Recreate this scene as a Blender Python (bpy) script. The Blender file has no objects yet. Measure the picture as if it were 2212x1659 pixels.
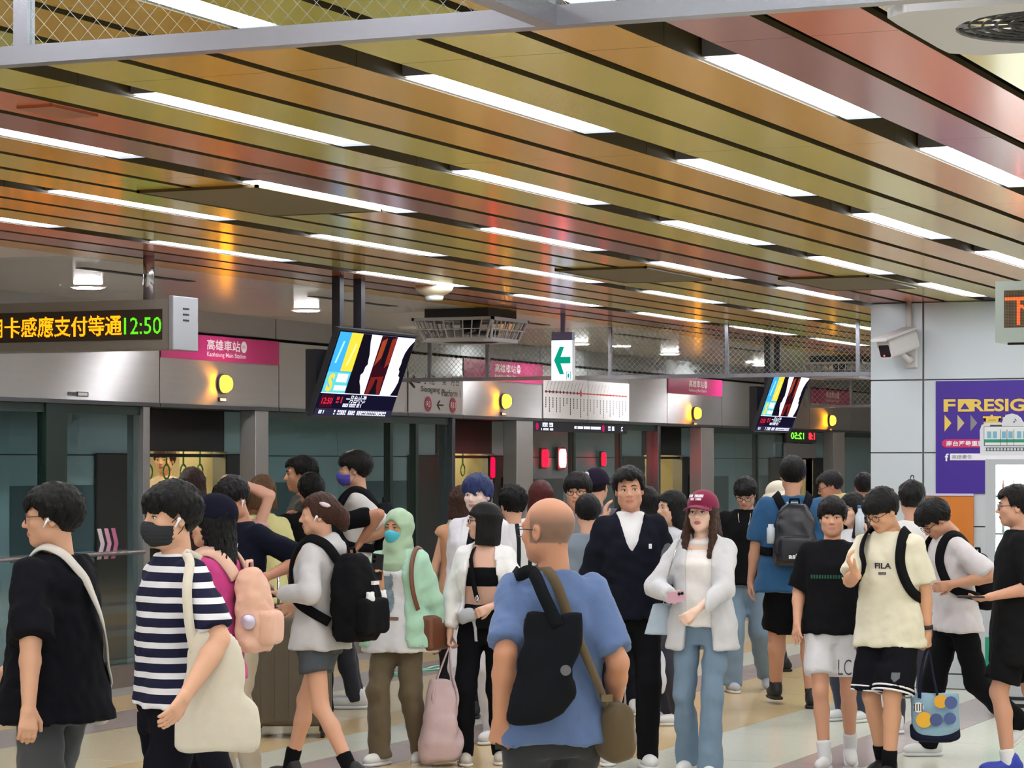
import bpy, bmesh, math, random
import numpy as np
from mathutils import Matrix, Vector
from mathutils.bvhtree import BVHTree

random.seed(7)
SC = bpy.context.scene
COL = SC.collection
# ------------------------------------------------------------------ camera, world, exposure
FPX = 5700.0
YAW = math.radians(23.6)
CAMZ = 1.78
HOR = 1000.0
cam_data = bpy.data.cameras.new('camera')
cam_data.sensor_width = 36.0
cam_data.lens = FPX / 2212 * 36.0
cam_data.shift_y = (HOR - 829.5) / 2212
cam_data.clip_start = 0.1
cam_data.clip_end = 200
cam = bpy.data.objects.new('camera', cam_data)
cam.location = (0, 0, CAMZ)
cam.rotation_euler = (math.pi / 2, 0, -(math.pi / 2 - YAW))
COL.objects.link(cam)
SC.camera = cam

world = bpy.data.worlds.new('world')
SC.world = world
world.use_nodes = True
world.node_tree.nodes['Background'].inputs[0].default_value = (0.55, 0.56, 0.58, 1)
world.node_tree.nodes['Background'].inputs[1].default_value = 0.45
SC.view_settings.view_transform = 'Standard'
SC.view_settings.look = 'None'
SC.view_settings.gamma = 1
SC.view_settings.use_curve_mapping = False
SC.view_settings.exposure = 0.58
try:
    SC.cycles.max_bounces = 5
    SC.cycles.diffuse_bounces = 2
    SC.cycles.glossy_bounces = 3
    SC.cycles.transmission_bounces = 4
    SC.cycles.transparent_max_bounces = 10
    SC.cycles.sample_clamp_indirect = 6
    SC.cycles.use_denoising = True
    SC.cycles.use_adaptive_sampling = True
    SC.cycles.adaptive_threshold = 0.08
    SC.cycles.adaptive_min_samples = 16
    SC.cycles.use_light_tree = False
except Exception:
    pass
LAMP = 15.0

# ------------------------------------------------------------------ geometry of the view
CA, SA = math.cos(YAW), math.sin(YAW)
FW = Vector((CA, SA, 0))
RT = Vector((SA, -CA, 0))
def at(px, py, d):
    """world point seen at a picture position, d metres along the optical axis"""
    l = (px - 1106) / FPX * d
    p = FW * d + RT * l
    p.z = CAMZ + (HOR - py) / FPX * d
    return p
def ang(px):
    return YAW - math.atan((px - 1106) / FPX)
def onY(px, Y):
    """X of the vertical plane Y=const under a picture column"""
    return Y / math.tan(ang(px))
def onX(px, X):
    return X * math.tan(ang(px))

# ------------------------------------------------------------------ materials
MATS = {}
def lin(c):
    return tuple(((v / 255) / 12.92 if v / 255 <= 0.04045 else ((v / 255 + 0.055) / 1.055) ** 2.4) for v in c)
def mat(name, col, rough=0.6, metal=0.0, emit=0.0, noise=0.0, nscale=8.0, bump=0.0, bscale=30.0, spec=0.5, coat=0.0, stretch=None, sheen=0.0):
    """principled material; col in sRGB 0-255"""
    if name in MATS:
        return MATS[name]
    m = bpy.data.materials.new(name)
    m.use_nodes = True
    nt = m.node_tree
    b = nt.nodes['Principled BSDF']
    c = lin(col) + (1,)
    b.inputs['Base Color'].default_value = c
    b.inputs['Roughness'].default_value = rough
    b.inputs['Metallic'].default_value = metal
    b.inputs['Specular IOR Level'].default_value = spec
    if coat:
        b.inputs['Coat Weight'].default_value = coat
        b.inputs['Coat Roughness'].default_value = 0.12
    if sheen:
        b.inputs['Sheen Weight'].default_value = sheen
    if emit:
        b.inputs['Emission Color'].default_value = c
        b.inputs['Emission Strength'].default_value = emit
    if noise or bump:
        tc = nt.nodes.new('ShaderNodeTexCoord')
        mp = nt.nodes.new('ShaderNodeMapping')
        nt.links.new(tc.outputs['Object'], mp.inputs['Vector'])
        if stretch:
            mp.inputs['Scale'].default_value = stretch
        if noise:
            nz = nt.nodes.new('ShaderNodeTexNoise')
            nz.inputs['Scale'].default_value = nscale
            nz.inputs['Detail'].default_value = 4
            nt.links.new(mp.outputs[0], nz.inputs['Vector'])
            mx = nt.nodes.new('ShaderNodeMix')
            mx.data_type = 'RGBA'
            lo = tuple(max(0, v * (1 - noise)) for v in c[:3]) + (1,)
            hi = tuple(min(1, v * (1 + noise)) for v in c[:3]) + (1,)
            mx.inputs[6].default_value = lo
            mx.inputs[7].default_value = hi
            nt.links.new(nz.outputs[0], mx.inputs[0])
            nt.links.new(mx.outputs[2], b.inputs['Base Color'])
        if bump:
            nz = nt.nodes.new('ShaderNodeTexNoise')
            nz.inputs['Scale'].default_value = bscale
            nz.inputs['Detail'].default_value = 3
            nt.links.new(mp.outputs[0], nz.inputs['Vector'])
            bp = nt.nodes.new('ShaderNodeBump')
            bp.inputs['Strength'].default_value = bump
            bp.inputs['Distance'].default_value = 0.02
            nt.links.new(nz.outputs[0], bp.inputs['Height'])
            nt.links.new(bp.outputs[0], b.inputs['Normal'])
    MATS[name] = m
    return m
def emis(name, col, strength, lamp=False):
    if name in MATS:
        return MATS[name]
    m = bpy.data.materials.new(name)
    m.use_nodes = True
    nt = m.node_tree
    nt.nodes.remove(nt.nodes['Principled BSDF'])
    e = nt.nodes.new('ShaderNodeEmission')
    e.inputs[0].default_value = lin(col) + (1,)
    e.inputs[1].default_value = strength
    nt.links.new(e.outputs[0], nt.nodes['Material Output'].inputs[0])
    if not lamp:
        m.cycles.emission_sampling = 'NONE'
    MATS[name] = m
    return m
def glass(name, tint, base=0.06, rough=0.02):
    """sheet glass: tinted see-through mixed with a mirror reflection that grows at grazing angles"""
    if name in MATS:
        return MATS[name]
    m = bpy.data.materials.new(name)
    m.use_nodes = True
    nt = m.node_tree
    nt.nodes.remove(nt.nodes['Principled BSDF'])
    t = nt.nodes.new('ShaderNodeBsdfTransparent')
    t.inputs[0].default_value = tuple(tint) + (1,)
    g = nt.nodes.new('ShaderNodeBsdfGlossy')
    g.inputs['Roughness'].default_value = rough
    g.inputs[0].default_value = (0.9, 0.95, 0.93, 1)
    fr = nt.nodes.new('ShaderNodeFresnel')
    fr.inputs[0].default_value = 1.5
    ad = nt.nodes.new('ShaderNodeMath')
    ad.operation = 'ADD'
    ad.inputs[1].default_value = base
    ad.use_clamp = True
    nt.links.new(fr.outputs[0], ad.inputs[0])
    ge = nt.nodes.new('ShaderNodeNewGeometry')
    iv = nt.nodes.new('ShaderNodeMath'); iv.operation = 'SUBTRACT'; iv.inputs[0].default_value = 1.0
    nt.links.new(ge.outputs['Backfacing'], iv.inputs[1])
    ml = nt.nodes.new('ShaderNodeMath'); ml.operation = 'MULTIPLY'
    nt.links.new(ad.outputs[0], ml.inputs[0]); nt.links.new(iv.outputs[0], ml.inputs[1])
    mx = nt.nodes.new('ShaderNodeMixShader')
    nt.links.new(ml.outputs[0], mx.inputs[0])
    nt.links.new(t.outputs[0], mx.inputs[1])
    nt.links.new(g.outputs[0], mx.inputs[2])
    nt.links.new(mx.outputs[0], nt.nodes['Material Output'].inputs[0])
    MATS[name] = m
    return m

# ------------------------------------------------------------------ object helpers
def link(o, parent=None):
    COL.objects.link(o)
    if parent is not None:
        o.parent = parent
    return o
def mesh_obj(name, verts, faces, m=None, parent=None, smooth=False):
    me = bpy.data.meshes.new(name)
    me.from_pydata([tuple(v) for v in verts], [], faces)
    if smooth:
        me.polygons.foreach_set('use_smooth', [True] * len(me.polygons))
    o = bpy.data.objects.new(name, me)
    if m is not None:
        me.materials.append(m)
    return link(o, parent)
def tag(o, label, cat, group=None, kind=None):
    o['label'] = label
    if cat:
        o['category'] = cat
    if group:
        o['group'] = group
    if kind:
        o['kind'] = kind
    return o
def empty(name, loc=(0, 0, 0), rz=0.0):
    o = bpy.data.objects.new(name, None)
    o.location = loc
    o.rotation_euler = (0, 0, rz)
    COL.objects.link(o)
    return o
BF = [(0, 3, 2, 1), (4, 5, 6, 7), (0, 1, 5, 4), (1, 2, 6, 5), (2, 3, 7, 6), (3, 0, 4, 7)]
def bverts(x0, x1, y0, y1, z0, z1):
    return [(x0, y0, z0), (x1, y0, z0), (x1, y1, z0), (x0, y1, z0), (x0, y0, z1), (x1, y0, z1), (x1, y1, z1), (x0, y1, z1)]
class MB:
    """collects simple solids into one mesh"""
    def __init__(s):
        s.v = []; s.f = []; s.mi = []
    def raw(s, v, f, mi=0):
        n = len(s.v)
        s.v += [tuple(p) for p in v]
        s.f += [tuple(i + n for i in q) for q in f]
        s.mi += [mi] * len(f)
        return s
    def box(s, x0, x1, y0, y1, z0, z1, mi=0, M=None):
        v = bverts(x0, x1, y0, y1, z0, z1)
        if M is not None:
            v = [M @ Vector(p) for p in v]
        return s.raw(v, BF, mi)
    def tube(s, pts, r, n=8, mi=0, caps=True, r2=None):
        """round bar along points; r may be a list"""
        pts = [Vector(p) for p in pts]
        rs = r if isinstance(r, (list, tuple)) else [r] * len(pts)
        base = len(s.v)
        up = Vector((0, 0, 1))
        for i, p in enumerate(pts):
            t = (pts[min(i + 1, len(pts) - 1)] - pts[max(i - 1, 0)]).normalized()
            u = t.cross(up)
            if u.length < 1e-3:
                u = t.cross(Vector((1, 0, 0)))
            u.normalize()
            w = u.cross(t)
            for k in range(n):
                q = 2 * math.pi * k / n
                s.v.append(tuple(p + (u * math.cos(q) + w * math.sin(q)) * rs[i]))
        for i in range(len(pts) - 1):
            for k in range(n):
                a = base + i * n + k; b = base + i * n + (k + 1) % n
                s.f.append((a, b, b + n, a + n)); s.mi.append(mi)
        if caps:
            s.f.append(tuple(base + k for k in range(n))[::-1]); s.mi.append(mi)
            s.f.append(tuple(base + (len(pts) - 1) * n + k for k in range(n))); s.mi.append(mi)
        return s
    def ribbon(s, pts, nrm, w, t, mi=0):
        """flat strap: points with outward normals"""
        pts = [Vector(p) for p in pts]
        base = len(s.v); n = len(pts)
        for i, p in enumerate(pts):
            d = (pts[min(i + 1, n - 1)] - pts[max(i - 1, 0)]).normalized()
            nn = Vector(nrm[i]).normalized()
            sd = d.cross(nn).normalized() * (w / 2)
            nn = sd.cross(d).normalized() * (t / 2)
            for q in (sd + nn, -sd + nn, -sd - nn, sd - nn):
                s.v.append(tuple(p + q))
        for i in range(n - 1):
            for k in range(4):
                a = base + i * 4 + k; b = base + i * 4 + (k + 1) % 4
                s.f.append((a, b, b + 4, a + 4)); s.mi.append(mi)
        s.f.append((base + 3, base + 2, base + 1, base)); s.mi.append(mi)
        e = base + (n - 1) * 4
        s.f.append((e, e + 1, e + 2, e + 3)); s.mi.append(mi)
        return s
    def prism(s, outline, t, M, mi=0):
        """flat outline in the XY plane of M, thickness t along +Z"""
        n = len(outline)
        b = [M @ Vector((x, y, 0)) for x, y in outline]
        f = [M @ Vector((x, y, t)) for x, y in outline]
        fc = [tuple(range(n))[::-1], tuple(range(n, 2 * n))]
        fc += [(i, (i + 1) % n, (i + 1) % n + n, i + n) for i in range(n)]
        return s.raw(b + f, fc, mi)
    def build(s, name, mats, parent=None, smooth=False):
        me = bpy.data.meshes.new(name)
        me.from_pydata(s.v, [], s.f)
        if not isinstance(mats, (list, tuple)):
            mats = [mats]
        for m in mats:
            me.materials.append(m)
        if len(mats) > 1:
            me.polygons.foreach_set('material_index', s.mi)
        if smooth:
            me.polygons.foreach_set('use_smooth', [True] * len(me.polygons))
        bm = bmesh.new(); bm.from_mesh(me)
        bmesh.ops.recalc_face_normals(bm, faces=bm.faces)
        bm.to_mesh(me); bm.free()
        return link(bpy.data.objects.new(name, me), parent)
def box(name, x0, x1, y0, y1, z0, z1, m, parent=None, bev=0.0, seg=2):
    o = MB().box(x0, x1, y0, y1, z0, z1).build(name, m, parent)
    if bev:
        bm = bmesh.new(); bm.from_mesh(o.data)
        bmesh.ops.bevel(bm, geom=list(bm.edges), offset=bev, segments=seg, affect='EDGES', profile=0.5)
        bm.to_mesh(o.data); bm.free()
    return o
def circle(r, n=24, rx=None):
    return [((rx or r) * math.cos(2 * math.pi * k / n), r * math.sin(2 * math.pi * k / n)) for k in range(n)]
def frame(o, right, up):
    r = Vector(right).normalized(); u = Vector(up).normalized(); n = r.cross(u)
    M = Matrix.Identity(4)
    for i in range(3):
        M[i][0] = r[i]; M[i][1] = u[i]; M[i][2] = n[i]; M[i][3] = o[i]
    return M
WALLF = lambda x, y, z: frame((x, y, z), (1, 0, 0), (0, 0, 1))      # faces the platform (-Y)
FACEX = lambda x, y, z: frame((x, y, z), (0, -1, 0), (0, 0, 1))     # faces along the platform (-X)
_TX = {}
def text_data(body, bold=0.0):
    key = (body, bold)
    if key not in _TX:
        cu = bpy.data.curves.new('t', 'FONT')
        cu.body = body
        cu.offset = bold
        cu.resolution_u = 3
        ob = bpy.data.objects.new('t', cu)
        COL.objects.link(ob)
        dg = bpy.context.evaluated_depsgraph_get()
        me = bpy.data.meshes.new_from_object(ob.evaluated_get(dg))
        v = np.empty(len(me.vertices) * 3); me.vertices.foreach_get('co', v); v = v.reshape(-1, 3)
        f = [tuple(p.vertices) for p in me.polygons]
        bpy.data.objects.remove(ob); bpy.data.meshes.remove(me); bpy.data.curves.remove(cu)
        lo = v.min(0); hi = v.max(0)
        _TX[key] = (v, f, lo, hi)
    return _TX[key]
def text_mb(mb, body, M, h, w=None, align='C', bold=0.0, mi=0):
    """lettering of cap height h (and width w when given), centred or left-aligned at M's origin"""
    v, f, lo, hi = text_data(body, bold)
    sy = h / (hi[1] - lo[1])
    sx = w / (hi[0] - lo[0]) if w else sy
    ox = (lo[0] + hi[0]) / 2 if align == 'C' else lo[0]
    oy = (lo[1] + hi[1]) / 2
    mb.raw([M @ Vector(((p[0] - ox) * sx, (p[1] - oy) * sy, 0)) for p in v], f, mi)
    return mb
def led_dots(body, nrow, ncol=None, bold=0.0):
    """lit positions of a dot-matrix display showing the text, as (col, row)"""
    v, f, lo, hi = text_data(body, bold)
    s = (hi[1] - lo[1]) / nrow
    w = int(round((hi[0] - lo[0]) / s)) if ncol is None else ncol
    sx = (hi[0] - lo[0]) / w
    out = set()
    gx = lo[0] + (np.arange(w) + 0.5) * sx
    gy = lo[1] + (np.arange(nrow) + 0.5) * s
    for t in f:
        p = v[list(t)][:, :2]
        for k in range(1, len(t) - 1):
            a, b, c = p[0], p[k], p[k + 1]
            x0, x1 = min(a[0], b[0], c[0]), max(a[0], b[0], c[0]); y0, y1 = min(a[1], b[1], c[1]), max(a[1], b[1], c[1])
            ii = np.nonzero((gx >= x0 - sx) & (gx <= x1 + sx))[0]; jj = np.nonzero((gy >= y0 - s) & (gy <= y1 + s))[0]
            den = (b[1] - c[1]) * (a[0] - c[0]) + (c[0] - b[0]) * (a[1] - c[1])
            if abs(den) < 1e-12:
                continue
            for i in ii:
                for j in jj:
                    l1 = ((b[1] - c[1]) * (gx[i] - c[0]) + (c[0] - b[0]) * (gy[j] - c[1])) / den
                    l2 = ((c[1] - a[1]) * (gx[i] - c[0]) + (a[0] - c[0]) * (gy[j] - c[1])) / den
                    if l1 >= -0.02 and l2 >= -0.02 and l1 + l2 <= 1.02:
                        out.add((int(i), int(j)))
    return out, w
def glyph_bars(mb, M, w, h, n, seed=0, mi=0):
    """a line of lettering too small to read: short strokes"""
    rg = random.Random(seed); x = -w / 2; st = w / n
    for i in range(n):
        if rg.random() < 0.14: continue
        a, b = x + i * st, x + (i + 0.72) * st
        for lo, hi in (((-.5, -.2), (0.0, .5)) if rg.random() < .5 else ((-.5, .5),)):
            mb.raw([M @ Vector(q) for q in ((a, lo * h, 0), (b, lo * h, 0), (b, hi * h, 0), (a, hi * h, 0))], [(0, 1, 2, 3)], mi)
    return mb
ORD = ['first', 'second', 'third', 'fourth', 'fifth', 'sixth', 'seventh', 'eighth', 'ninth', 'tenth', 'eleventh', 'twelfth', 'thirteenth', 'fourteenth', 'fifteenth', 'sixteenth', 'seventeenth', 'eighteenth', 'nineteenth', 'twentieth']

# ------------------------------------------------------------------ the room shell
ZC = 3.05            # underside of the ceiling panels
YW = 11.2            # platform screen wall
M_OLIVE = mat('olive_panel', (220, 200, 80), 0.25, 0.35, noise=0.05, nscale=2.0, coat=0.35)
M_GOLD = mat('gold_panel', (236, 176, 46), 0.25, 0.35, noise=0.05, nscale=2.0, coat=0.35)
M_SALMON = mat('salmon_panel', (228, 122, 74), 0.25, 0.35, noise=0.05, nscale=2.0, coat=0.35)
M_MAUVE = mat('mauve_panel', (176, 114, 108), 0.25, 0.35, noise=0.05, nscale=2.0, coat=0.35)
M_EDGE = mat('edge_shade_bronze', (78, 64, 34), 0.5, 0.2)
M_VOID = mat('ceiling_void', (12, 9, 8), 0.95)
M_CAP = mat('channel_grey', (96, 92, 92), 0.6)
M_STEEL = mat('brushed_steel', (168, 168, 172), 0.27, 0.9, noise=0.06, nscale=3, stretch=(1, 1, 14))
M_STEELD = mat('brushed_steel_dark', (112, 112, 116), 0.3, 0.9, noise=0.06, nscale=3, stretch=(1, 1, 14))
M_CHROME = mat('polished_steel', (190, 190, 195), 0.16, 1.0)
M_SOFFIT = mat('soffit_enamel', (226, 218, 212), 0.2, 0.15, noise=0.03, nscale=1.5)
M_BLACK = mat('matt_black', (16, 16, 18), 0.55)
M_WHITE = mat('white_enamel', (226, 226, 224), 0.3)
M_TUBE = emis('lamp_diffuser', (240, 246, 255), LAMP, True)
M_DISC = emis('downlight_diffuser', (255, 252, 250), LAMP * 9, True)

# floor: terrazzo tiles laid in coloured bands that run along the platform
FCOL = {
    'grey': mat('floor_grey', (186, 184, 178), 0.18, noise=0.10, nscale=30),
    'orange': mat('floor_orange', (226, 196, 146), 0.18, noise=0.10, nscale=30),
    'mauve': mat('floor_mauve', (186, 168, 164), 0.18, noise=0.10, nscale=30),
    'tan': mat('floor_tan', (224, 208, 174), 0.18, noise=0.10, nscale=30),
    'cream': mat('floor_cream', (222, 222, 204), 0.18, noise=0.10, nscale=30),
}
floor = box('floor', -12, 46, -8, YW + 0.3, -0.2, -0.006, mat('floor_joint', (150, 138, 118), 0.5))
tag(floor, 'cream floor with orange and mauve bands running along the platform', None, kind='structure')
BANDS = [(11.2, 10.8, 'grey'), (10.8, 10.15, 'orange'), (10.15, 9.5, 'mauve'), (9.5, 8.35, 'tan'), (8.35, 7.9, 'orange'), (7.9, 7.4, 'cream'),
         (7.4, 6.9, 'mauve'), (6.9, 5.7, 'orange'), (5.7, 4.77, 'cream'), (4.77, 4.3, 'mauve'), (4.3, 3.2, 'cream'), (3.2, 2.4, 'orange'), (2.4, 1.2, 'cream')]
for (y1, y0, c) in BANDS:
    L = 1.5
    src = None
    for k in range(15):
        x0 = 9.0 + k * L
        if src is None:
            src = MB().box(0.003, L - 0.003, 0.003, y1 - y0 - 0.003, -0.02, 0).build('floor_tile', FCOL[c], floor)
            o = src
        else:
            o = src.copy(); link(o, floor)
        o.location = (x0, y0, 0)
    box('floor_tile', -12, 9.0 - 0.003, y0, y1, -0.02, 0, FCOL[c], floor)
    box('floor_tile', 31.5 + 0.003, 46, y0, y1, -0.02, 0, FCOL[c], floor)
box('floor_tile', -12, 46, -8, 1.2, -0.02, 0, FCOL['cream'], floor)

# ceiling: hanging metal panels, three between each pair of lamp channels
ceiling = box('ceiling', -12, 46, -8, YW + 1.2, 3.34, 3.5, M_VOID)
tag(ceiling, 'dark ceiling void above coloured metal panels', None, kind='structure')
ROW0 = 2.715; PITCH = 1.05; XJ = 7.55; XP = 2.63
PAT = [(M_OLIVE, M_SALMON, M_MAUVE), (M_GOLD, M_OLIVE, M_OLIVE), (M_GOLD, M_GOLD, M_OLIVE)]
def row_mats(k):
    if k == 5:
        return (M_SALMON, M_MAUVE, M_GOLD)
    return PAT[(k + 1) % 3]
def panel_mesh(L, w, m, j):
    # folded metal tray: a flat face, turned up at the lamp channel
    n = 0.012
    prof = {0: [(0, 0), (w, 0), (w, 0.02), (n, 0.02), (n, 0.10), (0, 0.10)], 1: [(0, 0), (w, 0), (w, 0.02), (0, 0.02)], 2: [(0, 0), (w, 0), (w, 0.10), (w - n, 0.10), (w - n, 0.02), (0, 0.02)]}[j]
    mb = MB().prism(prof, L - 0.004, frame((0.002, 0, 0), (0, 1, 0), (0, 0, 1)))
    # side faces coloured dark bronze for shade in the gaps; face keeps its lacquer
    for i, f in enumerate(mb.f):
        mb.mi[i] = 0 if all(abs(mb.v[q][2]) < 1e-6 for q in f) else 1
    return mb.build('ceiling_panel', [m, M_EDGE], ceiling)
for k in range(-3, 6):
    yc = ROW0 + k * PITCH
    n1 = 13 if k >= 3 else 6
    for j, (o0, w) in enumerate(((0.078, 0.264), (0.393, 0.272), (0.716, 0.256))):
        m = row_mats(k)[j]
        src = None
        if k >= -2:
            for i in range(-2, n1):
                if src is None:
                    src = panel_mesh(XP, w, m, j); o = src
                else:
                    o = src.copy(); link(o, ceiling)
                o.location = (XJ + i * XP, yc + o0, ZC)
            L = XJ - 2 * XP + 12
        else:
            L = 46
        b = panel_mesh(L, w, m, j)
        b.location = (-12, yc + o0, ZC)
box('ceiling_panel', -12, 46, -8, ROW0 - 3 * PITCH - 0.08, ZC + 0.12, ZC + 0.16, M_OLIVE, ceiling)
# near rows go on as plain lengths behind the pillar
for k in range(-2, 3):
    for j, (o0, w) in enumerate(((0.078, 0.264), (0.393, 0.272), (0.716, 0.256))):
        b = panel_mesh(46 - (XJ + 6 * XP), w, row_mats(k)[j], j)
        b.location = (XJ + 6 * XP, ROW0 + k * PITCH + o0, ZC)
# strip lamps and the grey caps between them
lamp_src = None; cap_src = None
ROWN = {-3: 'side', -2: 'overhead', -1: 'nearest', 0: 'front', 1: 'second', 2: 'third', 3: 'fourth', 4: 'fifth', 5: 'rearmost'}
def strip_lamp(x, y, label):
    global lamp_src
    if lamp_src is None:
        r = empty('strip_light')
        MB().box(0, 1.60, -0.07, 0.07, 0.012, 0.09).build('housing', M_CAP, r)
        mesh_obj('diffuser', [(0.015, -0.066, 0.006), (0.015, 0.066, 0.006), (1.52, 0.066, 0.006), (1.52, -0.066, 0.006)], [(0, 1, 2, 3)], M_TUBE, r)
        MB().box(1.522, 1.60, -0.066, 0.066, 0.004, 0.012).build('end_reflector', mat('reflector_glow', (200, 212, 232), 0.3, 0.2, emit=0.6), r)  # end piece given a faint glow of its own in place of reflected light
        lamp_src = r
        root = r
    else:
        root = lamp_src.copy(); link(root)
        for ch in lamp_src.children:
            c = ch.copy(); link(c, root)
    root.location = (x, y, ZC)
    tag(root, label, 'ceiling light', 'strip lights in the ceiling channels')
for k in range(-9, 6):
    yc = ROW0 + k * PITCH
    if k < -3:      # rows behind the viewer's side of the platform
        for i in range(-6, 8, 2):
            strip_lamp(XJ + 0.32 + i * XP, yc - 0.12, 'white strip light, %s along the %s outer lamp row' % (ORD[(i + 6) // 2], ORD[-4 - k]))
        continue
    i0, i1 = -6, (13 if k >= 2 else 8)
    for i in range(i0, i1):
        x = XJ + 0.32 + i * XP
        strip_lamp(x, yc, 'white strip light, %s along the %s lamp row' % (ORD[i - i0], ROWN[k]))
        if k >= -1 and i >= -2:
            if cap_src is None:
                cap_src = MB().box(0, 0.78, -0.075, 0.075, 0.085, 0.1).build('channel_cap', M_CAP, ceiling); o = cap_src
            else:
                o = cap_src.copy(); link(o, ceiling)
            o.location = (x + 1.62, yc, ZC)
# soffit over the screen doors
YS = ROW0 + 5 * PITCH + 0.985
for i in range(-8, 14):
    x0 = 16.9 + 3.2 * (i - 0) - 0.0
    if x0 < -12 or x0 > 44: continue
    box('soffit_panel', x0 + 0.004, x0 + 3.196, YS, YW + 0.35, ZC + 0.0, ZC + 0.04, M_SOFFIT, ceiling)
    # slot grille next to the panels
    if i >= -1 and i < 8:
        box('slot_grille', x0 + 0.9, x0 + 2.3, YS + 0.45, YS + 0.53, ZC - 0.004, ZC + 0.002, M_BLACK, ceiling)
# square service hatches let into the panels
for (px, py) in ((570, 432), (1372, 592), (1835, 610)):
    d = (ZC - CAMZ) * FPX / (HOR - py)
    p = at(px, py, d)
    h = box('ceiling_hatch', p.x - 0.62, p.x + 0.62, p.y - 0.3, p.y + 0.3, ZC - 0.012, ZC - 0.002, mat('hatch_olive', (104, 92, 62), 0.6, 0.2), ceiling)
    MB().box(p.x - 0.64, p.x + 0.64, p.y - 0.32, p.y - 0.305, ZC - 0.014, ZC).box(p.x - 0.64, p.x + 0.64, p.y + 0.305, p.y + 0.32, ZC - 0.014, ZC).box(p.x - 0.64, p.x - 0.625, p.y - 0.32, p.y + 0.32, ZC - 0.014, ZC).box(p.x + 0.625, p.x + 0.64, p.y - 0.32, p.y + 0.32, ZC - 0.014, ZC).build('hatch_frame', M_EDGE, h)
p = at(125, 238, (ZC - CAMZ) * FPX / (HOR - 238))
h = box('ceiling_vent', p.x - 0.15, p.x + 0.15, p.y - 0.075, p.y + 0.075, ZC - 0.01, ZC, mat('vent_salmon', (150, 92, 66), 0.5, 0.3), ceiling)

# walls that close the room
tag(box('wall_end', 44.5, 44.8, -8, YW + 2.4, -0.2, 3.5, mat('end_wall', (176, 176, 172), 0.5)), 'pale wall at the far end of the platform', None, kind='structure')
tag(box('wall_rear', -12, 46, -8.3, -8, -0.2, 3.5, mat('rear_wall', (190, 188, 182), 0.4)), 'pale tiled wall opposite the screen doors', None, kind='structure')
tag(box('wall_near', -12.3, -12, -8, YW + 2.4, -0.2, 3.5, mat('rear_wall', (190, 188, 182), 0.4)), 'pale wall at the near end of the platform', None, kind='structure')
# ------------------------------------------------------------------ platform screen wall
def aniso(m, a=0.75, rot=0.0):
    b = m.node_tree.nodes['Principled BSDF']
    b.inputs['Anisotropic'].default_value = a
    b.inputs['Anisotropic Rotation'].default_value = rot
    t = m.node_tree.nodes.new('ShaderNodeTangent')
    t.direction_type = 'RADIAL'; t.axis = 'Z'
    m.node_tree.links.new(t.outputs[0], b.inputs['Tangent'])
    return m
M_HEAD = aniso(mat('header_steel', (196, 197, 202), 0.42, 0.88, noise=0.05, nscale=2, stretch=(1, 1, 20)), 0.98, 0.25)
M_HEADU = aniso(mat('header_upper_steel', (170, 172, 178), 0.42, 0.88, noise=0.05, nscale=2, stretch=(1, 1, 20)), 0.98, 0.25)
M_PSD = glass('screen_glass', (0.84, 0.92, 0.92), 0.09)
M_MULL = mat('mullion_green', (20, 44, 38), 0.35)
wall_back = empty('wall_back')
tag(wall_back, 'platform screen wall of glass and brushed steel below a steel header', None, kind='structure')
JO = [-700, -60, 340, 598, 722, 876, 996, 1168, 1265, 1355, 1438, 1556, 1640, 1746, 1834, 1930, 2010]
ZH0, ZH1, ZH2 = 2.265, 2.842, 2.872
for a, b in zip(JO[:-1], JO[1:]):
    xa, xb = onY(a, YW), onY(b, YW)
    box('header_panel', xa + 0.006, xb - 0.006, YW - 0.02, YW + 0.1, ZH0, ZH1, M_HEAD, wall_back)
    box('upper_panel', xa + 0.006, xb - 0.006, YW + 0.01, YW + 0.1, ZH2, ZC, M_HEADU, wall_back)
    box('header_lip', xa + 0.006, xb - 0.006, YW - 0.03, YW + 0.12, ZH0 - 0.03, ZH0, M_STEELD, wall_back)
box('header_core', -12, 46, YW + 0.1, YW + 0.35, ZH0 - 0.03, 3.4, M_BLACK, wall_back)
M_POST = mat('post_steel', (186, 184, 184), 0.25, 0.6, noise=0.05, nscale=2, stretch=(14, 14, 1))
# openings and glazing, by picture column
OPEN = [(320, 548), (980, 1113), (1424, 1512), (1728, 1798)]
POSTS = [(306, 320), (548, 576), (974, 980), (1113, 1148), (1419, 1424), (1512, 1539), (1723, 1728), (1798, 1822)]
for a, b in POSTS:
    box('door_post', onY(a, YW), onY(b, YW), YW - 0.02, YW + 0.14, 0, ZH0 - 0.03, M_POST if b - a > 10 else M_STEELD, wall_back, 0.006, 1)
GL = [(-700, 100, ()), (145, 306, ()), (576, 974, (850, 905)), (1148, 1419, (1245, 1345)), (1539, 1723, (1640,)), (1822, 2010, (1905,))]
box('mullion', onY(100, YW), onY(145, YW), YW + 0.0, YW + 0.08, 0.16, ZH0 - 0.03, M_MULL, wall_back)
for a, b, mul in GL:
    cuts = [a] + list(mul) + [b]
    for c, e in zip(cuts[:-1], cuts[1:]):
        xa, xb = onY(c, YW), onY(e, YW)
        box('glass_pane', xa + 0.01, xb - 0.01, YW + 0.03, YW + 0.042, 0.17, ZH0 - 0.03, M_PSD, wall_back)
        box('kick_plate', xa, xb, YW - 0.01, YW + 0.1, 0.0, 0.17, mat('kick_steel', (140, 128, 120), 0.4, 0.5), wall_back)
        box('top_rail', xa, xb, YW + 0.012, YW + 0.06, ZH0 - 0.10, ZH0 - 0.03, M_MULL, wall_back)
    for c in mul:
        box('mullion', onY(c, YW) - 0.03, onY(c, YW) + 0.03, YW + 0.02, YW + 0.09, 0.16, ZH0 - 0.03, M_MULL, wall_back)
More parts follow.
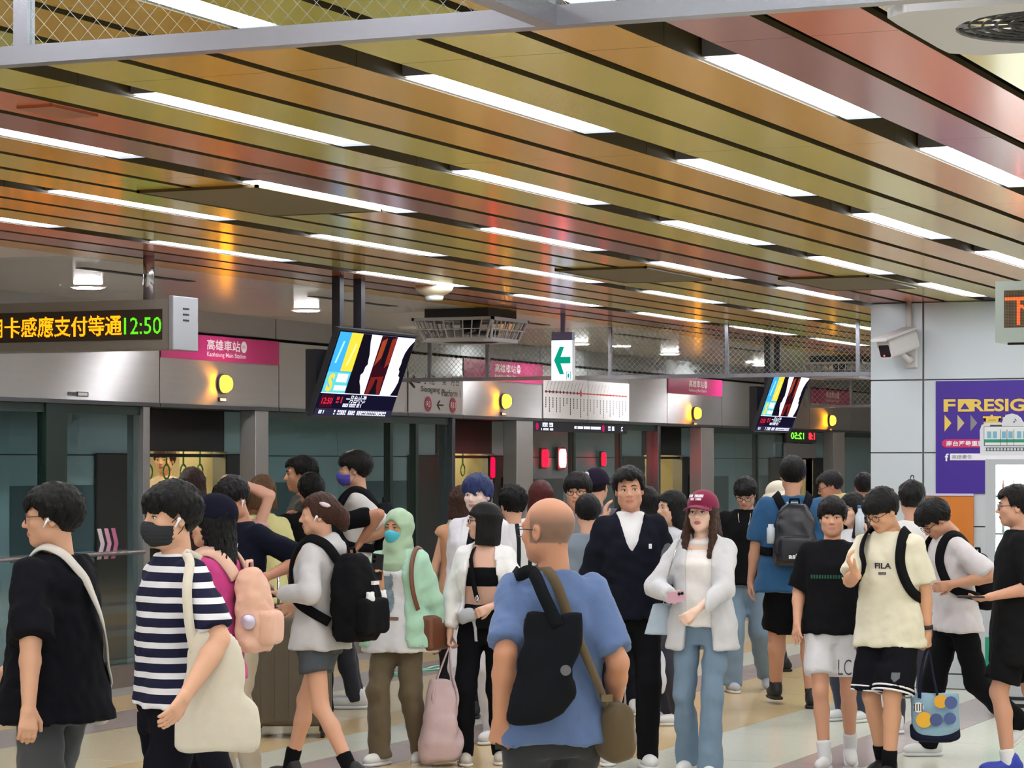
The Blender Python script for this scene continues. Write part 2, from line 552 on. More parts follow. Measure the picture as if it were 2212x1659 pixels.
MB().tube([(onY(-600, YW), YW - 0.05, 1.07), (onY(300, YW), YW - 0.05, 1.07)], 0.018, 8).build('push_bar', M_STEEL, wall_back, True)
# pink and white chevrons stuck on the glass
for i, c in enumerate(((226, 214, 222), (218, 160, 190), (196, 110, 150))):
    x = onY(216 + 15 * i, YW); s = 0.058
    z = 1.145
    MB().prism([(0, 0.12), (s, 0.12), (s * 1.9, 0), (s, -0.12), (0, -0.12), (s * 0.9, 0)], 0.002, WALLF(x, YW + 0.028, z)).build('chevron_sticker', mat('chevron%d' % i, c, 0.5), wall_back)

# warning lamps above the doors
M_AMBER = emis('amber_lamp', (255, 158, 20), 14, True)
M_AMBERC = emis('amber_core', (255, 224, 120), 16)
for i, (px, z) in enumerate(((475, 2.448), (1083, 2.428), (1497, 2.405), (1790, 2.40))):
    x = onY(px, YW)
    r = empty('door_warning_lamp', (x, YW - 0.02, z))
    tag(r, 'glowing amber warning lamp on the steel header above the %s doorway' % ORD[i], 'warning lamp', 'amber lamps above the doorways')
    mb = MB(); mb.tube([(0, 0.0, 0), (0, -0.02, 0)], 0.085, 20); mb.build('base', M_STEELD, r, True)
    mb = MB(); mb.tube([(0, -0.02, 0), (0, -0.05, 0), (0, -0.075, 0), (0, -0.085, 0)], [0.075, 0.072, 0.055, 0.02], 20); mb.build('lens', M_AMBER, r, True)
    mb = MB().box(-0.06, 0.06, -0.01, 0.0, -0.15, -0.115); pl = mb.build('number_plate', M_BLACK, r)
    MB().box(-0.052, 0.052, -0.012, -0.01, -0.145, -0.12).build('plate_face', M_WHITE, pl)
x = onY(160, YW)
r = tag(empty('door_label', (x, YW - 0.021, 2.31)), 'pair of small black and white labels on the header over the first glass bay', 'label plate')
MB().box(-0.12, 0, -0.006, 0, -0.012, 0.012).build('lock_plate', M_STEELD, r)
MB().box(0.0, 0.16, -0.006, 0, -0.018, 0.018).build('plate', M_BLACK, r)
MB().box(0.014, 0.146, -0.008, -0.006, -0.012, 0.012).build('plate_face', M_WHITE, r)

# station name boards
M_PINK = mat('sign_pink', (188, 42, 112), 0.35)
M_LETW = mat('sign_white', (235, 232, 235), 0.5)
for i, (a, b) in enumerate(((340, 598), (996, 1168), (1438, 1556), (1746, 1834))):
    xa, xb = onY(a, YW) + 0.008, onY(b, YW) - 0.008
    r = empty('station_sign', ((xa + xb) / 2, YW - 0.022, 2.742))
    tag(r, 'magenta station name board with white lettering above the %s doorway' % ORD[i], 'sign', 'magenta station name boards')
    w = xb - xa
    MB().box(-w / 2, w / 2, -0.006, 0, -0.105, 0.105).build('board', M_PINK, r)
    mb = MB()
    Mt = frame((0.02, -0.008, 0.03), (1, 0, 0), (0, 0, 1))
    text_mb(mb, '高雄車站', Mt, 0.09, 0.56, bold=0.012)
    text_mb(mb, 'Kaohsiung Main Station', frame((0.07, -0.008, -0.055), (1, 0, 0), (0, 0, 1)), 0.05, 0.66, bold=0.01)
    mb.build('lettering', M_LETW, r)
    dsc = MB().prism(circle(0.05, 20), 0.003, frame((0.365, -0.006, 0.03), (1, 0, 0), (0, 0, 1))).build('line_badge', M_LETW, r)
    text_mb(MB(), 'R11', frame((0.365, -0.011, 0.03), (1, 0, 0), (0, 0, 1)), 0.03).build('badge_text', M_PINK, dsc)

# white direction board: Siaogang, Platform 1
xa, xb = onY(876, YW), onY(996, YW)
r = empty('direction_sign', ((xa + xb) / 2, YW - 0.022, 2.47))
tag(r, 'grey direction board for Siaogang and platform one with two round line badges', 'sign')
w = xb - xa - 0.02
MB().box(-w / 2, w / 2, -0.006, 0, -0.195, 0.195).build('board', mat('board_grey', (196, 194, 196), 0.35, 0.2), r)
M_INK = mat('ink_black', (28, 28, 30), 0.6)
T = lambda x, z: frame((x, -0.009, z), (1, 0, 0), (0, 0, 1))
mb = MB()
text_mb(mb, '小港', T(-0.18, 0.135), 0.10, 0.30); text_mb(mb, '第一月台', T(0.33, 0.135), 0.10, 0.40)
text_mb(mb, 'Siaogang', T(-0.14, 0.03), 0.075, 0.44); text_mb(mb, 'Platform 1', T(0.34, 0.01), 0.07, 0.44)
text_mb(mb, '←', T(-0.5, 0.10), 0.13, 0.24, bold=0.02); text_mb(mb, '←', T(0.08, -0.115), 0.10, 0.16, bold=0.01)
mb.build('lettering', M_INK, r)
for xx, t in ((-0.20, 'R3'), (0.38, 'R11')):
    d = MB().prism(circle(0.075, 24), 0.003, T(xx, -0.11)).build('line_badge', mat('badge_red', (176, 52, 84), 0.5), r)
    text_mb(MB(), t, frame((xx, -0.013, -0.11), (1, 0, 0), (0, 0, 1)), 0.06, bold=0.01).build('badge_text', M_LETW, d)

# line map board
xa, xb = onY(1168, YW) + 0.01, onY(1355, YW) - 0.01
r = empty('route_map', ((xa + xb) / 2, YW - 0.022, 2.47))
tag(r, 'white line map board with red stops and station names on the header', 'map board')
w = xb - xa
MB().box(-w / 2, -w / 2 + w * 0.497, -0.006, 0, -0.20, 0.24).build('board', mat('map_white', (224, 224, 228), 0.35), r)
MB().box(-w / 2 + w * 0.503, w / 2, -0.006, 0, -0.20, 0.24).build('board', MATS['map_white'], r)
MB().box(-w * 0.485, w * 0.47, -0.009, -0.006, 0.084, 0.096).build('route_line', mat('map_red', (206, 60, 70), 0.5), r)
mbd, mbl, mbt, mbr = MB(), MB(), MB(), MB()
random.seed(3)
for i in range(25):
    x = -w * 0.475 + i * w * 0.0388
    (mbd if i < 11 else mbr).prism(circle(0.017 if i < 11 else 0.011, 10), 0.002, T(x, 0.09))
    L = random.uniform(0.08, 0.22)
    tgt = mbl if i < 11 else mbt
    n = int(L / 0.022)
    for k in range(n):
        tgt.box(x - 0.008, x + 0.008, -0.009, -0.0065, 0.03 - k * 0.024 - 0.018, 0.03 - k * 0.024)
    tgt.raw([T(x, 0.115) @ Vector(q) for q in ((0, 0, 0), (0.008, 0, 0), (0.078, 0.09, 0), (0.07, 0.09, 0))], [(0, 1, 2, 3)])
for o in (mbd.build('stop_marks', M_INK, r), mbr.build('stop_marks_far', MATS['map_red'], r), mbl.build('station_names', M_INK, r), mbt.build('station_names_far', mat('map_grey', (150, 150, 156), 0.5), r)):
    o['kind'] = 'stuff'
MB().prism([(0, 0.045), (0.035, 0), (0, -0.045), (-0.035, 0)], 0.003, frame((-w * 0.475 + 10 * w * 0.0388, -0.01, 0.09), (1, 0, 0), (0, 0, 1))).build('you_are_here_mark', MATS['map_red'], r)

# glass reflection of a display, modelled as a dark strip with back-to-front lettering
xa, xb = onY(1152, YW), onY(1355, YW)
r = empty('display_reflection', ((xa + xb) / 2, YW + 0.015, 2.178))
tag(r, 'modelled reflection of a black display with mirrored white lettering above the glass', 'display')
w = xb - xa
MB().box(-w / 2, w / 2, -0.012, 0, -0.055, 0.055).build('case', mat('reflection_black', (14, 12, 26), 0.3), r)
M_REFLW = emis('reflection_white', (214, 220, 250), 1.6)
def mir(x, z):
    M = frame((x, -0.014, z), (1, 0, 0), (0, 0, 1))
    return M @ Matrix.Scale(-1, 4, (1, 0, 0))
mb = MB()
TM = lambda x, z: frame((x, -0.014, z), (1, 0, 0), (0, 0, 1))
glyph_bars(mb, TM(-w * 0.36, 0.02), 0.34, 0.045, 9, 1); glyph_bars(mb, TM(-w * 0.36, -0.03), 0.34, 0.022, 18, 2)
glyph_bars(mb, TM(w * 0.06, 0.0), 0.8, 0.03, 34, 3); glyph_bars(mb, TM(w * 0.32, 0.0), 0.2, 0.05, 5, 4); text_mb(mb, '2', mir(w * 0.44, 0.0), 0.05, 0.06)
mb.build('lettering', M_REFLW, r)
for xx in (-w * 0.46, w * 0.23):
    MB().prism(circle(0.04, 16), 0.002, frame((xx, -0.0125, 0.0), (1, 0, 0), (0, 0, 1))).build('badge', emis('reflection_pink', (170, 30, 90), 0.9), r)
# small green and red clock under the header at the fourth doorway
r = empty('clock_display', (onY(1702, YW) + 0.3, YW - 0.03, 2.16)); tag(r, 'small black clock display with green and red digits by the fourth doorway', 'clock')
MB().box(-0.55, 0.85, -0.03, 0, -0.09, 0.09).build('case', M_BLACK, r)
text_mb(MB(), '12:50', frame((-0.05, -0.032, 0), (1, 0, 0), (0, 0, 1)) @ Matrix.Scale(-1, 4, (1, 0, 0)), 0.09, 0.6, bold=0.01).build('green_digits', emis('led_green', (90, 255, 40), 3), r)
text_mb(MB(), '8:1', frame((0.62, -0.032, 0), (1, 0, 0), (0, 0, 1)), 0.1, 0.3, bold=0.03).build('red_digits', emis('led_red', (255, 30, 40), 4), r)
MB().box(-0.6, 0.85, -0.03, 0, -0.31, -0.11).build('steel_plate', M_STEEL, r)

# ------------------------------------------------------------------ train standing behind the screen
YT = 11.82
train = empty('train', (0, 0, 0))
tag(train, 'steel metro train standing behind the screen doors with lit cream interior', 'train')
M_TR = aniso(mat('train_steel', (176, 198, 208), 0.36, 0.1, noise=0.05, nscale=2, stretch=(1, 1, 20)), 0.6)
M_TRU = mat('train_upper_shaded', (62, 56, 58), 0.35, 0.3)  # door headers darkened in colour for the shade above the doorways
M_TRD = mat('train_door_dark', (70, 64, 66), 0.35, 0.6)
M_CREAM = mat('train_cream', (240, 222, 176), 0.5)
EDG = [14.75, 20.62, 26.5, 32.6, 38.4]
DW = 1.42
prev = -8.0
for e in EDG:
    a = e - DW
    for x0, x1 in ((prev, a),):
        n = max(1, round((x1 - x0) / 2.2))
        for i in range(n):
            box('side_panel', x0 + (x1 - x0) * i / n + 0.004, x0 + (x1 - x0) * (i + 1) / n - 0.004, YT, YT + 0.1, 0.05, 1.84, M_TR, train)
            box('roof_panel', x0 + (x1 - x0) * i / n + 0.004, x0 + (x1 - x0) * (i + 1) / n - 0.004, YT + 0.015, YT + 0.1, 1.85, 2.24, M_TR, train)
            if x1 - x0 > 3:
                box('side_window', x0 + (x1 - x0) * i / n + 0.3, x0 + (x1 - x0) * (i + 1) / n - 0.3, YT - 0.006, YT, 1.0, 1.6, mat('train_side_glass', (96, 116, 124), 0.1), train, 0.0)
    box('door_header', a, e, YT, YT + 0.1, 1.88, 2.24, M_TRU, train)
    lf = box('door_leaf', e, e + 0.72, YT - 0.03, YT - 0.005, 0.06, 1.86, M_TRD, train, 0.008, 1)
    box('door_window', e + 0.2, e + 0.52, YT - 0.036, YT - 0.03, 0.95, 1.62, mat('train_window', (30, 36, 38), 0.1), lf, 0.01, 2)
    lf = box('door_leaf', a - 0.72, a, YT - 0.03, YT - 0.005, 0.06, 1.86, M_TRD, train, 0.008, 1)
    for q in (a - 0.012, e): box('door_jamb', q, q + 0.012, YT - 0.02, YT + 0.12, 0.05, 1.88, M_STEEL, train)
    prev = e
box('side_panel', prev, 46, YT, YT + 0.1, 0.05, 2.24, M_TR, train)
box('train_roof', -8, 46, YT + 0.0, YT + 2.9, 2.25, 2.5, M_BLACK, train)
box('seam_strip', -8, 46, YT + 0.03, YT + 0.06, 1.83, 1.86, M_BLACK, train)
box('interior_ceiling', -8, 46, YT + 0.1, YT + 2.8, 2.16, 2.24, M_CREAM, train)
box('interior_floor', -8, 46, YT + 0.0, YT + 2.8, -0.02, 0.05, mat('train_floor', (150, 148, 140), 0.4), train)
box('interior_wall', -8, 46, YT + 2.7, YT + 2.8, 0.05, 2.16, M_CREAM, train)
M_TLAMP = emis('train_lamp', (255, 238, 196), 5.0, True)
for e in EDG:
    for dx in (-2.4, 0.3):
        box('lamp_strip', e + dx, e + dx + 1.8, YT + 0.9, YT + 1.1, 2.14, 2.158, M_TLAMP, train)
        box('lamp_strip', e + dx, e + dx + 1.8, YT + 1.8, YT + 2.0, 2.14, 2.158, M_TLAMP, train)
    box('route_panel', e - 0.1, e + 1.4, YT + 2.68, YT + 2.7, 1.35, 1.9, mat('train_panel_green', (170, 196, 140), 0.5), train)
    box('partition', e + 0.9, e + 0.94, YT + 0.1, YT + 1.0, 0.05, 2.1, M_CREAM, train)
    MB().tube([(e - 0.55, YT + 0.75, 0.05), (e - 0.55, YT + 0.75, 2.15)], 0.018, 10).build('grab_pole', mat('pole_cream', (236, 226, 196), 0.25), train, True)
    MB().tube([(e - 2.6, YT + 0.72, 1.93), (e + 2.6, YT + 0.72, 1.93)], 0.015, 8).build('grab_rail', M_CHROME, train, True)
    for k in range(8):
        x = e - 1.3 + 0.3 * k
        mb = MB()
        c = (x, YT + 0.72, 1.70)
        ring = [(c[0] + 0.055 * math.sin(t), c[1], c[2] + 0.065 * math.cos(t)) for t in [2 * math.pi * q / 14 for q in range(15)]]
        mb.tube([(x, YT + 0.72, 1.93), (x, YT + 0.72, 1.765)], 0.010, 6)
        mb.tube(ring, 0.009, 6)
        mb.build('strap_handle', mat('strap_green', (120, 178, 96), 0.4), train, True)
    box('advert_card', e + 0.98, e + 1.0, YT + 0.3, YT + 0.6, 1.5, 1.75, mat('advert_orange', (222, 120, 50), 0.5), train)
# red indicator lamps on the train side
M_RED = emis('red_lamp', (255, 2, 22), 9, True)
M_REDC = emis('red_lamp_core', (255, 60, 60), 26, True)
for i, (px, py, w, h, mm) in enumerate(((1175, 990, 0.12, 0.20, M_RED), (1213, 990, 0.16, 0.22, M_REDC), (1302, 992, 0.07, 0.16, M_RED), (1062, 1010, 0.05, 0.22, M_RED))):
    y = YT - 0.06; x = onY(px, y); dd = (Vector((x, y, 0))).dot(FW)
    z = CAMZ + (HOR - py) / FPX * dd
    r = empty('indicator_lamp', (x, y, z))
    tag(r, ('red rectangular lamp', 'brightest red oval lamp', 'narrow red lamp', 'slim red lamp')[i] + ' glowing ' + ('behind the glass right of the second doorway', 'behind the glass next to the red rectangular lamp', 'farther along the glass towards the third doorway', 'on the train inside the second doorway')[i], 'lamp', 'red lamps on the train side')
    MB().box(-w * 0.62, w * 0.62, 0.0, 0.03, -h * 0.6, h * 0.6).build('base', M_BLACK, r)
    mb = MB(); mb.prism([(w * 0.5 * math.copysign(abs(math.cos(t)) ** 0.6, math.cos(t)), h * 0.5 * math.copysign(abs(math.sin(t)) ** 0.6, math.sin(t))) for t in [2 * math.pi * q / 24 for q in range(24)]], 0.03, frame((0, 0, 0), (1, 0, 0), (0, 0, 1))); mb.build('lens', mm, r)

# ------------------------------------------------------------------ round downlights and detector in the soffit
for i, (px, py, on) in enumerate(((-110, 585, 1), (190, 618, 1), (662, 668, 1), (820, 708, 0), (1250, 741, 1), (1447, 763, 1), (1645, 787, 1))):
    d = (ZC - CAMZ) * FPX / (HOR - py)
    p = at(px, py, d); p.y = min(p.y, 10.75)
    r = empty('downlight', (p.x, p.y, ZC))
    tag(r, 'round %s downlight in the soffit, %s from the near end' % ('unlit' if not on else 'bright white', ORD[i]), 'ceiling light', 'round soffit downlights')
    mb = MB(); mb.tube([(0, 0, 0.0), (0, 0, -0.012)], [0.135, 0.125], 24); mb.build('trim_ring', M_WHITE, r, False)
    mb = MB(); mb.tube([(0, 0, -0.012), (0, 0, -0.018)], [0.108, 0.10], 24); mb.build('diffuser', M_DISC if on else M_WHITE, r, False)
p = at(938, 590, 19.0)
r = tag(empty('smoke_detector', (p.x, p.y, ZC)), 'round cream smoke detector on the olive panels beside the strip lights', 'detector')
MB().tube([(0, 0, 0), (0, 0, -0.03), (0, 0, -0.05), (0, 0, -0.075)], [0.14, 0.13, 0.10, 0.05], 20).build('body', mat('detector_cream', (214, 200, 168), 0.4), r, True)
MB().tube([(0, 0, -0.07), (0, 0, -0.1)], [0.07, 0.06], 16).build('sensor_head', M_WHITE, r, True)

# ------------------------------------------------------------------ smoke barriers of wired glass
M_RAIL = mat('rail_steel', (150, 150, 158), 0.25, 0.8)
M_WIREG = glass('wired_glass', (0.88, 0.92, 0.90), 0.02)
M_WIRE = mat('wire_bright', (176, 176, 174), 0.4, 0.3)
ZB = 2.56
def barrier(name, label, X, y0, y1, posts, spacing, wr=0.0016, sub=None):
    r = empty(name, (X, 0, 0))
    tag(r, label, 'smoke barrier')
    MB().box(-0.02, 0.02, y0, y1, ZB, ZB + 0.036).build('bottom_rail', M_RAIL, r)
    ys = [y0] + sorted(posts) + [y1]
    for y in sorted(posts):
        MB().box(-0.014, 0.014, y - 0.016, y + 0.016, ZB + 0.036, ZC).build('post', M_RAIL, r)
    for a, b in zip(ys[:-1], ys[1:]):
        MB().box(-0.003, 0.003, a + 0.017, b - 0.017, ZB + 0.037, ZC - 0.002).build('glass_pane', M_WIREG, r)
        if sub is not None and not (a < sub[1] and b > sub[0]):
            continue
        mb = MB()
        H = ZC - ZB - 0.04; z0 = ZB + 0.037
        for sgn in (1, -1):
            t = a - H
            while t < b + H:
                # line y = t + sgn*(z-z0)
                za, zb = 0.0, H
                ya = t; yb = t + sgn * H
                lo, hi = 0.0, 1.0
                for bound, side in ((a + 0.02, 1), (b - 0.02, -1)):
                    dy = yb - ya
                    q = (bound - ya) / dy
                    if dy * side > 0:
                        lo = max(lo, q)
                    else:
                        hi = min(hi, q)
                if hi - lo > 0.02:
                    p0 = (-0.0045, ya + (yb - ya) * lo, z0 + H * lo); p1 = (-0.0045, ya + (yb - ya) * hi, z0 + H * hi)
                    mb.tube([p0, p1], wr, 4, caps=False)
                t += spacing
        if mb.v:
            o = mb.build('wire_mesh', M_WIRE, r); o['kind'] = 'stuff'
    return r
b = barrier('smoke_barrier', 'near steel framed wired glass smoke barrier crossing below the ceiling', 4.36, -1.0, YS, [onX(52, 4.36), 1.83, onX(-300, 4.36), onX(2600, 4.36)], 0.04, 0.0006)
MB().box(-4.0, -0.02, 1.81, 1.85, ZB, ZB + 0.036).build('side_rail', M_RAIL, b)
MB().box(-4.0, -0.02, 1.827, 1.833, ZB + 0.037, ZC).build('glass_pane', M_WIREG, b)
barrier('smoke_barrier', 'middle smoke barrier with wired glass between steel rods beside the white pillar', 22.9, 5.83, YW - 0.03, [onX(p, 22.9) for p in (928, 1053, 1318, 1570, 1853)], 0.05, 0.0013)
barrier('smoke_barrier', 'farthest smoke barrier with wired glass beside the second screen', 35.9, 6.0, YW - 0.03, [onX(p, 35.9) for p in (1722, 1748, 1838)], 0.075, 0.002)

# ------------------------------------------------------------------ white tiled pillar
PX = 20.4
pillar = empty('pillar', (PX, 0, 0))
tag(pillar, 'square pillar clad in large white tiles behind the poster', None, kind='structure')
PY1 = onX(1881, PX); PYJ = onX(1994, PX)
box('core', 0.02, 1.2, 2.6, PY1 - 0.02, 0, ZC + 0.1, mat('pillar_joint', (126, 126, 130), 0.7), pillar)
M_TILE = mat('pillar_tile', (196, 202, 204), 0.22, noise=0.02, nscale=2)
zs = [0.0, 0.12, 0.70, 1.28, 1.86, 2.436, ZC]
cols = [(PYJ + 0.008, PY1), (PYJ - 1.1, PYJ - 0.008), (PYJ - 2.2, PYJ - 1.116), (2.6, PYJ - 2.216)]
for z0, z1 in zip(zs[:-1], zs[1:]):
    for y0, y1 in cols:
        if y1 - y0 > 0.05:
            box('tile', 0.0, 0.02, y0, y1, z0 + 0.005, z1 - 0.005, M_TILE, pillar, 0.002, 1)
    for q in range(2):
        box('tile', 0.006 + q * 0.6, 0.594 + q * 0.6, PY1 - 0.02, PY1, z0 + 0.005, z1 - 0.005, M_TILE, pillar, 0.002, 1)

# purple poster on the pillar
def pz(py, d=20.75): return CAMZ + (HOR - py) / FPX * d
def py_(px): return onX(px, PX)
poster = empty('poster', (PX - 0.003, 0, 0))
tag(poster, 'tall purple advertising poster with gold lettering on the white pillar', 'poster')
MB().box(-0.006, 0, py_(2420), py_(2022), pz(1066), pz(823)).build('sheet', mat('poster_purple', (66, 38, 140), 0.35), poster)
M_GOLDP = mat('poster_gold', (226, 190, 84), 0.45)
mb = MB(); X0 = -0.009
def FX(px, py): return FACEX(X0, py_(px), pz(py))
hh = (890 - 863) / FPX * 20.75
mb2 = MB()
text_mb(mb, 'F', FX(2052, 876), hh, 0.095, bold=0.03); text_mb(mb, 'RESIGHT', FX(2189, 876), hh, 0.66, bold=0.03)
MB.prism(mb, [(-0.055, -hh / 2), (0.055, -hh / 2), (0.055, hh / 2), (-0.055, hh / 2)], 0.001, FX(2085, 876))
mb.build('gold_lettering', M_GOLDP, poster)
MB().prism([(-0.035, -0.03), (0.035, -0.03), (0, 0.02)], 0.001, FACEX(X0 - 0.0015, py_(2085), pz(876))).build('letter_triangle', MATS['poster_purple'], poster)
for i, c in enumerate(((226, 190, 84), (188, 172, 130), (130, 126, 130))):
    MB().prism([(-0.025, 0.065), (0.03, 0), (-0.025, -0.065)], 0.001, FX(2048 + 28 * i, 914)).build('triangle_mark', mat('tri%d' % i, c, 0.5), poster)
text_mb(MB(), '高雄', FX(2165, 912), 0.115, 0.30, bold=0.03).build('gold_characters', M_GOLDP, poster)
bar = MB().prism([(-0.08, -0.033), (0.5, -0.033), (0.5, 0.033), (-0.08, 0.033), (-0.105, 0.018), (-0.11, 0), (-0.105, -0.018)], 0.001, FX(2065, 958)).build('red_band', mat('poster_red', (196, 40, 96), 0.5), poster)
text_mb(MB(), '南台灣最重要', FACEX(X0 - 0.002, py_(2045), pz(958)), 0.042, 0.30, align='L', bold=0.02).build('band_lettering', M_LETW, bar)
MB().prism([(0, -0.026), (0.6, -0.026), (0.6, 0.026), (0, 0.026)], 0.001, FX(2053, 987)).build('white_band', M_LETW, poster)
text_mb(MB(), '高捷廣告', FACEX(X0 - 0.002, py_(2057), pz(987)), 0.032, 0.16, align='L').build('grey_lettering', mat('ink_grey', (120, 120, 130), 0.5), poster)
text_mb(MB(), 'f', FX(2046, 988), 0.06, 0.03, bold=0.03).build('letter_badge', M_LETW, poster)
o = box('notice_board', PX - 0.03, PX - 0.002, py_(2104), py_(1994), pz(1180), pz(1072), mat('board_orange', (206, 120, 40), 0.4, noise=0.05), None)
tag(o, 'orange panel on the pillar below the purple poster', 'panel')
o = box('notice_rail', PX - 0.035, PX - 0.002, py_(2104), py_(1994), pz(1071), pz(1066), mat('rail_lilac', (206, 194, 206), 0.4)); tag(o, 'pale lilac rail along the top of the orange panel', 'rail')

# grey vending machine in front of the pillar
vm0 = at(2128, 1000, 18.6)
vm = empty('vending_machine', (vm0.x, vm0.y, 0))
tag(vm, 'tall grey vending machine with lit window and green band by the pillar', 'vending machine')
M_VM = mat('machine_grey', (186, 190, 194), 0.35)
W = 0.95
def vz(py): return CAMZ + (HOR - py) / FPX * 18.6
def vy(px): return -(px - 2128) / FPX * 18.6 / 0.97
zt = vz(992)
wy0, wy1, wz0, wz1 = vy(2150), vy(2340), vz(1372), vz(1004)
mb = MB()
mb.box(0.05, 0.8, -W, 0, 0.02, zt)
mb.box(0, 0.05, wy0, 0, 0.02, zt).box(0, 0.05, -W, wy1, 0.02, zt).box(0, 0.05, wy1, wy0, wz1, zt).box(0, 0.05, wy1, wy0, 0.02, wz0)
mb.build('cabinet', M_VM, vm)
MB().box(0.035, 0.045, wy1, wy0, wz0, wz1).build('light_panel', emis('machine_light', (246, 250, 255), 3.0, True), vm)
MB().box(0.004, 0.010, wy1, wy0, wz0, wz1).build('glass_pane', M_WIREG, vm)
MB().box(-0.004, 0, -W, 0, vz(1472), vz(1376)).build('green_band', mat('machine_green', (28, 150, 112), 0.4), vm)
MB().box(-0.006, 0, -0.35, -0.12, vz(1510), vz(1503)).box(-0.006, 0, -0.35, -0.02, vz(1526), vz(1518)).build('vent_slot', M_BLACK, vm)
for k in range(4):
    z = wz0 + (wz1 - wz0) * (0.15 + 0.22 * k)
    MB().box(0.012, 0.034, wy1, wy0, z, z + 0.012).build('shelf', M_STEEL, vm)
    for q in range(7):
        y = wy0 - 0.05 - q * 0.075
        MB().tube([(0.024, y, z + 0.013), (0.024, y, z + 0.08), (0.024, y, z + 0.10), (0.024, y, z + 0.12)], [0.010, 0.010, 0.005, 0.005], 8).build('bottle', mat('drink%d' % ((k + q) % 4), ((230, 226, 210), (214, 190, 110), (180, 206, 220), (226, 170, 150))[(k + q) % 4], 0.3), vm, True)
# cut-out board shaped like a train on top of the machine
sg = empty('train_board', (vm0.x - 0.02, vm0.y, 0))
tag(sg, 'white cut-out board with a drawn green and white train on the vending machine', 'sign')
def S2(px, py): return (-vy(px), vz(py) )
out = [(2119, 984), (2118, 930), (2122, 918), (2132, 914), (2165, 913), (2168, 903), (2176, 896), (2186, 894), (2196, 897), (2204, 904), (2208, 912), (2330, 912), (2336, 920), (2336, 984)]
Mf = frame((0, 0, 0), (0, -1, 0), (0, 0, 1))
MB().prism([S2(*q) for q in out], 0.02, frame((0.02, 0, 0), (0, -1, 0), (0, 0, 1))).build('board', mat('board_white', (222, 226, 232), 0.4), sg)
MP = frame((-0.002, 0, 0), (0, -1, 0), (0, 0, 1)); MQ = frame((-0.004, 0, 0), (0, -1, 0), (0, 0, 1)); MR = frame((-0.006, 0, 0), (0, -1, 0), (0, 0, 1))
def rect(px0, py0, px1, py1): return [S2(px0, py1), S2(px1, py1), S2(px1, py0), S2(px0, py0)]
M_LINE = mat('drawn_line', (70, 80, 86), 0.6)
MB().prism(rect(2127, 921, 2330, 963), 0.001, MP).prism(rect(2140, 918, 2165, 922), 0.001, MP).build('train_outline', M_LINE, sg)
MB().prism(rect(2128, 922, 2330, 949), 0.001, MQ).prism(rect(2129, 956, 2330, 962), 0.001, MQ).build('train_body', mat('drawn_white', (232, 236, 236), 0.5), sg)
MB().prism(rect(2128, 949, 2330, 956), 0.001, MQ).build('train_stripe', mat('drawn_green', (40, 150, 122), 0.5), sg)
for a in (2134, 2146, 2165, 2179, 2197, 2210):
    MB().prism(rect(a, 932, a + 9, 947), 0.001, MR).build('train_window', mat('drawn_blue', (130, 184, 210), 0.4), sg)
MB().prism(rect(2161.5, 928, 2162.5, 963), 0.001, MR).prism(rect(2175.5, 928, 2176.5, 963), 0.001, MR).prism(rect(2190, 928, 2191, 963), 0.001, MR).build('door_lines', M_LINE, sg)
mb = MB().prism(rect(2130, 967, 2330, 968), 0.001, MP).prism(rect(2130, 973, 2330, 974), 0.001, MP)
for a in range(2132, 2330, 7):
    mb.prism(rect(a, 967, a + 2, 974), 0.001, MP)
mb.build('track', M_LINE, sg)
mb = MB().prism(rect(2192, 905, 2193, 912), 0.001, MP).prism([(S2(2190.5, 912)[0] + 0.006 * math.cos(t), S2(2190.5, 912)[1] + 0.005 * math.sin(t)) for t in [k * 0.6 for k in range(10)]], 0.001, MP).prism([S2(2192, 905), S2(2196, 908), S2(2196, 909.5), S2(2192, 907)], 0.001, MP)
mb.build('music_note', M_LINE, sg)

# ------------------------------------------------------------------ dot-matrix signs
M_SIGN = mat('sign_case_grey', (150, 142, 134), 0.4, 0.4)
M_LEDBG = mat('led_board', (52, 40, 26), 0.6)
def dots_mesh(dots, cell, M, r=0.40):
    mb = MB()
    for i, j in dots:
        x, y = (i + 0.5) * cell, (j + 0.5) * cell
        mb.raw([M @ Vector((x + r * cell * dx, y + r * cell * dy, 0)) for dx, dy in ((-1, -.4), (-.4, -1), (.4, -1), (1, -.4), (1, .4), (.4, 1), (-.4, 1), (-1, .4))], [tuple(range(8))])
    return mb
p0 = at(366, 640, 16.0)
zt_, zb_ = 2.775, 2.475
sg = empty('scrolling_sign', (p0.x, p0.y, 0))
tag(sg, 'long hanging dot-matrix sign with orange Chinese text and green 12:50 clock', 'display')
LEN = 2.6
MB().box(0, 0.26, 0, LEN, zb_, zt_).build('case', M_SIGN, sg)
ec = box('end_cap', -0.012, 0.285, -0.035, 0.0, zb_ - 0.01, zt_ + 0.02, mat('sign_cap', (150, 150, 152), 0.4, 0.2), sg, 0.006, 2)
for k in range(3):
    MB().box(0.10, 0.17, -0.038, -0.035, zt_ - 0.06 - 0.035 * k, zt_ - 0.05 - 0.035 * k).build('vent_slot', M_BLACK, ec)
MB().tube([(0.13, onX(297, p0.x) - p0.y, zt_), (0.13, onX(297, p0.x) - p0.y, ZC + 0.05)], 0.035, 14).build('hanger_pole', M_CHROME, sg, True)
MB().tube([(0.13, LEN - 0.4, zt_), (0.13, LEN - 0.4, ZC + 0.05)], 0.035, 14).build('hanger_pole', M_CHROME, sg, True)
fz0, fz1 = zb_ + 0.055, zt_ - 0.06
MB().box(-0.004, 0, 0.05, LEN - 0.05, fz0, fz1).build('led_panel', M_LEDBG, sg)
ch = 24; cell = 0.128 / ch
d1, w1 = led_dots('信用卡感應支付等通', ch, 206, 0.012)
d2, w2 = led_dots('12:50', 20, 52)
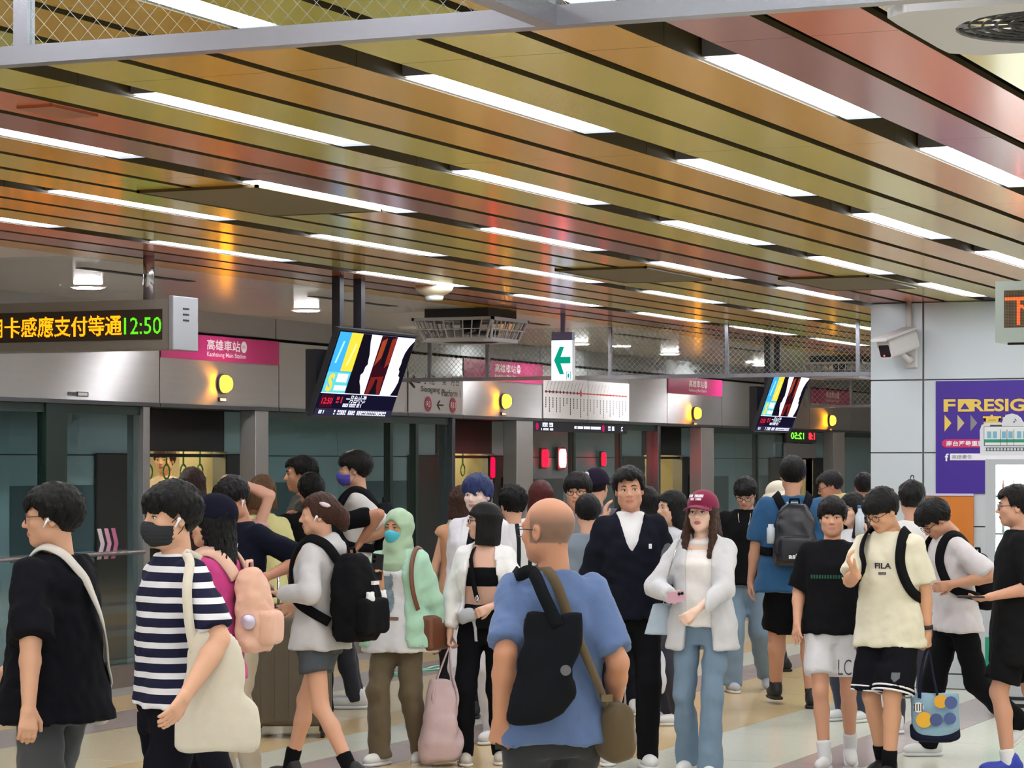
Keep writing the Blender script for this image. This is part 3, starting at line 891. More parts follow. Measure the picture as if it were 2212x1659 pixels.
o = dots_mesh(d2, cell * 0.95, frame((-0.0055, 0.055 + w2 * cell * 0.95, fz0 + 0.035), (0, -1, 0), (0, 0, 1)), 0.42).build('green_digits', emis('led_green_bright', (90, 240, 30), 1.6), sg)
o['kind'] = 'stuff'
x1 = 0.335
o = dots_mesh(d1, cell, frame((-0.0055, x1 + w1 * cell, fz0 + 0.028), (0, -1, 0), (0, 0, 1)), 0.46).build('orange_characters', emis('led_orange', (255, 122, 8), 3.2), sg)
o['kind'] = 'stuff'
p0 = at(2150, 608, 15.3)
sg = empty('scrolling_sign', (p0.x, p0.y, 0))
tag(sg, 'hanging dot-matrix sign with red character cut off by the picture edge', 'display')
zt_, zb_ = 2.832, 2.478
MB().box(0, 0.26, -2.2, 0, zb_, zt_).build('case', mat('sign_case_green', (150, 158, 150), 0.4, 0.4), sg)
MB().box(-0.003, 0, -2.1, -0.052, zb_ + 0.085, zt_ - 0.055).build('led_panel', M_LEDBG, sg)
c2 = (zt_ - zb_ - 0.14) / 24
d1, w1 = led_dots('下車', 20, bold=0.01)
o = dots_mesh(d1, c2, frame((-0.0045, -0.056, zb_ + 0.09 + c2 * 1), (0, -1, 0), (0, 0, 1)), 0.46).build('red_character', emis('led_red_bright', (255, 60, 24), 4), sg); o['kind'] = 'stuff'
dall = [(i, j) for i in range(80) for j in range(24) if (i, j - 1) not in d1]
o = dots_mesh(dall, c2, frame((-0.0042, -0.056, zb_ + 0.09), (0, -1, 0), (0, 0, 1)), 0.3).build('unlit_dots', mat('led_off', (120, 96, 60), 0.6), sg); o['kind'] = 'stuff'
MB().tube([(0.13, -0.9, zt_), (0.13, -0.9, ZC + 0.05)], 0.035, 12).build('hanger_pole', M_CHROME, sg, True)
MB().box(0.05, 0.09, -0.2, -0.06, zb_ - 0.012, zb_).build('clip', M_BLACK, sg)

# ------------------------------------------------------------------ hanging exit sign
p0 = at(1213.5, 735, 22.4)
sg = empty('exit_sign', (p0.x, p0.y, p0.z))
tag(sg, 'narrow lit exit sign with green arrow hanging below the soffit', 'sign')
hs = 88 / FPX * 22.4; ws = 48 / FPX * 22.4
MB().box(0.004, 0.06, -ws / 2 - 0.004, ws / 2 + 0.004, -hs, 0.0).build('case', M_WHITE, sg)
MB().box(0, 0.004, -ws / 2, ws / 2, -hs + 0.004, -0.002).build('lit_face', emis('exit_white', (212, 214, 255), 1.5), sg)
MB().box(0.0, 0.06, -ws / 2, ws / 2, 0, 0.07).box(0.02, 0.04, -0.02, 0.02, 0.07, ZC - p0.z).build('mount', mat('mount_violet', (120, 116, 150), 0.4), sg)
ar = [(-0.07, 0), (-0.018, 0.115), (0.022, 0.115), (-0.01, 0.028), (0.08, 0.028), (0.08, -0.028), (-0.01, -0.028), (0.022, -0.12), (-0.018, -0.12)]
MB().prism(ar, 0.002, FACEX(-0.001, 0, -hs * 0.49)).build('green_arrow', emis('exit_green', (10, 150, 120), 0.8), sg)
mb = MB(); M0 = FACEX(-0.002, -ws * 0.33, -hs * 0.87)
for q in (((-.022, -.032), (.022, -.032), (.022, -.027), (-.022, -.027)), ((-.022, .027), (.022, .027), (.022, .032), (-.022, .032)), ((-.022, -.032), (-.017, -.032), (-.017, .032), (-.022, .032)), ((.017, -.032), (.022, -.032), (.022, .032), (.017, .032)), ((-.006, -.02), (.002, -.02), (.01, .0), (.004, .018), (-.006, .016), (-.01, .0))):
    mb.prism(q, 0.001, M0)
mb.build('running_figure', MATS['exit_green'], sg)

# ------------------------------------------------------------------ hanging screens
def tv(px_c, Y, label):
    x = onY(px_c, Y)
    r = empty('hanging_screen', (x, Y, 2.385)); tag(r, label, 'television', 'hanging information screens')
    t = math.radians(20)
    Mt = frame((0, 0, 0), (1, 0, 0), (0, -math.sin(t), math.cos(t)))
    W, H = 1.16, 0.60
    mb = MB(); mb.box(-W / 2 - 0.015, W / 2 + 0.015, -H / 2 - 0.015, H / 2 + 0.015, -0.04, -0.002, M=Mt); mb.build('bezel', mat('bezel_black', (40, 42, 48), 0.4), r)
    def part(name, pts, lay, m):
        MB().prism([((u - 0.5) * W, (v - 0.5) * H) for u, v in pts], 0.0012, Mt @ Matrix.Translation((0, 0, lay * 0.0014))).build(name, m, r)
    def rc(a, b, c, d): return [(a, b), (c, b), (c, d), (a, d)]
    E = lambda n, c, s=1.0: emis('tv_' + n, c, s)
    part('screen_base', rc(0, 0, 1, 1), 0, E('navy', (22, 20, 44), 0.7))
    part('ad_white', rc(0.30, 0.27, 1, 0.985), 1, E('white', (222, 224, 245)))
    part('ad_blue', rc(0.01, 0.27, 0.30, 0.985), 1, E('blue', (60, 160, 222)))
    part('ad_yellow', [(0.155, 0.53), (0.30, 0.53), (0.30, 0.985), (0.155, 0.985)], 2, E('yellow', (214, 200, 60)))
    part('ad_teal', rc(0.01, 0.27, 0.29, 0.515), 2, E('teal', (90, 190, 196)))
    part('ad_caption', rc(0.14, 0.40, 0.27, 0.50), 3, E('pale', (214, 238, 240)))
    part('ad_caption', rc(0.14, 0.30, 0.29, 0.36), 3, E('pale', (214, 238, 240)))
    part('ad_stripe', [(0.05, 0.62), (0.07, 0.62), (0.10, 0.88), (0.08, 0.88)], 3, E('pale2', (150, 220, 240)))
    part('ad_stripe', [(0.20, 0.60), (0.22, 0.60), (0.26, 0.86), (0.24, 0.86)], 3, E('pale3', (240, 236, 150)))
    sil = [(0.30, 0.27), (0.50, 0.27), (0.47, 0.36), (0.44, 0.42), (0.425, 0.50), (0.45, 0.53), (0.455, 0.60), (0.475, 0.63), (0.465, 0.68), (0.46, 0.74), (0.44, 0.82), (0.42, 0.90), (0.41, 0.985), (0.30, 0.985)]
    part('silhouette', sil, 2, E('ink', (24, 20, 34), 0.6))
    part('poster_panel', rc(0.55, 0.27, 0.755, 0.985), 2, E('dark_red', (54, 14, 26), 0.8))
    part('poster_glow', [(0.56, 0.62), (0.62, 0.72), (0.63, 0.96), (0.57, 0.92)], 3, E('orange', (170, 70, 40), 0.7))
    part('poster_glow', [(0.70, 0.60), (0.745, 0.66), (0.745, 0.97), (0.69, 0.95)], 3, E('orange2', (150, 50, 34), 0.7))
    part('poster_glow', [(0.56, 0.28), (0.74, 0.28), (0.73, 0.50), (0.57, 0.48)], 3, E('orange3', (126, 36, 32), 0.7))
    part('poster_figure', [(0.60, 0.28), (0.70, 0.28), (0.67, 0.38), (0.66, 0.46), (0.635, 0.46), (0.625, 0.38)], 4, E('ink', (24, 20, 34), 0.6))
    part('poster_figure', [(0.635, 0.62), (0.675, 0.62), (0.69, 0.985), (0.625, 0.985)], 4, E('ink', (24, 20, 34), 0.6))
    sil2 = [(1, 0.27), (0.90, 0.27), (0.93, 0.34), (0.955, 0.44), (0.95, 0.50), (0.925, 0.52), (0.925, 0.57), (0.905, 0.60), (0.915, 0.66), (0.91, 0.72), (0.92, 0.80), (0.95, 0.88), (0.99, 0.94), (1, 0.95)]
    part('silhouette', sil2, 2, E('ink', (24, 20, 34), 0.6))
    part('rule_line', rc(0.0, 0.262, 1, 0.272), 3, E('white', (222, 224, 245)))
    def txt(name, s, u, v, h, w, m, lay=3, bold=0.02):
        text_mb(MB(), s, Mt @ Matrix.Translation(((u - 0.5) * W, (v - 0.5) * H, lay * 0.0014)), h, w, bold=bold).build(name, m, r)
    def bars(name, u, v, h, w, n, m):
        o = glyph_bars(MB(), Mt @ Matrix.Translation(((u - 0.5) * W, (v - 0.5) * H, 4 * 0.0014)), w, h, n, n).build(name, m, r); o['kind'] = 'stuff'
    txt('letter_s', 'S', 0.075, 0.39, 0.13, 0.085, E('gold', (240, 196, 70)), 4, 0.04)
    part('clock_box', rc(0.03, 0.10, 0.185, 0.245), 2, E('dark_box', (70, 14, 36), 0.7))
    txt('clock_digits', '12:50', 0.108, 0.175, 0.045, 0.15, E('red', (210, 40, 60)), 4)
    bars('arrival_text', 0.26, 0.19, 0.045, 0.09, 4, E('red', (210, 40, 60)))
    txt('platform_text', '一月台/小港', 0.47, 0.205, 0.06, 0.30, E('white', (222, 224, 245)), 4)
    bars('platform_caption', 0.44, 0.13, 0.025, 0.28, 20, E('white', (222, 224, 245)))
    part('ticker', rc(0.0, 0.0, 1, 0.085), 2, E('ticker', (44, 42, 66), 0.8))
    bars('ticker_text', 0.58, 0.042, 0.032, 0.80, 30, E('white', (222, 224, 245)))
    bars('ticker_tag', 0.08, 0.042, 0.026, 0.08, 5, E('white', (222, 224, 245)))
    for sx in (-0.30, 0.02):
        MB().box(sx - 0.03, sx + 0.03, 0.03, 0.09, 0.1, ZC - 2.385).build('hanger_post', mat('hanger_black', (26, 24, 30), 0.5), r)
    # dark box standing in for the rear screen's edge, and bracket behind the panel
    MB().box(-0.56, -0.2, 0.09, 0.17, -0.26, 0.16).build('rear_screen_box', MATS['hanger_black'], r)
    MB().box(-0.35, 0.1, 0.04, 0.14, -0.05, 0.1).build('bracket', MATS['hanger_black'], r)
tv(790, 8.2, 'tilted hanging screen showing an advert and 12:50, near the direction board')
tv(1691, 8.2, 'farther tilted hanging screen showing the same advert, left of the white pillar')

# ------------------------------------------------------------------ ceiling fans in square cages
fan_src = None
def fan(x, y, z, label, s=0.74):
    r = empty('ceiling_fan', (x, y, z)); tag(r, label, 'fan', 'caged ceiling fans')
    M_F = mat('fan_cream', (172, 170, 172), 0.45); M_FD = mat('fan_dark', (34, 32, 34), 0.6)
    h = s / 2
    MB().box(-h * 0.78, h * 0.78, -h * 0.78, h * 0.78, -0.075, 0.0).build('mount_plate', M_FD, r)
    mb = MB()
    for a, b, c, d in ((-h, h, -h, -h + 0.025), (-h, h, h - 0.025, h), (-h, -h + 0.025, -h, h), (h - 0.025, h, -h, h)):
        mb.box(a, b, c, d, -0.10, -0.075)
    mb.build('upper_frame', M_F, r)
    q = h * 0.86
    # lower plate: square ring with round opening
    n = 32; R = q * 0.72
    outp = []
    for k in range(n):
        t = 2 * math.pi * (k + 0.5) / n
        c_, s_ = math.cos(t), math.sin(t); e = q / max(abs(c_), abs(s_)); e = min(e, q * 1.28)
        outp.append((e * c_, e * s_))
    v = []; f = []
    for zz in (-0.27, -0.24):
        v += [(a, b, zz) for a, b in outp] + [(R * math.cos(2 * math.pi * (k + 0.5) / n), R * math.sin(2 * math.pi * (k + 0.5) / n), zz) for k in range(n)]
    for k in range(n):
        k2 = (k + 1) % n
        f += [(k, k2, n + k2, n + k), (2 * n + k, 3 * n + k, 3 * n + k2, 2 * n + k2), (k, 2 * n + k, 2 * n + k2, k2), (n + k, n + k2, 3 * n + k2, 3 * n + k)]
    MB().raw(v, f).build('lower_plate', M_F, r)
    for sx, sy in ((1, 0), (-1, 0), (0, 1), (0, -1)):
        for k in range(-4, 5):
            u = k / 4
            top = (sx * (h - 0.012) + sy * u * (h - 0.02), sy * (h - 0.012) + sx * u * (h - 0.02), -0.09)
            bot = (sx * (q - 0.012) + sy * u * (q - 0.04), sy * (q - 0.012) + sx * u * (q - 0.04), -0.25)
            MB().tube([top, bot], 0.012 if abs(k) == 4 else 0.006, 6).build('cage_bar', M_F, r)
        MB().tube([(sx * (h * .93) - sy * h * .93, sy * (h * .93) - sx * h * .93, -0.17), (sx * (h * .93) + sy * h * .93, sy * (h * .93) + sx * h * .93, -0.17)], 0.005, 6).build('cage_rail', M_F, r)
    mb = MB()
    for k in range(1, 9):
        rr = R * k / 8.0
        mb.tube([(rr * math.cos(2 * math.pi * t / 32), rr * math.sin(2 * math.pi * t / 32), -0.262) for t in range(33)], 0.0035, 4, caps=False)
    for t in range(16):
        a = 2 * math.pi * t / 16
        mb.tube([(0, 0, -0.26), (R * math.cos(a), R * math.sin(a), -0.26)], 0.0035, 4, caps=False)
    o = mb.build('grille', M_FD, r); o['kind'] = 'stuff'
    MB().tube([(0, 0, -0.07), (0, 0, -0.20)], [0.09, 0.07], 16).build('motor', M_FD, r, True)
    for k in range(4):
        t = k * math.pi / 2 + 0.4
        M0 = Matrix.Rotation(t, 4, 'Z') @ Matrix.Translation((0.06, 0, -0.19)) @ Matrix.Rotation(0.4, 4, 'X')
        MB().box(0, 0.17, -0.05, 0.05, -0.003, 0.003, M=M0).build('blade', mat('blade_grey', (120, 120, 124), 0.4), r)
p = at(1017, 673, (3.04 - CAMZ) * FPX / (HOR - 673)); fan(p.x, p.y, ZC, 'caged square ceiling fan beside the middle smoke barrier')
p = at(1815, 772, (3.04 - CAMZ) * FPX / (HOR - 772)); fan(p.x, p.y, ZC, 'farther caged ceiling fan seen through the smoke barrier glass')
p = at(2300, 60, 6.05); fan(p.x, p.y, ZC, 'nearest caged ceiling fan in the upper corner with round dark grille', 0.80)

# ------------------------------------------------------------------ surveillance camera on the pillar
p0 = at(1908, 735, 20.2)
cc = empty('security_camera', (PX, p0.y, p0.z)); tag(cc, 'white security camera with dark lens on the corner of the pillar', 'security camera')
M_CC = mat('cctv_white', (206, 202, 198), 0.4)
MB().tube([(-0.03, -0.005, 0.06), (-0.03, -0.005, ZC - p0.z)], 0.024, 10).build('conduit', M_CC, cc, True)
box('wall_plate', -0.03, 0, -0.075, 0.035, -0.19, 0.06, M_CC, cc, 0.012, 2)
MB().tube([(-0.02, -0.02, -0.12), (-0.10, -0.02, -0.13), (-0.16, 0.02, -0.08), (-0.18, 0.04, -0.04)], [0.035, 0.03, 0.025, 0.025], 10).build('bracket_arm', M_CC, cc, True)
dv = Vector((-0.80, 0.50, -0.30)).normalized(); sd = dv.cross(Vector((0, 0, 1))).normalized(); uu = sd.cross(dv)
Mc = Matrix.Identity(4)
for i in range(3):
    Mc[i][0] = sd[i]; Mc[i][1] = uu[i]; Mc[i][2] = dv[i]; Mc[i][3] = (-0.17, 0.02, 0.0)[i]
def rr(w, h, c):
    pts = []
    for sx, sy, a0 in ((1, 1, 0), (-1, 1, 90), (-1, -1, 180), (1, -1, 270)):
        for k in range(4):
            a = math.radians(a0 + 30 * k); pts.append((sx * (w - c) + c * math.cos(a), sy * (h - c) + c * math.sin(a)))
    return pts
MB().prism(rr(0.075, 0.075, 0.035), 0.30, Mc @ Matrix.Translation((0, 0, -0.12))).build('housing', M_CC, cc)
MB().prism(rr(0.088, 0.012, 0.01), 0.34, Mc @ Matrix.Translation((0, 0.088, -0.12))).build('sunshield', M_CC, cc)
MB().prism(rr(0.058, 0.048, 0.012), 0.004, Mc @ Matrix.Translation((0, -0.01, 0.1805))).build('lens_window', mat('lens_dark', (30, 22, 34), 0.12), cc)
MB().prism(circle(0.006, 8), 0.003, Mc @ Matrix.Translation((0.012, -0.046, 0.1855))).build('status_light', emis('status_red', (255, 60, 60), 6), cc)

# green floor marking by the doors
p0 = at(915, 1447, 10146 / 447)
o = MB().prism([(-0.75, -0.13), (0.75, -0.13), (0.75, 0.13), (-0.75, 0.13)], 0.002, frame((p0.x, p0.y, 0.0005), (1, 0, 0), (0, 1, 0))).build('floor_sticker', mat('sticker_green', (40, 150, 110), 0.4))
tag(o, 'green rectangular floor sticker with white wavy lines near the second doorway', 'floor sticker')
for k in range(2):
    MB().ribbon([(p0.x - 0.6 + 0.06 * i, p0.y - 0.05 + 0.1 * k + 0.025 * math.sin(i * 0.9), 0.004) for i in range(21)], [(0, 0, 1)] * 21, 0.03, 0.002).build('wave_line', M_LETW, o)
# ------------------------------------------------------------------ modelling with distance fields
class G:
    """a grid of signed distances that is turned into a mesh"""
    def __init__(s, lo, hi, h):
        s.h = h
        s.lo = np.array(lo, float)
        n = np.ceil((np.array(hi) - s.lo) / h).astype(int) + 1
        s.ax = [(s.lo[i] + h * np.arange(n[i])).astype(np.float32) for i in range(3)]
        s.F = np.full(n, 9.0, np.float32)
    def sl(s, lo, hi, m):
        out = []
        for i in range(3):
            a = int(max(0, math.floor((lo[i] - m - s.lo[i]) / s.h)))
            b = int(min(len(s.ax[i]), math.ceil((hi[i] + m - s.lo[i]) / s.h) + 1))
            if b <= a:
                return None
            out.append(slice(a, b))
        return tuple(out)
    def co(s, q):
        return s.ax[0][q[0]][:, None, None], s.ax[1][q[1]][None, :, None], s.ax[2][q[2]][None, None, :]
    def put(s, q, d, k, op):
        A = s.F[q]
        if op == 'add':
            if k > 0:
                h = np.clip(0.5 + 0.5 * (A - d) / k, 0, 1)
                s.F[q] = A * (1 - h) + d * h - k * h * (1 - h)
            else:
                s.F[q] = np.minimum(A, d)
        else:
            if k > 0:
                h = np.clip(0.5 - 0.5 * (A + d) / k, 0, 1)
                s.F[q] = A * (1 - h) - d * h + k * h * (1 - h)
            else:
                s.F[q] = np.maximum(A, -d)
    def cap(s, a, b, ra, rb=None, k=0.0, op='add'):
        rb = ra if rb is None else rb
        a = np.array(a, float); b = np.array(b, float); r = max(ra, rb)
        q = s.sl(np.minimum(a, b) - r, np.maximum(a, b) + r, max(k, 0.02) + 2 * s.h)
        if q is None: return s
        X, Y, Z = s.co(q)
        ab = b - a; L = float(ab @ ab) + 1e-12
        t = np.clip(((X - a[0]) * ab[0] + (Y - a[1]) * ab[1] + (Z - a[2]) * ab[2]) / L, 0, 1)
        d = np.sqrt((X - a[0] - t * ab[0]) ** 2 + (Y - a[1] - t * ab[1]) ** 2 + (Z - a[2] - t * ab[2]) ** 2) - (ra + (rb - ra) * t)
        s.put(q, d, k, op); return s
    def ell(s, c, r, k=0.0, op='add'):
        c = np.array(c, float); r = np.array(r, float)
        q = s.sl(c - r, c + r, max(k, 0.02) + 2 * s.h)
        if q is None: return s
        X, Y, Z = s.co(q)
        x, y, z = X - c[0], Y - c[1], Z - c[2]
        k0 = np.sqrt((x / r[0]) ** 2 + (y / r[1]) ** 2 + (z / r[2]) ** 2)
        k1 = np.sqrt((x / r[0] ** 2) ** 2 + (y / r[1] ** 2) ** 2 + (z / r[2] ** 2) ** 2) + 1e-9
        s.put(q, k0 * (k0 - 1) / k1, k, op); return s
    def box(s, c, hf, rd=0.01, k=0.0, op='add', R=None):
        c = np.array(c, float); hf = np.array(hf, float)
        e = np.linalg.norm(hf) if R is not None else hf
        q = s.sl(c - e, c + e, max(k, 0.02) + 2 * s.h)
        if q is None: return s
        X, Y, Z = s.co(q)
        x, y, z = X - c[0], Y - c[1], Z - c[2]
        if R is not None:
            x, y, z = [x * R[i][0] + y * R[i][1] + z * R[i][2] for i in range(3)]
        x, y, z = np.abs(x) - hf[0] + rd, np.abs(y) - hf[1] + rd, np.abs(z) - hf[2] + rd
        d = np.sqrt(np.maximum(x, 0) ** 2 + np.maximum(y, 0) ** 2 + np.maximum(z, 0) ** 2) + np.minimum(np.maximum(np.maximum(x, y), z), 0) - rd
        s.put(q, d, k, op); return s
    def loft(s, nodes, k=0.0, p=2.3, op='add', rnd=0.0):
        """nodes: (z, cx, cy, rx, ry) from low to high"""
        N = np.array(sorted(nodes), float)
        rx, ry = N[:, 3].max(), N[:, 4].max()
        lo = (N[:, 1].min() - rx, N[:, 2].min() - ry, N[0, 0]); hi = (N[:, 1].max() + rx, N[:, 2].max() + ry, N[-1, 0])
        q = s.sl(lo, hi, max(k, 0.02) + 2 * s.h)
        if q is None: return s
        X, Y, Z = s.co(q)
        z = Z.ravel()
        f = lambda i: np.interp(z, N[:, 0], N[:, i])[None, None, :].astype(np.float32)
        # smooth the profile a little
        cx, cy, ax, ay = f(1), f(2), f(3), f(4)
        d = ((np.abs((X - cx) / ax) ** p + np.abs((Y - cy) / ay) ** p) ** (1 / p) - 1) * np.minimum(ax, ay)
        d = np.maximum(d, np.maximum(N[0, 0] - Z, Z - N[-1, 0]))
        s.put(q, d, k, op); return s
    def plane(s, p, n):
        """keep the side the normal points away from"""
        n = np.array(n, float); n /= np.linalg.norm(n)
        X, Y, Z = s.co((slice(None),) * 3)
        s.F = np.maximum(s.F, (X - p[0]) * n[0] + (Y - p[1]) * n[1] + (Z - p[2]) * n[2]); return s
    def func(s, fn, op='max'):
        X, Y, Z = s.co((slice(None),) * 3)
        d = fn(X, Y, Z)
        s.F = np.maximum(s.F, d) if op == 'max' else (np.minimum(s.F, d) if op == 'min' else s.F + d)
        return s
    def wrinkle(s, amp, freq, seed=0, n=5, axis=(1, 1, 1)):
        rg = np.random.RandomState(seed)
        X, Y, Z = s.co((slice(None),) * 3)
        w = 0
        for i in range(n):
            k = rg.normal(size=3) * np.array(axis); k = k / (np.linalg.norm(k) + 1e-6) * freq * rg.uniform(0.6, 1.5)
            ph = X * k[0] + Y * k[1] + Z * k[2] + rg.uniform(0, 6.28)
            k2 = rg.normal(size=3) * freq * 0.35
            w = w + 1.3 - 2 * np.abs(np.sin(0.5 * (ph + 1.3 * np.sin(X * k2[0] + Y * k2[1] + Z * k2[2]))))
        s.F = s.F + (amp * w / math.sqrt(n)).astype(np.float32)
        return s
    def mesh(s):
        F = s.F
        # close the border
        for ax in range(3):
            ix = [slice(None)] * 3
            ix[ax] = 0; F[tuple(ix)] = np.maximum(F[tuple(ix)], 1e-3)
            ix[ax] = -1; F[tuple(ix)] = np.maximum(F[tuple(ix)], 1e-3)
        S = F < 0
        c = np.zeros(tuple(n - 1 for n in F.shape), np.int8)
        for o in np.ndindex(2, 2, 2):
            c += S[o[0]:F.shape[0] - 1 + o[0], o[1]:F.shape[1] - 1 + o[1], o[2]:F.shape[2] - 1 + o[2]]
        mask = (c > 0) & (c < 8)
        idx = np.argwhere(mask)
        if len(idx) == 0:
            return np.zeros((0, 3)), np.zeros((0, 4), int)
        vid = np.full(mask.shape, -1, np.int32); vid[mask] = np.arange(len(idx))
        val = {o: F[idx[:, 0] + o[0], idx[:, 1] + o[1], idx[:, 2] + o[2]] for o in np.ndindex(2, 2, 2)}
        acc = np.zeros((len(idx), 3)); cnt = np.zeros(len(idx))
        for o in np.ndindex(2, 2, 2):
            for ax in range(3):
                if o[ax] == 0:
                    o2 = tuple(1 if i == ax else o[i] for i in range(3))
                    f1, f2 = val[o], val[o2]
                    cr = (f1 < 0) != (f2 < 0)
                    t = np.where(cr, f1 / np.where(cr, f1 - f2, 1), 0)
                    P = np.tile(np.array(o, float), (len(idx), 1)); P[:, ax] += t
                    acc[cr] += P[cr]; cnt[cr] += 1
        V = s.lo + (idx + acc / cnt[:, None]) * s.h
        Q = []
        for ax in range(3):
            u, v = (ax + 1) % 3, (ax + 2) % 3
            a = [slice(None)] * 3; b = [slice(None)] * 3
            a[ax] = slice(0, -1); b[ax] = slice(1, None)
            for w in (u, v):
                a[w] = slice(1, -1); b[w] = slice(1, -1)
            A, B = S[tuple(a)], S[tuple(b)]
            e = np.argwhere(A != B)
            if len(e) == 0: continue
            ins = A[e[:, 0], e[:, 1], e[:, 2]]
            e = e.copy(); e[:, u] += 1; e[:, v] += 1
            def cell(du, dv):
                q = e.copy(); q[:, u] -= du; q[:, v] -= dv
                return vid[q[:, 0], q[:, 1], q[:, 2]]
            quad = np.stack([cell(1, 1), cell(0, 1), cell(0, 0), cell(1, 0)], 1)
            quad[~ins] = quad[~ins][:, ::-1]
            Q.append(quad)
        return V, np.concatenate(Q)
def relax(V, Q, n=1, w=0.5):
    for _ in range(n):
        acc = np.zeros_like(V); cnt = np.zeros(len(V))
        for i in range(4):
            a, b = Q[:, i], Q[:, (i + 1) % 4]
            np.add.at(acc, a, V[b]); np.add.at(cnt, a, 1); np.add.at(acc, b, V[a]); np.add.at(cnt, b, 1)
        V = V * (1 - w) + w * acc / np.maximum(cnt, 1)[:, None]
    return V
def quad_obj(name, V, Q, m, parent=None, cols=None):
    me = bpy.data.meshes.new(name)
    me.vertices.add(len(V)); me.vertices.foreach_set('co', np.asarray(V, np.float32).ravel())
    me.loops.add(len(Q) * 4); me.loops.foreach_set('vertex_index', np.asarray(Q, np.int32).ravel())
    me.polygons.add(len(Q)); me.polygons.foreach_set('loop_start', np.arange(0, len(Q) * 4, 4, dtype=np.int32))
    me.polygons.foreach_set('use_smooth', np.ones(len(Q), bool))
    me.update(calc_edges=True)
    if cols is not None:
        at_ = me.color_attributes.new('tint', 'FLOAT_COLOR', 'POINT')
        at_.data.foreach_set('color', np.concatenate([cols, np.ones((len(cols), 1))], 1).astype(np.float32).ravel())
    me.materials.append(m)
    return link(bpy.data.objects.new(name, me), parent)

# ------------------------------------------------------------------ cloth, skin and hair materials
def cloth(col, rough=0.9, name=None, noise=0.06, sheen=0.15):
    if sum(col) < 160:
        sheen = 0.0; col = tuple(int(c * 0.72) for c in col)
    n = name or 'cloth_%d_%d_%d_%d' % (tuple(col) + (int(rough * 100),))
    return mat(n, col, rough, noise=noise, nscale=25, bump=0.12, bscale=220, sheen=sheen, spec=0.25 if sheen else 0.12)
def skin_mat():
    if 'skin' in MATS: return MATS['skin']
    m = mat('skin', (220, 170, 140), 0.5, spec=0.35)
    nt = m.node_tree; b = nt.nodes['Principled BSDF']
    a = nt.nodes.new('ShaderNodeVertexColor'); a.layer_name = 'tint'
    nt.links.new(a.outputs[0], b.inputs['Base Color'])
    b.inputs['Subsurface Weight'].default_value = 0.0
    return m
def stripes(name, c1, c2, period, frac, axis='Z', off=0.0, tilt=0.0):
    if name in MATS: return MATS[name]
    m = mat(name, c1, 0.9, spec=0.2)
    nt = m.node_tree; b = nt.nodes['Principled BSDF']
    tc = nt.nodes.new('ShaderNodeTexCoord'); sp = nt.nodes.new('ShaderNodeSeparateXYZ')
    nt.links.new(tc.outputs['Object'], sp.inputs[0])
    md = nt.nodes.new('ShaderNodeMath'); md.operation = 'MULTIPLY_ADD'
    nt.links.new(sp.outputs[axis], md.inputs[0]); md.inputs[1].default_value = 1 / period; md.inputs[2].default_value = off + 100
    t2 = nt.nodes.new('ShaderNodeMath'); t2.operation = 'MULTIPLY_ADD'
    nt.links.new(sp.outputs['Y'], t2.inputs[0]); t2.inputs[1].default_value = tilt; nt.links.new(md.outputs[0], t2.inputs[2])
    fr = nt.nodes.new('ShaderNodeMath'); fr.operation = 'FRACT'; nt.links.new(t2.outputs[0], fr.inputs[0])
    lt = nt.nodes.new('ShaderNodeMath'); lt.operation = 'LESS_THAN'; nt.links.new(fr.outputs[0], lt.inputs[0]); lt.inputs[1].default_value = frac
    mx = nt.nodes.new('ShaderNodeMix'); mx.data_type = 'RGBA'
    mx.inputs[6].default_value = lin(c1) + (1,); mx.inputs[7].default_value = lin(c2) + (1,)
    nt.links.new(lt.outputs[0], mx.inputs[0]); nt.links.new(mx.outputs[2], b.inputs['Base Color'])
    return m
def hair_mat(col, rough=0.38):
    return mat('hair_%d_%d_%d' % tuple(col), tuple(int(c * (0.45 if sum(col) < 120 else 0.85)) for c in col), rough, noise=0.35, nscale=14, stretch=(6, 6, 0.8), bump=0.5, bscale=60, spec=0.22)

# ------------------------------------------------------------------ people
def v3(*a): return np.array(a, float)
def unit(v):
    v = np.array(v, float); return v / (np.linalg.norm(v) + 1e-9)
def ik(a, b, l1, l2, pole):
    ab = b - a; L = np.linalg.norm(ab); L2 = min(L, (l1 + l2) * 0.998)
    u = unit(ab)
    b = a + u * L2
    x = (l1 * l1 - l2 * l2 + L2 * L2) / (2 * L2)
    hh = math.sqrt(max(l1 * l1 - x * x, 0))
    p = np.array(pole, float); p = p - u * (p @ u)
    return a + u * x + unit(p) * hh, b
def rotx(a):
    c, s = math.cos(a), math.sin(a); return np.array([[1, 0, 0], [0, c, -s], [0, s, c]])
def roty(a):
    c, s = math.cos(a), math.sin(a); return np.array([[c, 0, s], [0, 1, 0], [-s, 0, c]])
def rotz(a):
    c, s = math.cos(a), math.sin(a); return np.array([[c, -s, 0], [s, c, 0], [0, 0, 1]])

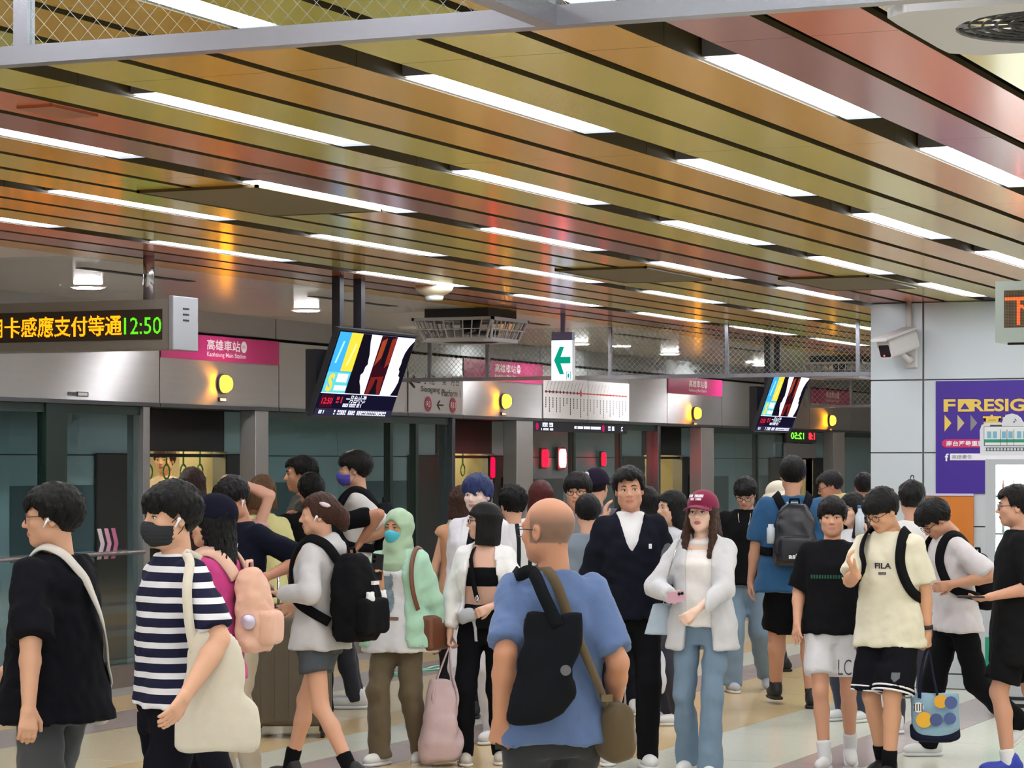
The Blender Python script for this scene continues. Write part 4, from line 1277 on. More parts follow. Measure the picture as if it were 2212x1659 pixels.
def build_head(h, o):
    """head about its centre: +y face, crown z=.115, chin z=-.115"""
    g = G((-0.11, -0.13, -0.17), (0.11, 0.14, 0.14), h)
    w = o.get('headw', 1.0)
    g.ell((0, -0.010, 0.030), (0.076 * w, 0.097, 0.087))
    g.ell((0, 0.026, -0.030), (0.063 * w, 0.068, 0.083), 0.025)
    g.ell((0, 0.056, -0.093), (0.030, 0.028, 0.022), 0.03)
    for x in (-1, 1):
        g.ell((x * 0.046 * w, 0.010, -0.062), (0.020, 0.030, 0.026), 0.03)
        g.ell((x * 0.043, 0.062, -0.024), (0.021, 0.020, 0.017), 0.02)
    g.cap((-0.036, 0.078, 0.018), (0.036, 0.078, 0.018), 0.013, k=0.015)
    for x in (-1, 1):
        g.ell((x * 0.031, 0.102, -0.001), (0.018, 0.016, 0.011), 0.010, 'sub')
    g.cap((0, 0.086, 0.012), (0, 0.107, -0.030), 0.007, 0.0115, 0.010)
    for x in (-1, 1):
        g.ell((x * 0.011, 0.098, -0.034), (0.008, 0.010, 0.007), 0.006)
    g.ell((0, 0.089, -0.0605), (0.022, 0.010, 0.0065), 0.005)
    g.ell((0, 0.087, -0.070), (0.018, 0.010, 0.0065), 0.005)
    for x in (-1, 1):
        g.ell((x * 0.077 * w, -0.006, -0.008), (0.009, 0.018, 0.030), 0.006)
        g.ell((x * 0.085 * w, -0.002, -0.006), (0.006, 0.009, 0.016), 0.006, 'sub')
    g.cap((0, -0.020, -0.06), (0, -0.035, -0.17), 0.053, 0.054, 0.03)
    V, Q = g.mesh()
    return relax(V, Q, 1, 0.3), Q
def hand(g, wr, d, n, side, curl=0.5, sc=1.0, spread=0.0, thumb=0.6):
    """palm, four fingers and a thumb; d along the hand, n out of the palm"""
    d = unit(d); n = unit(np.array(n, float) - d * (np.dot(n, d))); l = np.cross(d, n) * side
    P = lambda a, b, c: wr + (d * a + l * b + n * c) * sc
    g.cap(P(-0.02, 0, 0), P(0.02, 0, 0), 0.027 * sc, 0.026 * sc, 0.01)
    for b in (-0.027, -0.009, 0.009, 0.027):
        g.cap(P(0.012, b * 0.6, 0), P(0.082, b, 0), 0.0135 * sc, 0.0125 * sc, 0.012)
    LEN = (0.058, 0.072, 0.078, 0.070)
    for i, b in enumerate((-0.029, -0.0098, 0.0098, 0.029)):
        p = P(0.082, b, 0); a = 0.12; L = LEN[i] * sc
        for j, fr in enumerate((0.45, 0.31, 0.24)):
            a += curl * (0.85, 1.0, 0.7)[j]
            dd = d * math.cos(a) + n * math.sin(a) + l * spread * (i - 1.5) * 0.25
            q = p + unit(dd) * L * fr
            g.cap(p, q, (0.0098 - 0.0008 * j) * sc, (0.0092 - 0.0008 * j) * sc, 0.003)
            p = q
    t0 = P(0.022, 0.027, 0.006); td = unit(d * 0.75 + l * (0.75 - 0.3 * curl) + n * 0.35 * (0.5 + curl))
    t1 = t0 + td * 0.042 * sc
    t2 = t1 + unit(td + d * 0.5 - l * thumb * 0.6 + n * 0.3 * curl) * 0.032 * sc
    g.cap(t0, t1, 0.013 * sc, 0.0105 * sc, 0.01); g.cap(t1, t2, 0.0105 * sc, 0.0085 * sc, 0.003)

PEOPLE = {}
def person(key, label, px, d, ytop, face, skin=(214, 164, 134), **o):
    zt = CAMZ + (HOR - ytop) * d / FPX
    s = zt / o.get('unit', 1.745)
    p = at(px, 1000, d); loc = v3(p.x, p.y, 0.0)
    Fp = unit(v3(p.x, p.y, 0)); Rp = v3(Fp[1], -Fp[0], 0)
    t = math.radians(face)
    dr = -Fp * math.cos(t) - Rp * math.sin(t)
    rz = math.atan2(-dr[0], dr[1])
    RZ = rotz(rz)
    def L(q):
        """picture point (px, py, extra depth) to the body's own unit space"""
        w = at(q[0], q[1], d + (q[2] if len(q) > 2 else 0))
        return RZ.T @ (v3(w.x, w.y, w.z) - loc) / s
    def tgt(q):
        if q is None: return None
        if q[0] == 'p': return L(q[1:])
        return v3(*q)
    P = dict(s=s, loc=loc, rz=rz, d=d, L=L, RZ=RZ)
    hf = max(1.0, min(1.7, d / 12.0))
    wm = o.get('w', 1.0); fem = o.get('fem', 0.0)
    lean = math.radians(o.get('lean', 0)); side = o.get('sway', 0.0)
    def ty(z): return (z - 0.95) * math.tan(lean) if z > 0.95 else 0.0
    def tx(z): return (z - 0.95) * side if z > 0.95 else 0.0
    shw = (0.172 - 0.018 * fem) * wm
    shr = [v3(x * shw + tx(1.40), -0.01 + ty(1.40), 1.405 - 0.01 * fem + o.get('shrug', 0)) for x in (1, -1)]      # right, left
    # ---- arms
    dw = {0: v3(0.235 * wm, 0.05, 0.86), 1: v3(-0.235 * wm, 0.05, 0.86)}
    arms = []
    for i, kk in ((0, 'aR'), (1, 'aL')):
        w = tgt(o.get(kk)); sx = 1 if i == 0 else -1
        if w is None: w = dw[i] + v3(tx(0.95), 0, 0)
        pole = o.get('p' + kk[1], (sx * 0.2, -1.0, -0.1))
        e, w = ik(shr[i], w, 0.285, 0.255, pole)
        arms.append((shr[i], e, w, sx))
    # ---- legs
    hips = [v3(x * 0.088, 0.0, 0.90) for x in (1, -1)]
    legs = []
    for i, kk in ((0, 'fR'), (1, 'fL')):
        sx = 1 if i == 0 else -1
        a = o.get(kk, (sx * 0.10, 0.0, 0.085, 0.0, 0.0))     # x, y, z of ankle, pitch (toe down), yaw
        ank = v3(*a[:3]); pit = math.radians(a[3] if len(a) > 3 else 0); yw = math.radians(a[4] if len(a) > 4 else -sx * 8)
        kn, ank = ik(hips[i], ank, 0.415, 0.42, (sx * 0.06, 1, 0))
        legs.append((hips[i], kn, ank, pit, yw, sx))
    cs = np.array(lin(skin))
    # ---- body skin (one mesh)
    bv, bq = [], []
    def addm(V, Q):
        n = sum(len(x) for x in bv); bv.append(V); bq.append(Q + n)
    pts = [q for a in arms for q in a[:3]] + [v3(0, 0, 1.5), v3(0, 0, 0.9), v3(0, ty(1.5), 1.56)]
    shorts = o.get('bottom', {}).get('kind') in ('shorts', 'skirt')
    if shorts: pts += [q for l in legs for q in l[:3]]
    pts = np.array(pts); 
    g = G(pts.min(0) - 0.12, pts.max(0) + 0.12, 0.0125 * hf / s)
    af = 1 - 0.16 * fem
    for (a, e, w, sx) in arms:
        a_ = a + v3(-sx * 0.025, 0, -0.02)
        g.cap(a_, e, 0.044 * af, 0.040 * af, 0.02)
        m_ = e + (w - e) * 0.3
        g.cap(e, m_, 0.040 * af, 0.041 * af, 0.015); g.cap(m_, w, 0.041 * af, 0.027 * af, 0.015)
    if o.get('bare'):
        g.loft([(0.86, 0, 0, 0.15, 0.105), (1.05, tx(1.05), ty(1.05), 0.130, 0.095), (1.2, tx(1.2), ty(1.2), 0.142, 0.105), (1.3, tx(1.3), ty(1.3), 0.150, 0.112), (1.39, tx(1.39), ty(1.39), 0.150, 0.085), (1.44, tx(1.44), ty(1.44), 0.10, 0.062), (1.47, tx(1.47), ty(1.47), 0.06, 0.05)], 0.03)
    g.loft([(0.86, 0, 0, 0.10, 0.07), (1.1, tx(1.1), ty(1.1), 0.11, 0.075), (1.3, tx(1.3), ty(1.3), 0.14, 0.09), (1.40, tx(1.4), ty(1.40), 0.15, 0.07), (1.45, tx(1.45), ty(1.45), 0.08, 0.055)], 0.03)
    hx, hy_, hp = math.radians(o.get('hyaw', 0)), math.radians(o.get('htilt', 0)), math.radians(o.get('hpitch', 0))
    HR = rotz(hx) @ roty(hy_) @ rotx(-hp)
    hsc = o.get('head', 1.0)
    npv = v3(tx(1.5), ty(1.5) - 0.012, 1.510)
    hc = npv - HR @ (v3(0, -0.02, -0.10) * hsc)
    g.cap((tx(1.42), ty(1.42) - 0.015, 1.42), npv + HR @ v3(0, -0.005, 0.02), 0.058 - 0.008 * fem, 0.052 - 0.008 * fem, 0.03)
    if shorts:
        for (hp_, kn, an, pit, yw, sx) in legs:
            lf = (1 - 0.06 * fem) * o.get('legw', 1.0)
            g.cap(hp_, kn, 0.078 * lf, 0.054 * lf, 0.03)
            c = kn + (an - kn) * 0.3 + v3(0, -0.012, 0)
            g.cap(kn, c, 0.052 * lf, 0.053 * lf, 0.02); g.cap(c, an, 0.053 * lf, 0.036 * lf, 0.02)
            g.ell(kn + v3(0, 0.022, 0), (0.034 * lf, 0.03, 0.045), 0.02)
    V, Q = g.mesh(); nb = len(V); addm(V, Q)
    hh = 0.0058 * hf / s
    for i, ((a, e, w, sx), kk) in enumerate(zip(arms, ('hR', 'hL'))):
        ho = o.get(kk, {})
        if ho is None: continue
        dd = unit(w - e)
        if 'd' in ho: dd = unit(unit(ho['d']) + 0.001)
        nn = ho.get('n', (-sx, 0.0, 0.0))
        gh = G(w - 0.16, w + 0.16, hh)
        hand(gh, w, dd, nn, -sx if True else sx, ho.get('curl', 0.45), 0.98 * (1 - 0.08 * fem), ho.get('spread', 0.0))
        V, Q = gh.mesh(); addm(V, Q)
        P['hand' + kk[1]] = w + dd * 0.08
    P['arms'] = arms; P['legs'] = legs
    nh = sum(len(x) for x in bv)
    V, Q = build_head(0.0058 * hf, o)
    hl = V.copy()
    V = hc + (V * hsc) @ HR.T
    addm(V, Q)
    cols = np.tile(cs, (sum(len(x) for x in bv), 1))
    lip = np.array(lin(o.get('lip', (184, 116, 104))))
    m1 = ((hl[:, 0] / 0.024) ** 2 + ((hl[:, 2] + 0.065) / 0.011) ** 2 < 1) & (hl[:, 1] > 0.075)
    cols[nh:][m1] = lip
    if o.get('stubble'):
        st = np.array(lin(o['stubble']))
        m2 = (hl[:, 2] > -0.045) & (hl[:, 1] < 0.03) & (hl[:, 2] < 0.088 - 0.25 * (hl[:, 1] + 0.05)) & ((np.abs(hl[:, 0]) < 0.076) | (hl[:, 2] > 0.02))
        f = np.clip((0.085 - hl[:, 2]) / 0.06, 0, 1)[:, None] * 0.85
        cols[nh:][m2] = (cols[nh:] * (1 - f) + st * f)[m2]
    V = np.concatenate(bv) * s; Q = np.concatenate(bq)
    body = quad_obj('person', V, Q, skin_mat(), None, cols)
    body.location = loc; body.rotation_euler = (0, 0, rz)
    tag(body, label, 'person', 'passengers on the platform')
    P['body'] = body; P['hc'] = hc; P['HR'] = HR
    def fin(name, g, m, relaxn=1, parent=None, sub=None):
        V, Q = g.mesh()
        if len(V) == 0: return None
        if relaxn: V = relax(V, Q, relaxn, 0.4)
        return quad_obj(name, V * s, Q, m, parent or body)
    def finh(name, g, m, relaxn=1):
        V, Q = g.mesh()
        if len(V) == 0: return None
        if relaxn: V = relax(V, Q, relaxn, 0.4)
        return quad_obj(name, (hc + (V * hsc) @ HR.T) * s, Q, m, body)
    P['fin'] = fin; P['finh'] = finh
    def hpt(q): return tuple((hc + HR @ (np.array(q) * hsc)) * s)
    P['hpt'] = hpt
    # ---- eyes and brows
    if abs(((face + o.get('hyaw', 0)) + 180) % 360 - 180) < 125 and not o.get('noface'):
        hcn = o.get('hair', {}).get('col', (24, 20, 20))
        for sx in (-1, 1):
            mb = MB()
            def ellp(c, r, mi, n=10, m=6):
                v = []; f = []
                for i in range(m + 1):
                    for j in range(n):
                        a_, b_ = math.pi * i / m, 2 * math.pi * j / n
                        v.append(hpt((c[0] + r[0] * math.sin(a_) * math.cos(b_), c[1] + r[1] * math.sin(a_) * math.sin(b_), c[2] + r[2] * math.cos(a_))))
                for i in range(m):
                    for j in range(n):
                        f.append((i * n + j, i * n + (j + 1) % n, (i + 1) * n + (j + 1) % n, (i + 1) * n + j))
                mb.raw(v, f, mi)
            op_ = o.get('eye', 1.0)
            ellp((sx * 0.031, 0.083, -0.001), (0.0145, 0.007, 0.0052 * op_), 0)
            ellp((sx * 0.031 + o.get('gaze', 0), 0.0868, -0.001), (0.0058, 0.0042, 0.0055 * op_), 1)
            mb.tube([hpt((sx * 0.016, 0.088, 0.001)), hpt((sx * 0.030, 0.0915, 0.0058)), hpt((sx * 0.047, 0.083, 0.001))], 0.0017 * s, 5, 1)
            mb.build('eye', [mat('eye_white', (226, 220, 214), 0.3), mat('eye_dark', (28, 20, 18), 0.2)], body, True)
            mb = MB(); mb.tube([hpt((sx * 0.014, 0.0945, 0.021)), hpt((sx * 0.030, 0.094, 0.026)), hpt((sx * 0.050, 0.082, 0.020))], [0.0028 * s, 0.0032 * s, 0.0016 * s], 6)
            mb.build('eyebrow', hair_mat(o.get('brow', hcn)), body, True)
    # ---- hair
    hr = o.get('hair')
    if hr and hr.get('style') != 'none':
        st = hr['style']; vol = hr.get('vol', 1.0); fr = hr.get('fringe', 0.030)
        hs = 0.0062 * hf
        zl = -0.16
        if st in ('long', 'locks'): zl = hr.get('len', -0.34)
        if st == 'bob': zl = hr.get('len', -0.16)
        g = G((-0.15, -0.19, zl - 0.03), (0.15, 0.16, 0.17), hs)
        e = 0.013 * (vol if not o.get('cap') else 0.45)
        g.ell((0, -0.014, 0.036), (0.078 + e, 0.100 + e, 0.088 + e))
        if st in ('short', 'messy', 'bun', 'buzz'):
            if st == 'messy':
                g.ell((0, 0.03, 0.075), (0.08, 0.085, 0.055), 0.02)
            if st == 'short' and not o.get('cap'):
                g.ell((0, 0.045, 0.06), (0.078, 0.062, 0.052), 0.02)
            back = hr.get('back', -0.075)
            yk = [-0.13, -0.055, -0.02, 0.015, 0.03, 0.055, 0.14]; zk = [back, back + 0.005, -0.02, 0.018 if st != 'bun' else 0.0, -0.012 if not hr.get('noburn') else 0.03, fr + 0.01, fr]
            rg = np.random.RandomState(int(px) % 97)
            a1, a2, a3 = rg.uniform(0, 6.28, 3); jag = hr.get('jag', 0.010)
            def cut(X, Y, Z):
                zc = np.interp(Y, yk, zk) + jag * (np.sin(X * 95 + a1) * 0.6 + np.sin(X * 190 + a2) * 0.35 + np.sin(Y * 130 + a3) * 0.4) * np.where(Y > 0.03, 1.0, 0.6)
                return zc - Z
            g.func(cut)
            if st == 'bun':
                bc = hr.get('bun', (0, -0.135, -0.015))
                g.ell(bc, (0.058, 0.05, 0.062), 0.03); g.ell((bc[0] + 0.03, bc[1] - 0.01, bc[2] - 0.04), (0.035, 0.03, 0.045), 0.02); g.ell((bc[0] - 0.03, bc[1], bc[2] + 0.03), (0.03, 0.03, 0.035), 0.02)
        else:
            L_ = zl
            if st == 'bob':
                g.loft([(L_, 0, -0.022, 0.104, 0.098), (-0.10, 0, -0.02, 0.104, 0.102), (-0.02, 0, -0.016, 0.096, 0.106), (0.05, 0, -0.014, 0.088, 0.104)], 0.02)
            else:
                g.loft([(L_, 0, -0.075, 0.095, 0.035), (-0.18, 0, -0.062, 0.115, 0.055), (-0.08, 0, -0.035, 0.104, 0.080), (0.0, 0, -0.022, 0.094, 0.092), (0.05, 0, -0.014, 0.088, 0.102)], 0.02)
            # clear the face
            def cut(X, Y, Z):
                fw_ = hr.get('facew', 0.062)
                front = np.minimum(np.minimum(Y - hr.get('facey', 0.028), fw_ - np.abs(X)), (fr + 0.012 * np.cos(X * 38)) - Z)
                return front
            g.func(cut)
            g.func(lambda X, Y, Z: np.minimum(0.05 - np.abs(X), np.minimum(Y + 0.05, -0.10 - Z)))   # room for the neck
            for sx in hr.get('locks', ()):
                g.cap((sx * 0.078, 0.02, 0.0), (sx * 0.088, 0.045, -0.14), 0.020, 0.026, 0.01); g.cap((sx * 0.088, 0.045, -0.14), (sx * 0.080, 0.085, hr.get('locklen', -0.30)), 0.026, 0.016, 0.01)
        # strands
        X, Y, Z = g.co((slice(None),) * 3)
        th = np.arctan2(X, Y + 0.014)
        amp = hr.get('strand', 0.0035)
        g.F = g.F + (amp * (np.sin(th * 23 + 3 * np.sin(Z * 40)) * 0.5 + np.sin(th * 41 + Z * 30) * 0.5 + (np.sin(X * 70 + Y * 50) * np.sin(Z * 60 + X * 20) if st == 'messy' else 0))).astype(np.float32)
        if hr.get('clump', 0.003):
            g.wrinkle(hr.get('clump', 0.003), 190, int(px) % 31, 6, (1, 1, 0.45))
        ho = finh('hair', g, hair_mat(hr['col'], hr.get('rough', 0.38)), 0)
    # ---- torso clothing
    def torso_nodes(hem, ex=0.0, hw=0.0, chest=0.0, nk=1.47):
        f = fem
        base = [(hem, 0.176 + hw, 0.124 + hw * 0.7), (0.95, 0.166 + hw * 0.8, 0.112 + hw * 0.5), (1.08, 0.150 - 0.018 * f + hw * 0.55, 0.108 + hw * 0.4), (1.20, 0.160 - 0.014 * f + hw * 0.3, 0.112), (1.30, 0.168 - 0.012 * f, 0.114 + 0.012 * f), (1.375, 0.160 - 0.01 * f, 0.098), (1.425, 0.120, 0.078), (1.455, 0.082, 0.066), (nk, 0.068, 0.060)]
        out = []
        for z, rx, ry in base:
            if z < hem - 1e-6 and z != base[0][0]: continue
            out.append((z, tx(z), ty(z) + (-0.012 if z > 1.35 else 0), rx * wm + ex, ry * (0.5 + 0.5 * wm) + ex + o.get('belly', 0) * math.exp(-((z - 1.05) / 0.12) ** 2)))
        return out
    def make_top(tp, ex, name, hide=None):
        hem = tp.get('hem', 0.84)
        allp = np.array([q for a in arms for q in a[:3]] + [v3(0, 0, hem), v3(0, ty(1.48), 1.5), v3(0.2, 0.14, hem), v3(-0.2, -0.14, hem)])
        if tp.get('sl', 0.6) <= 1.0:
            allp = np.array([q for a in arms for q in a[:2]] + [v3(0, ty(1.48), 1.5), v3(0.2, 0.14, hem), v3(-0.2, -0.14, hem)])
        g = G(allp.min(0) - 0.13, allp.max(0) + 0.13, 0.0115 * hf / s)
        g.loft(torso_nodes(hem, ex, tp.get('hw', 0.0), nk=tp.get('neck', 1.47)), 0.0, 2.35)
        sl = tp.get('sl', 0.62); sw = tp.get('sw', 1.0)
        for (a, e, w, sx) in arms:
            if sl <= 0: break
            u = unit(e - a); endp = a + (e - a) * min(sl, 1.0)
            sub = G(np.minimum(np.minimum(a, e), w) - 0.13, np.maximum(np.maximum(a, e), w) + 0.13, g.h)
            # evaluate the sleeve on the shirt's own lattice so the two fields can be joined
            sub.lo = g.lo; sub.ax = g.ax; sub.F = np.full_like(g.F, 9.0)
            r0 = 0.060 + ex * 0.5; r1 = 0.050 * sw + ex * 0.5; a = a + v3(-sx * 0.02, 0, -0.012)
            if sl <= 1.0:
                sub.cap(a, a + (e - a) * min(1.0, sl + 0.1), r0, r1 + 0.006, 0.0)
                sub.plane(endp, unit(e - a))
            else:
                r1 = 0.045 * sw + ex * 0.4; sub.cap(a, e, r0, r1, 0.0)
                endp = e + (w - e) * (sl - 1)
                sub.cap(e, endp + unit(w - e) * 0.05, r1, 0.035 * (0.4 + 0.6 * sw) + ex * 0.35, 0.02)
                # cut only beyond the cuff
                X, Y, Z = sub.co((slice(None),) * 3); uu = unit(w - e)
                pl = (X - endp[0]) * uu[0] + (Y - endp[1]) * uu[1] + (Z - endp[2]) * uu[2]
                near = (X - endp[0]) ** 2 + (Y - endp[1]) ** 2 + (Z - endp[2]) ** 2 < 0.14 ** 2
                sub.F = np.where(near, np.maximum(sub.F, pl), sub.F)
            k = 0.025
            h_ = np.clip(0.5 + 0.5 * (g.F - sub.F) / k, 0, 1)
            g.F = g.F * (1 - h_) + sub.F * h_ - k * h_ * (1 - h_)
        if tp.get('hood'):
            g.ell((tx(1.42), ty(1.42) - 0.085, 1.415), (0.125, 0.07, 0.065), 0.03)
            g.cap((tx(1.45) - 0.07, ty(1.45) + 0.01, 1.455), (tx(1.45), ty(1.45) - 0.09, 1.47), 0.032, 0.035, 0.03); g.cap((tx(1.45) + 0.07, ty(1.45) + 0.01, 1.455), (tx(1.45), ty(1.45) - 0.09, 1.47), 0.032, 0.035, 0.03)
        if tp.get('collar'):
            for sx in (1, -1):
                g.cap((tx(1.46) + sx * 0.065, ty(1.46) - 0.03, 1.475), (tx(1.46) + sx * 0.05, ty(1.46) + 0.055, 1.435), 0.022, 0.018, 0.01)
        wr = tp.get('wr', 0.0045)
        if wr:
            g.wrinkle(wr * 1.25, tp.get('wf', 38), int(px) % 50, 5, (1.0, 1.0, 0.8))
            g.wrinkle(wr * 0.6, 95, int(px) % 50 + 7, 5, (1.0, 1.0, 0.8))
        opn = tp.get('open')
        if opn:
            zz = [q[0] for q in opn]; ww = [q[1] for q in opn]
            def cut(X, Y, Z):
                yc = (Z - 0.95) * math.tan(lean)
                hw_ = np.interp(Z, zz, ww)
                return np.minimum(hw_ - np.abs(X - np.where(Z > 0.95, (Z - 0.95) * side, 0)), Y - yc - 0.0)
            g.func(cut)
        return fin(name, g, tp['mat'], 1)
    tp = o.get('top')
    if tp: P['top'] = make_top(tp, tp.get('ex', 0.012), tp.get('name', 'shirt'))
    jk = o.get('jacket')
    if jk: P['jacket'] = make_top(jk, jk.get('ex', 0.034), jk.get('name', 'jacket'))
    # ---- trousers, shorts
    bt = o.get('bottom')
    if bt:
        wv = bt.get('w', 1.0); ap = np.array([q for l in legs for q in l[:3]])
        wz = bt.get('waist', 1.0)
        g = G(np.minimum(ap.min(0), (-0.2, -0.16, 0.0)) - 0.11, np.maximum(ap.max(0), (0.2, 0.16, wz)) + 0.09, 0.0125 * hf / s)
        g.loft([(0.80, 0, 0, 0.150 * wm, 0.105), (0.90, 0, -0.006, 0.168 * wm, 0.118), (0.96, 0, 0, 0.158 * wm, 0.112), (wz, 0, 0, 0.145 * wm, 0.103)], 0.0, 2.3)
        if bt['kind'] in ('pants', 'shorts'):
            for (hp_, kn, an, pit, yw, sx) in legs:
                fl = bt.get('flare', 0.0)
                g2 = G((0, 0, 0), (0.1, 0.1, 0.1), 0.05); g2.lo = g.lo; g2.ax = g.ax; g2.h = g.h; g2.F = np.full_like(g.F, 9.0)
                if bt['kind'] == 'pants':
                    g2.cap(hp_, kn, 0.088 * min(wv, 1.06), 0.068 * wv, 0.0); c = kn + (an - kn) * 0.5
                    g2.cap(kn, c, 0.068 * wv, (0.062 + fl * 0.3) * wv, 0.02); g2.cap(c, an + unit(an - kn) * 0.02, (0.062 + fl * 0.3) * wv, (0.056 + fl) * wv, 0.02)
                    bot = bt.get('cuff', 0.045)
                    u = unit(an - kn); pc = an + u * (0.085 - 0.085 + 0.035)
                    X, Y, Z = g2.co((slice(None),) * 3)
                    pl = (X - pc[0]) * u[0] + (Y - pc[1]) * u[1] + (Z - pc[2]) * u[2]
                    near = (X - an[0]) ** 2 + (Y - an[1]) ** 2 + (Z - an[2]) ** 2 < 0.2 ** 2
                    g2.F = np.where(near, np.maximum(g2.F, pl), g2.F)
                else:
                    f_ = bt.get('len', 0.8); u = unit(kn - hp_); ep = hp_ + (kn - hp_) * f_
                    g2.cap(hp_, kn, 0.088 * min(wv, 1.06), 0.096 * wv * bt.get('hemw', 1.0), 0.0)
                    g2.plane(ep, u)
                k = 0.03
                h_ = np.clip(0.5 + 0.5 * (g.F - g2.F) / k, 0, 1)
                g.F = g.F * (1 - h_) + g2.F * h_ - k * h_ * (1 - h_)
        elif bt['kind'] == 'skirt':
            g.loft([(bt.get('hem', 0.5), 0, 0.0, 0.20, 0.16), (0.9, 0, 0, 0.168, 0.12)], 0.02)
        g.wrinkle(bt.get('wr', 0.0045) * 1.2, 40, int(px) % 60 + 3, 5, (0.8, 0.8, 1.1)); g.wrinkle(bt.get('wr', 0.0045) * 0.5, 90, int(px) % 60 + 9, 5, (0.8, 0.8, 1.1))
        P['bottom'] = fin('shorts' if bt['kind'] == 'shorts' else ('skirt' if bt['kind'] == 'skirt' else 'trousers'), g, bt['mat'], 1)
    # ---- shoes
    sh = o.get('shoes')
    if sh:
        for (hp_, kn, an, pit, yw, sx) in legs:
            R = rotz(yw) @ rotx(-pit)
            def fp(q): return an + R @ (np.array(q, float) - v3(0, 0, 0.085))
            def foot(fn, name, m, parent):
                g = G((-0.08, -0.12, -0.01), (0.08, 0.22, 0.16), 0.0085 * hf / s)
                fn(g)
                V, Q = g.mesh(); V = relax(V, Q, 1, 0.4)
                V = an + (V - v3(0, 0, 0.085)) @ R.T
                return quad_obj(name, V * s, Q, m, parent)
            def upper(g):
                g.ell((0, 0.085, 0.045), (0.044, 0.095, 0.042)); g.ell((0, -0.02, 0.055), (0.040, 0.075, 0.055), 0.03)
                g.cap((0, -0.02, 0.07), (0, -0.025, sh.get('high', 0.10)), 0.041, 0.043, 0.02)
                g.func(lambda X, Y, Z: 0.02 - Z)
            def sole(g):
                g.box((0, -0.005, 0.013), (0.040, 0.085, 0.014), 0.012); g.ell((0, 0.095, 0.013), (0.050, 0.088, 0.02), 0.015); g.ell((0, 0.0, 0.013), (0.047, 0.10, 0.02), 0.015)
                g.func(lambda X, Y, Z: np.maximum(-Z, Z - 0.026))
            u = foot(upper, 'shoe', sh['mat'], body)
            if u is not None:
                foot(sole, 'sole', sh.get('sole', MATS.get('shoe_white') or mat('shoe_white', (228, 228, 226), 0.6)), u)
        if o.get('sock'):
            sm, sz = o['sock']
            for (hp_, kn, an, pit, yw, sx) in legs:
                u = unit(kn - an); g = G(np.minimum(an, an + u * sz) - 0.09, np.maximum(an, an + u * sz) + 0.09, 0.009 * hf / s)
                g.cap(an - u * 0.02, an + u * (sz + 0.05), 0.043, 0.050); g.plane(an + u * sz, u)
                fin('sock', g, sm, 1)
    # ---- worn on the head
    if o.get('glasses'):
        mb = MB(); rr_ = 0.0016 * s * 1.2
        for sx in (-1, 1):
            mb.tube([hpt((sx * 0.033 + 0.025 * math.cos(a), 0.103 - 0.35 * abs(sx * 0.033 + 0.025 * math.cos(a)) ** 1.5 * 1.2, -0.004 + 0.019 * math.sin(a))) for a in [2 * math.pi * k / 18 for k in range(19)]], rr_, 5, caps=False)
            mb.tube([hpt((sx * 0.058, 0.093, 0.004)), hpt((sx * 0.076, 0.05, 0.006)), hpt((sx * 0.080, -0.005, 0.004))], rr_, 5)
        mb.tube([hpt((-0.009, 0.107, 0.0)), hpt((0.009, 0.107, 0.0))], rr_, 5)
        gl = mb.build('glasses', mat('spectacle_frame', o.get('gcol', (40, 38, 42)), 0.3, 0.5), body, True)
    if o.get('mask'):
        g = G((-0.11, -0.02, -0.14), (0.11, 0.15, 0.03), 0.006 * hf)
        g.ell((0, 0.032, -0.045), (0.0725, 0.078, 0.078)); g.ell((0, 0.072, -0.045), (0.034, 0.048, 0.050), 0.03)
        g.func(lambda X, Y, Z: np.maximum(np.maximum(0.022 - Y, Z + 0.012 + 0.30 * np.abs(X)), -0.113 - Z + 0.2 * np.abs(X)))
        g.func(lambda X, Y, Z: 0.0016 * np.sin(Z * 420), 'sum')
        mk = finh('face_mask', g, mat('mask_%d_%d_%d' % tuple(o['mask']), o['mask'], 0.8), 0)
        mb = MB()
        for sx in (-1, 1):
            mb.tube([hpt((sx * 0.066, 0.03, -0.02)), hpt((sx * 0.080, 0.0, 0.012)), hpt((sx * 0.083, -0.018, 0.0)), hpt((sx * 0.074, -0.012, -0.045)), hpt((sx * 0.062, 0.025, -0.085))], 0.0018 * s, 5)
        mb.build('ear_loops', mat('mask_loop', (226, 226, 226), 0.7) if sum(o['mask']) > 150 else MATS['mask_%d_%d_%d' % tuple(o['mask'])], body, True)
    if o.get('earbud'):
        mb = MB()
        for sx in (-1, 1):
            mb.tube([hpt((sx * 0.084, 0.008, -0.006)), hpt((sx * 0.092, 0.012, -0.008))], [0.010 * s, 0.007 * s], 8); mb.tube([hpt((sx * 0.090, 0.012, -0.008)), hpt((sx * 0.086, 0.026, -0.036))], 0.0042 * s, 6)
        mb.build('earbuds', mat('earbud_white', (236, 236, 240), 0.25), body, True)
    if o.get('cap'):
        cp = o['cap']
        g = G((-0.14, -0.16, -0.04), (0.14, 0.24, 0.18), 0.0065 * hf)
        g.ell((0, -0.014, 0.045), (0.096, 0.114, 0.098)); g.func(lambda X, Y, Z: (0.045 - 0.12 * (-Y)) * 0 + (0.022 + 0.10 * Y) - Z)
        if cp.get('brim', True):
            g2 = G((-0.14, -0.16, -0.04), (0.14, 0.24, 0.18), 0.0065 * hf)
            g2.func(lambda X, Y, Z: np.maximum(np.maximum(np.abs(Z - (0.040 - 0.16 * (Y - 0.08) - 4.0 * X * X)) - 0.0055, ((X / 0.088) ** 2 + ((Y - 0.085) / 0.100) ** 2 - 1) * 0.04), 0.05 - Y), 'min')
            g.F = np.minimum(g.F, g2.F)
        if cp.get('bucket'):
            g.loft([(-0.01, 0, -0.01, 0.15, 0.165), (0.035, 0, -0.012, 0.11, 0.128)], 0.01)
        finh('cap', g, cp['mat'], 1)
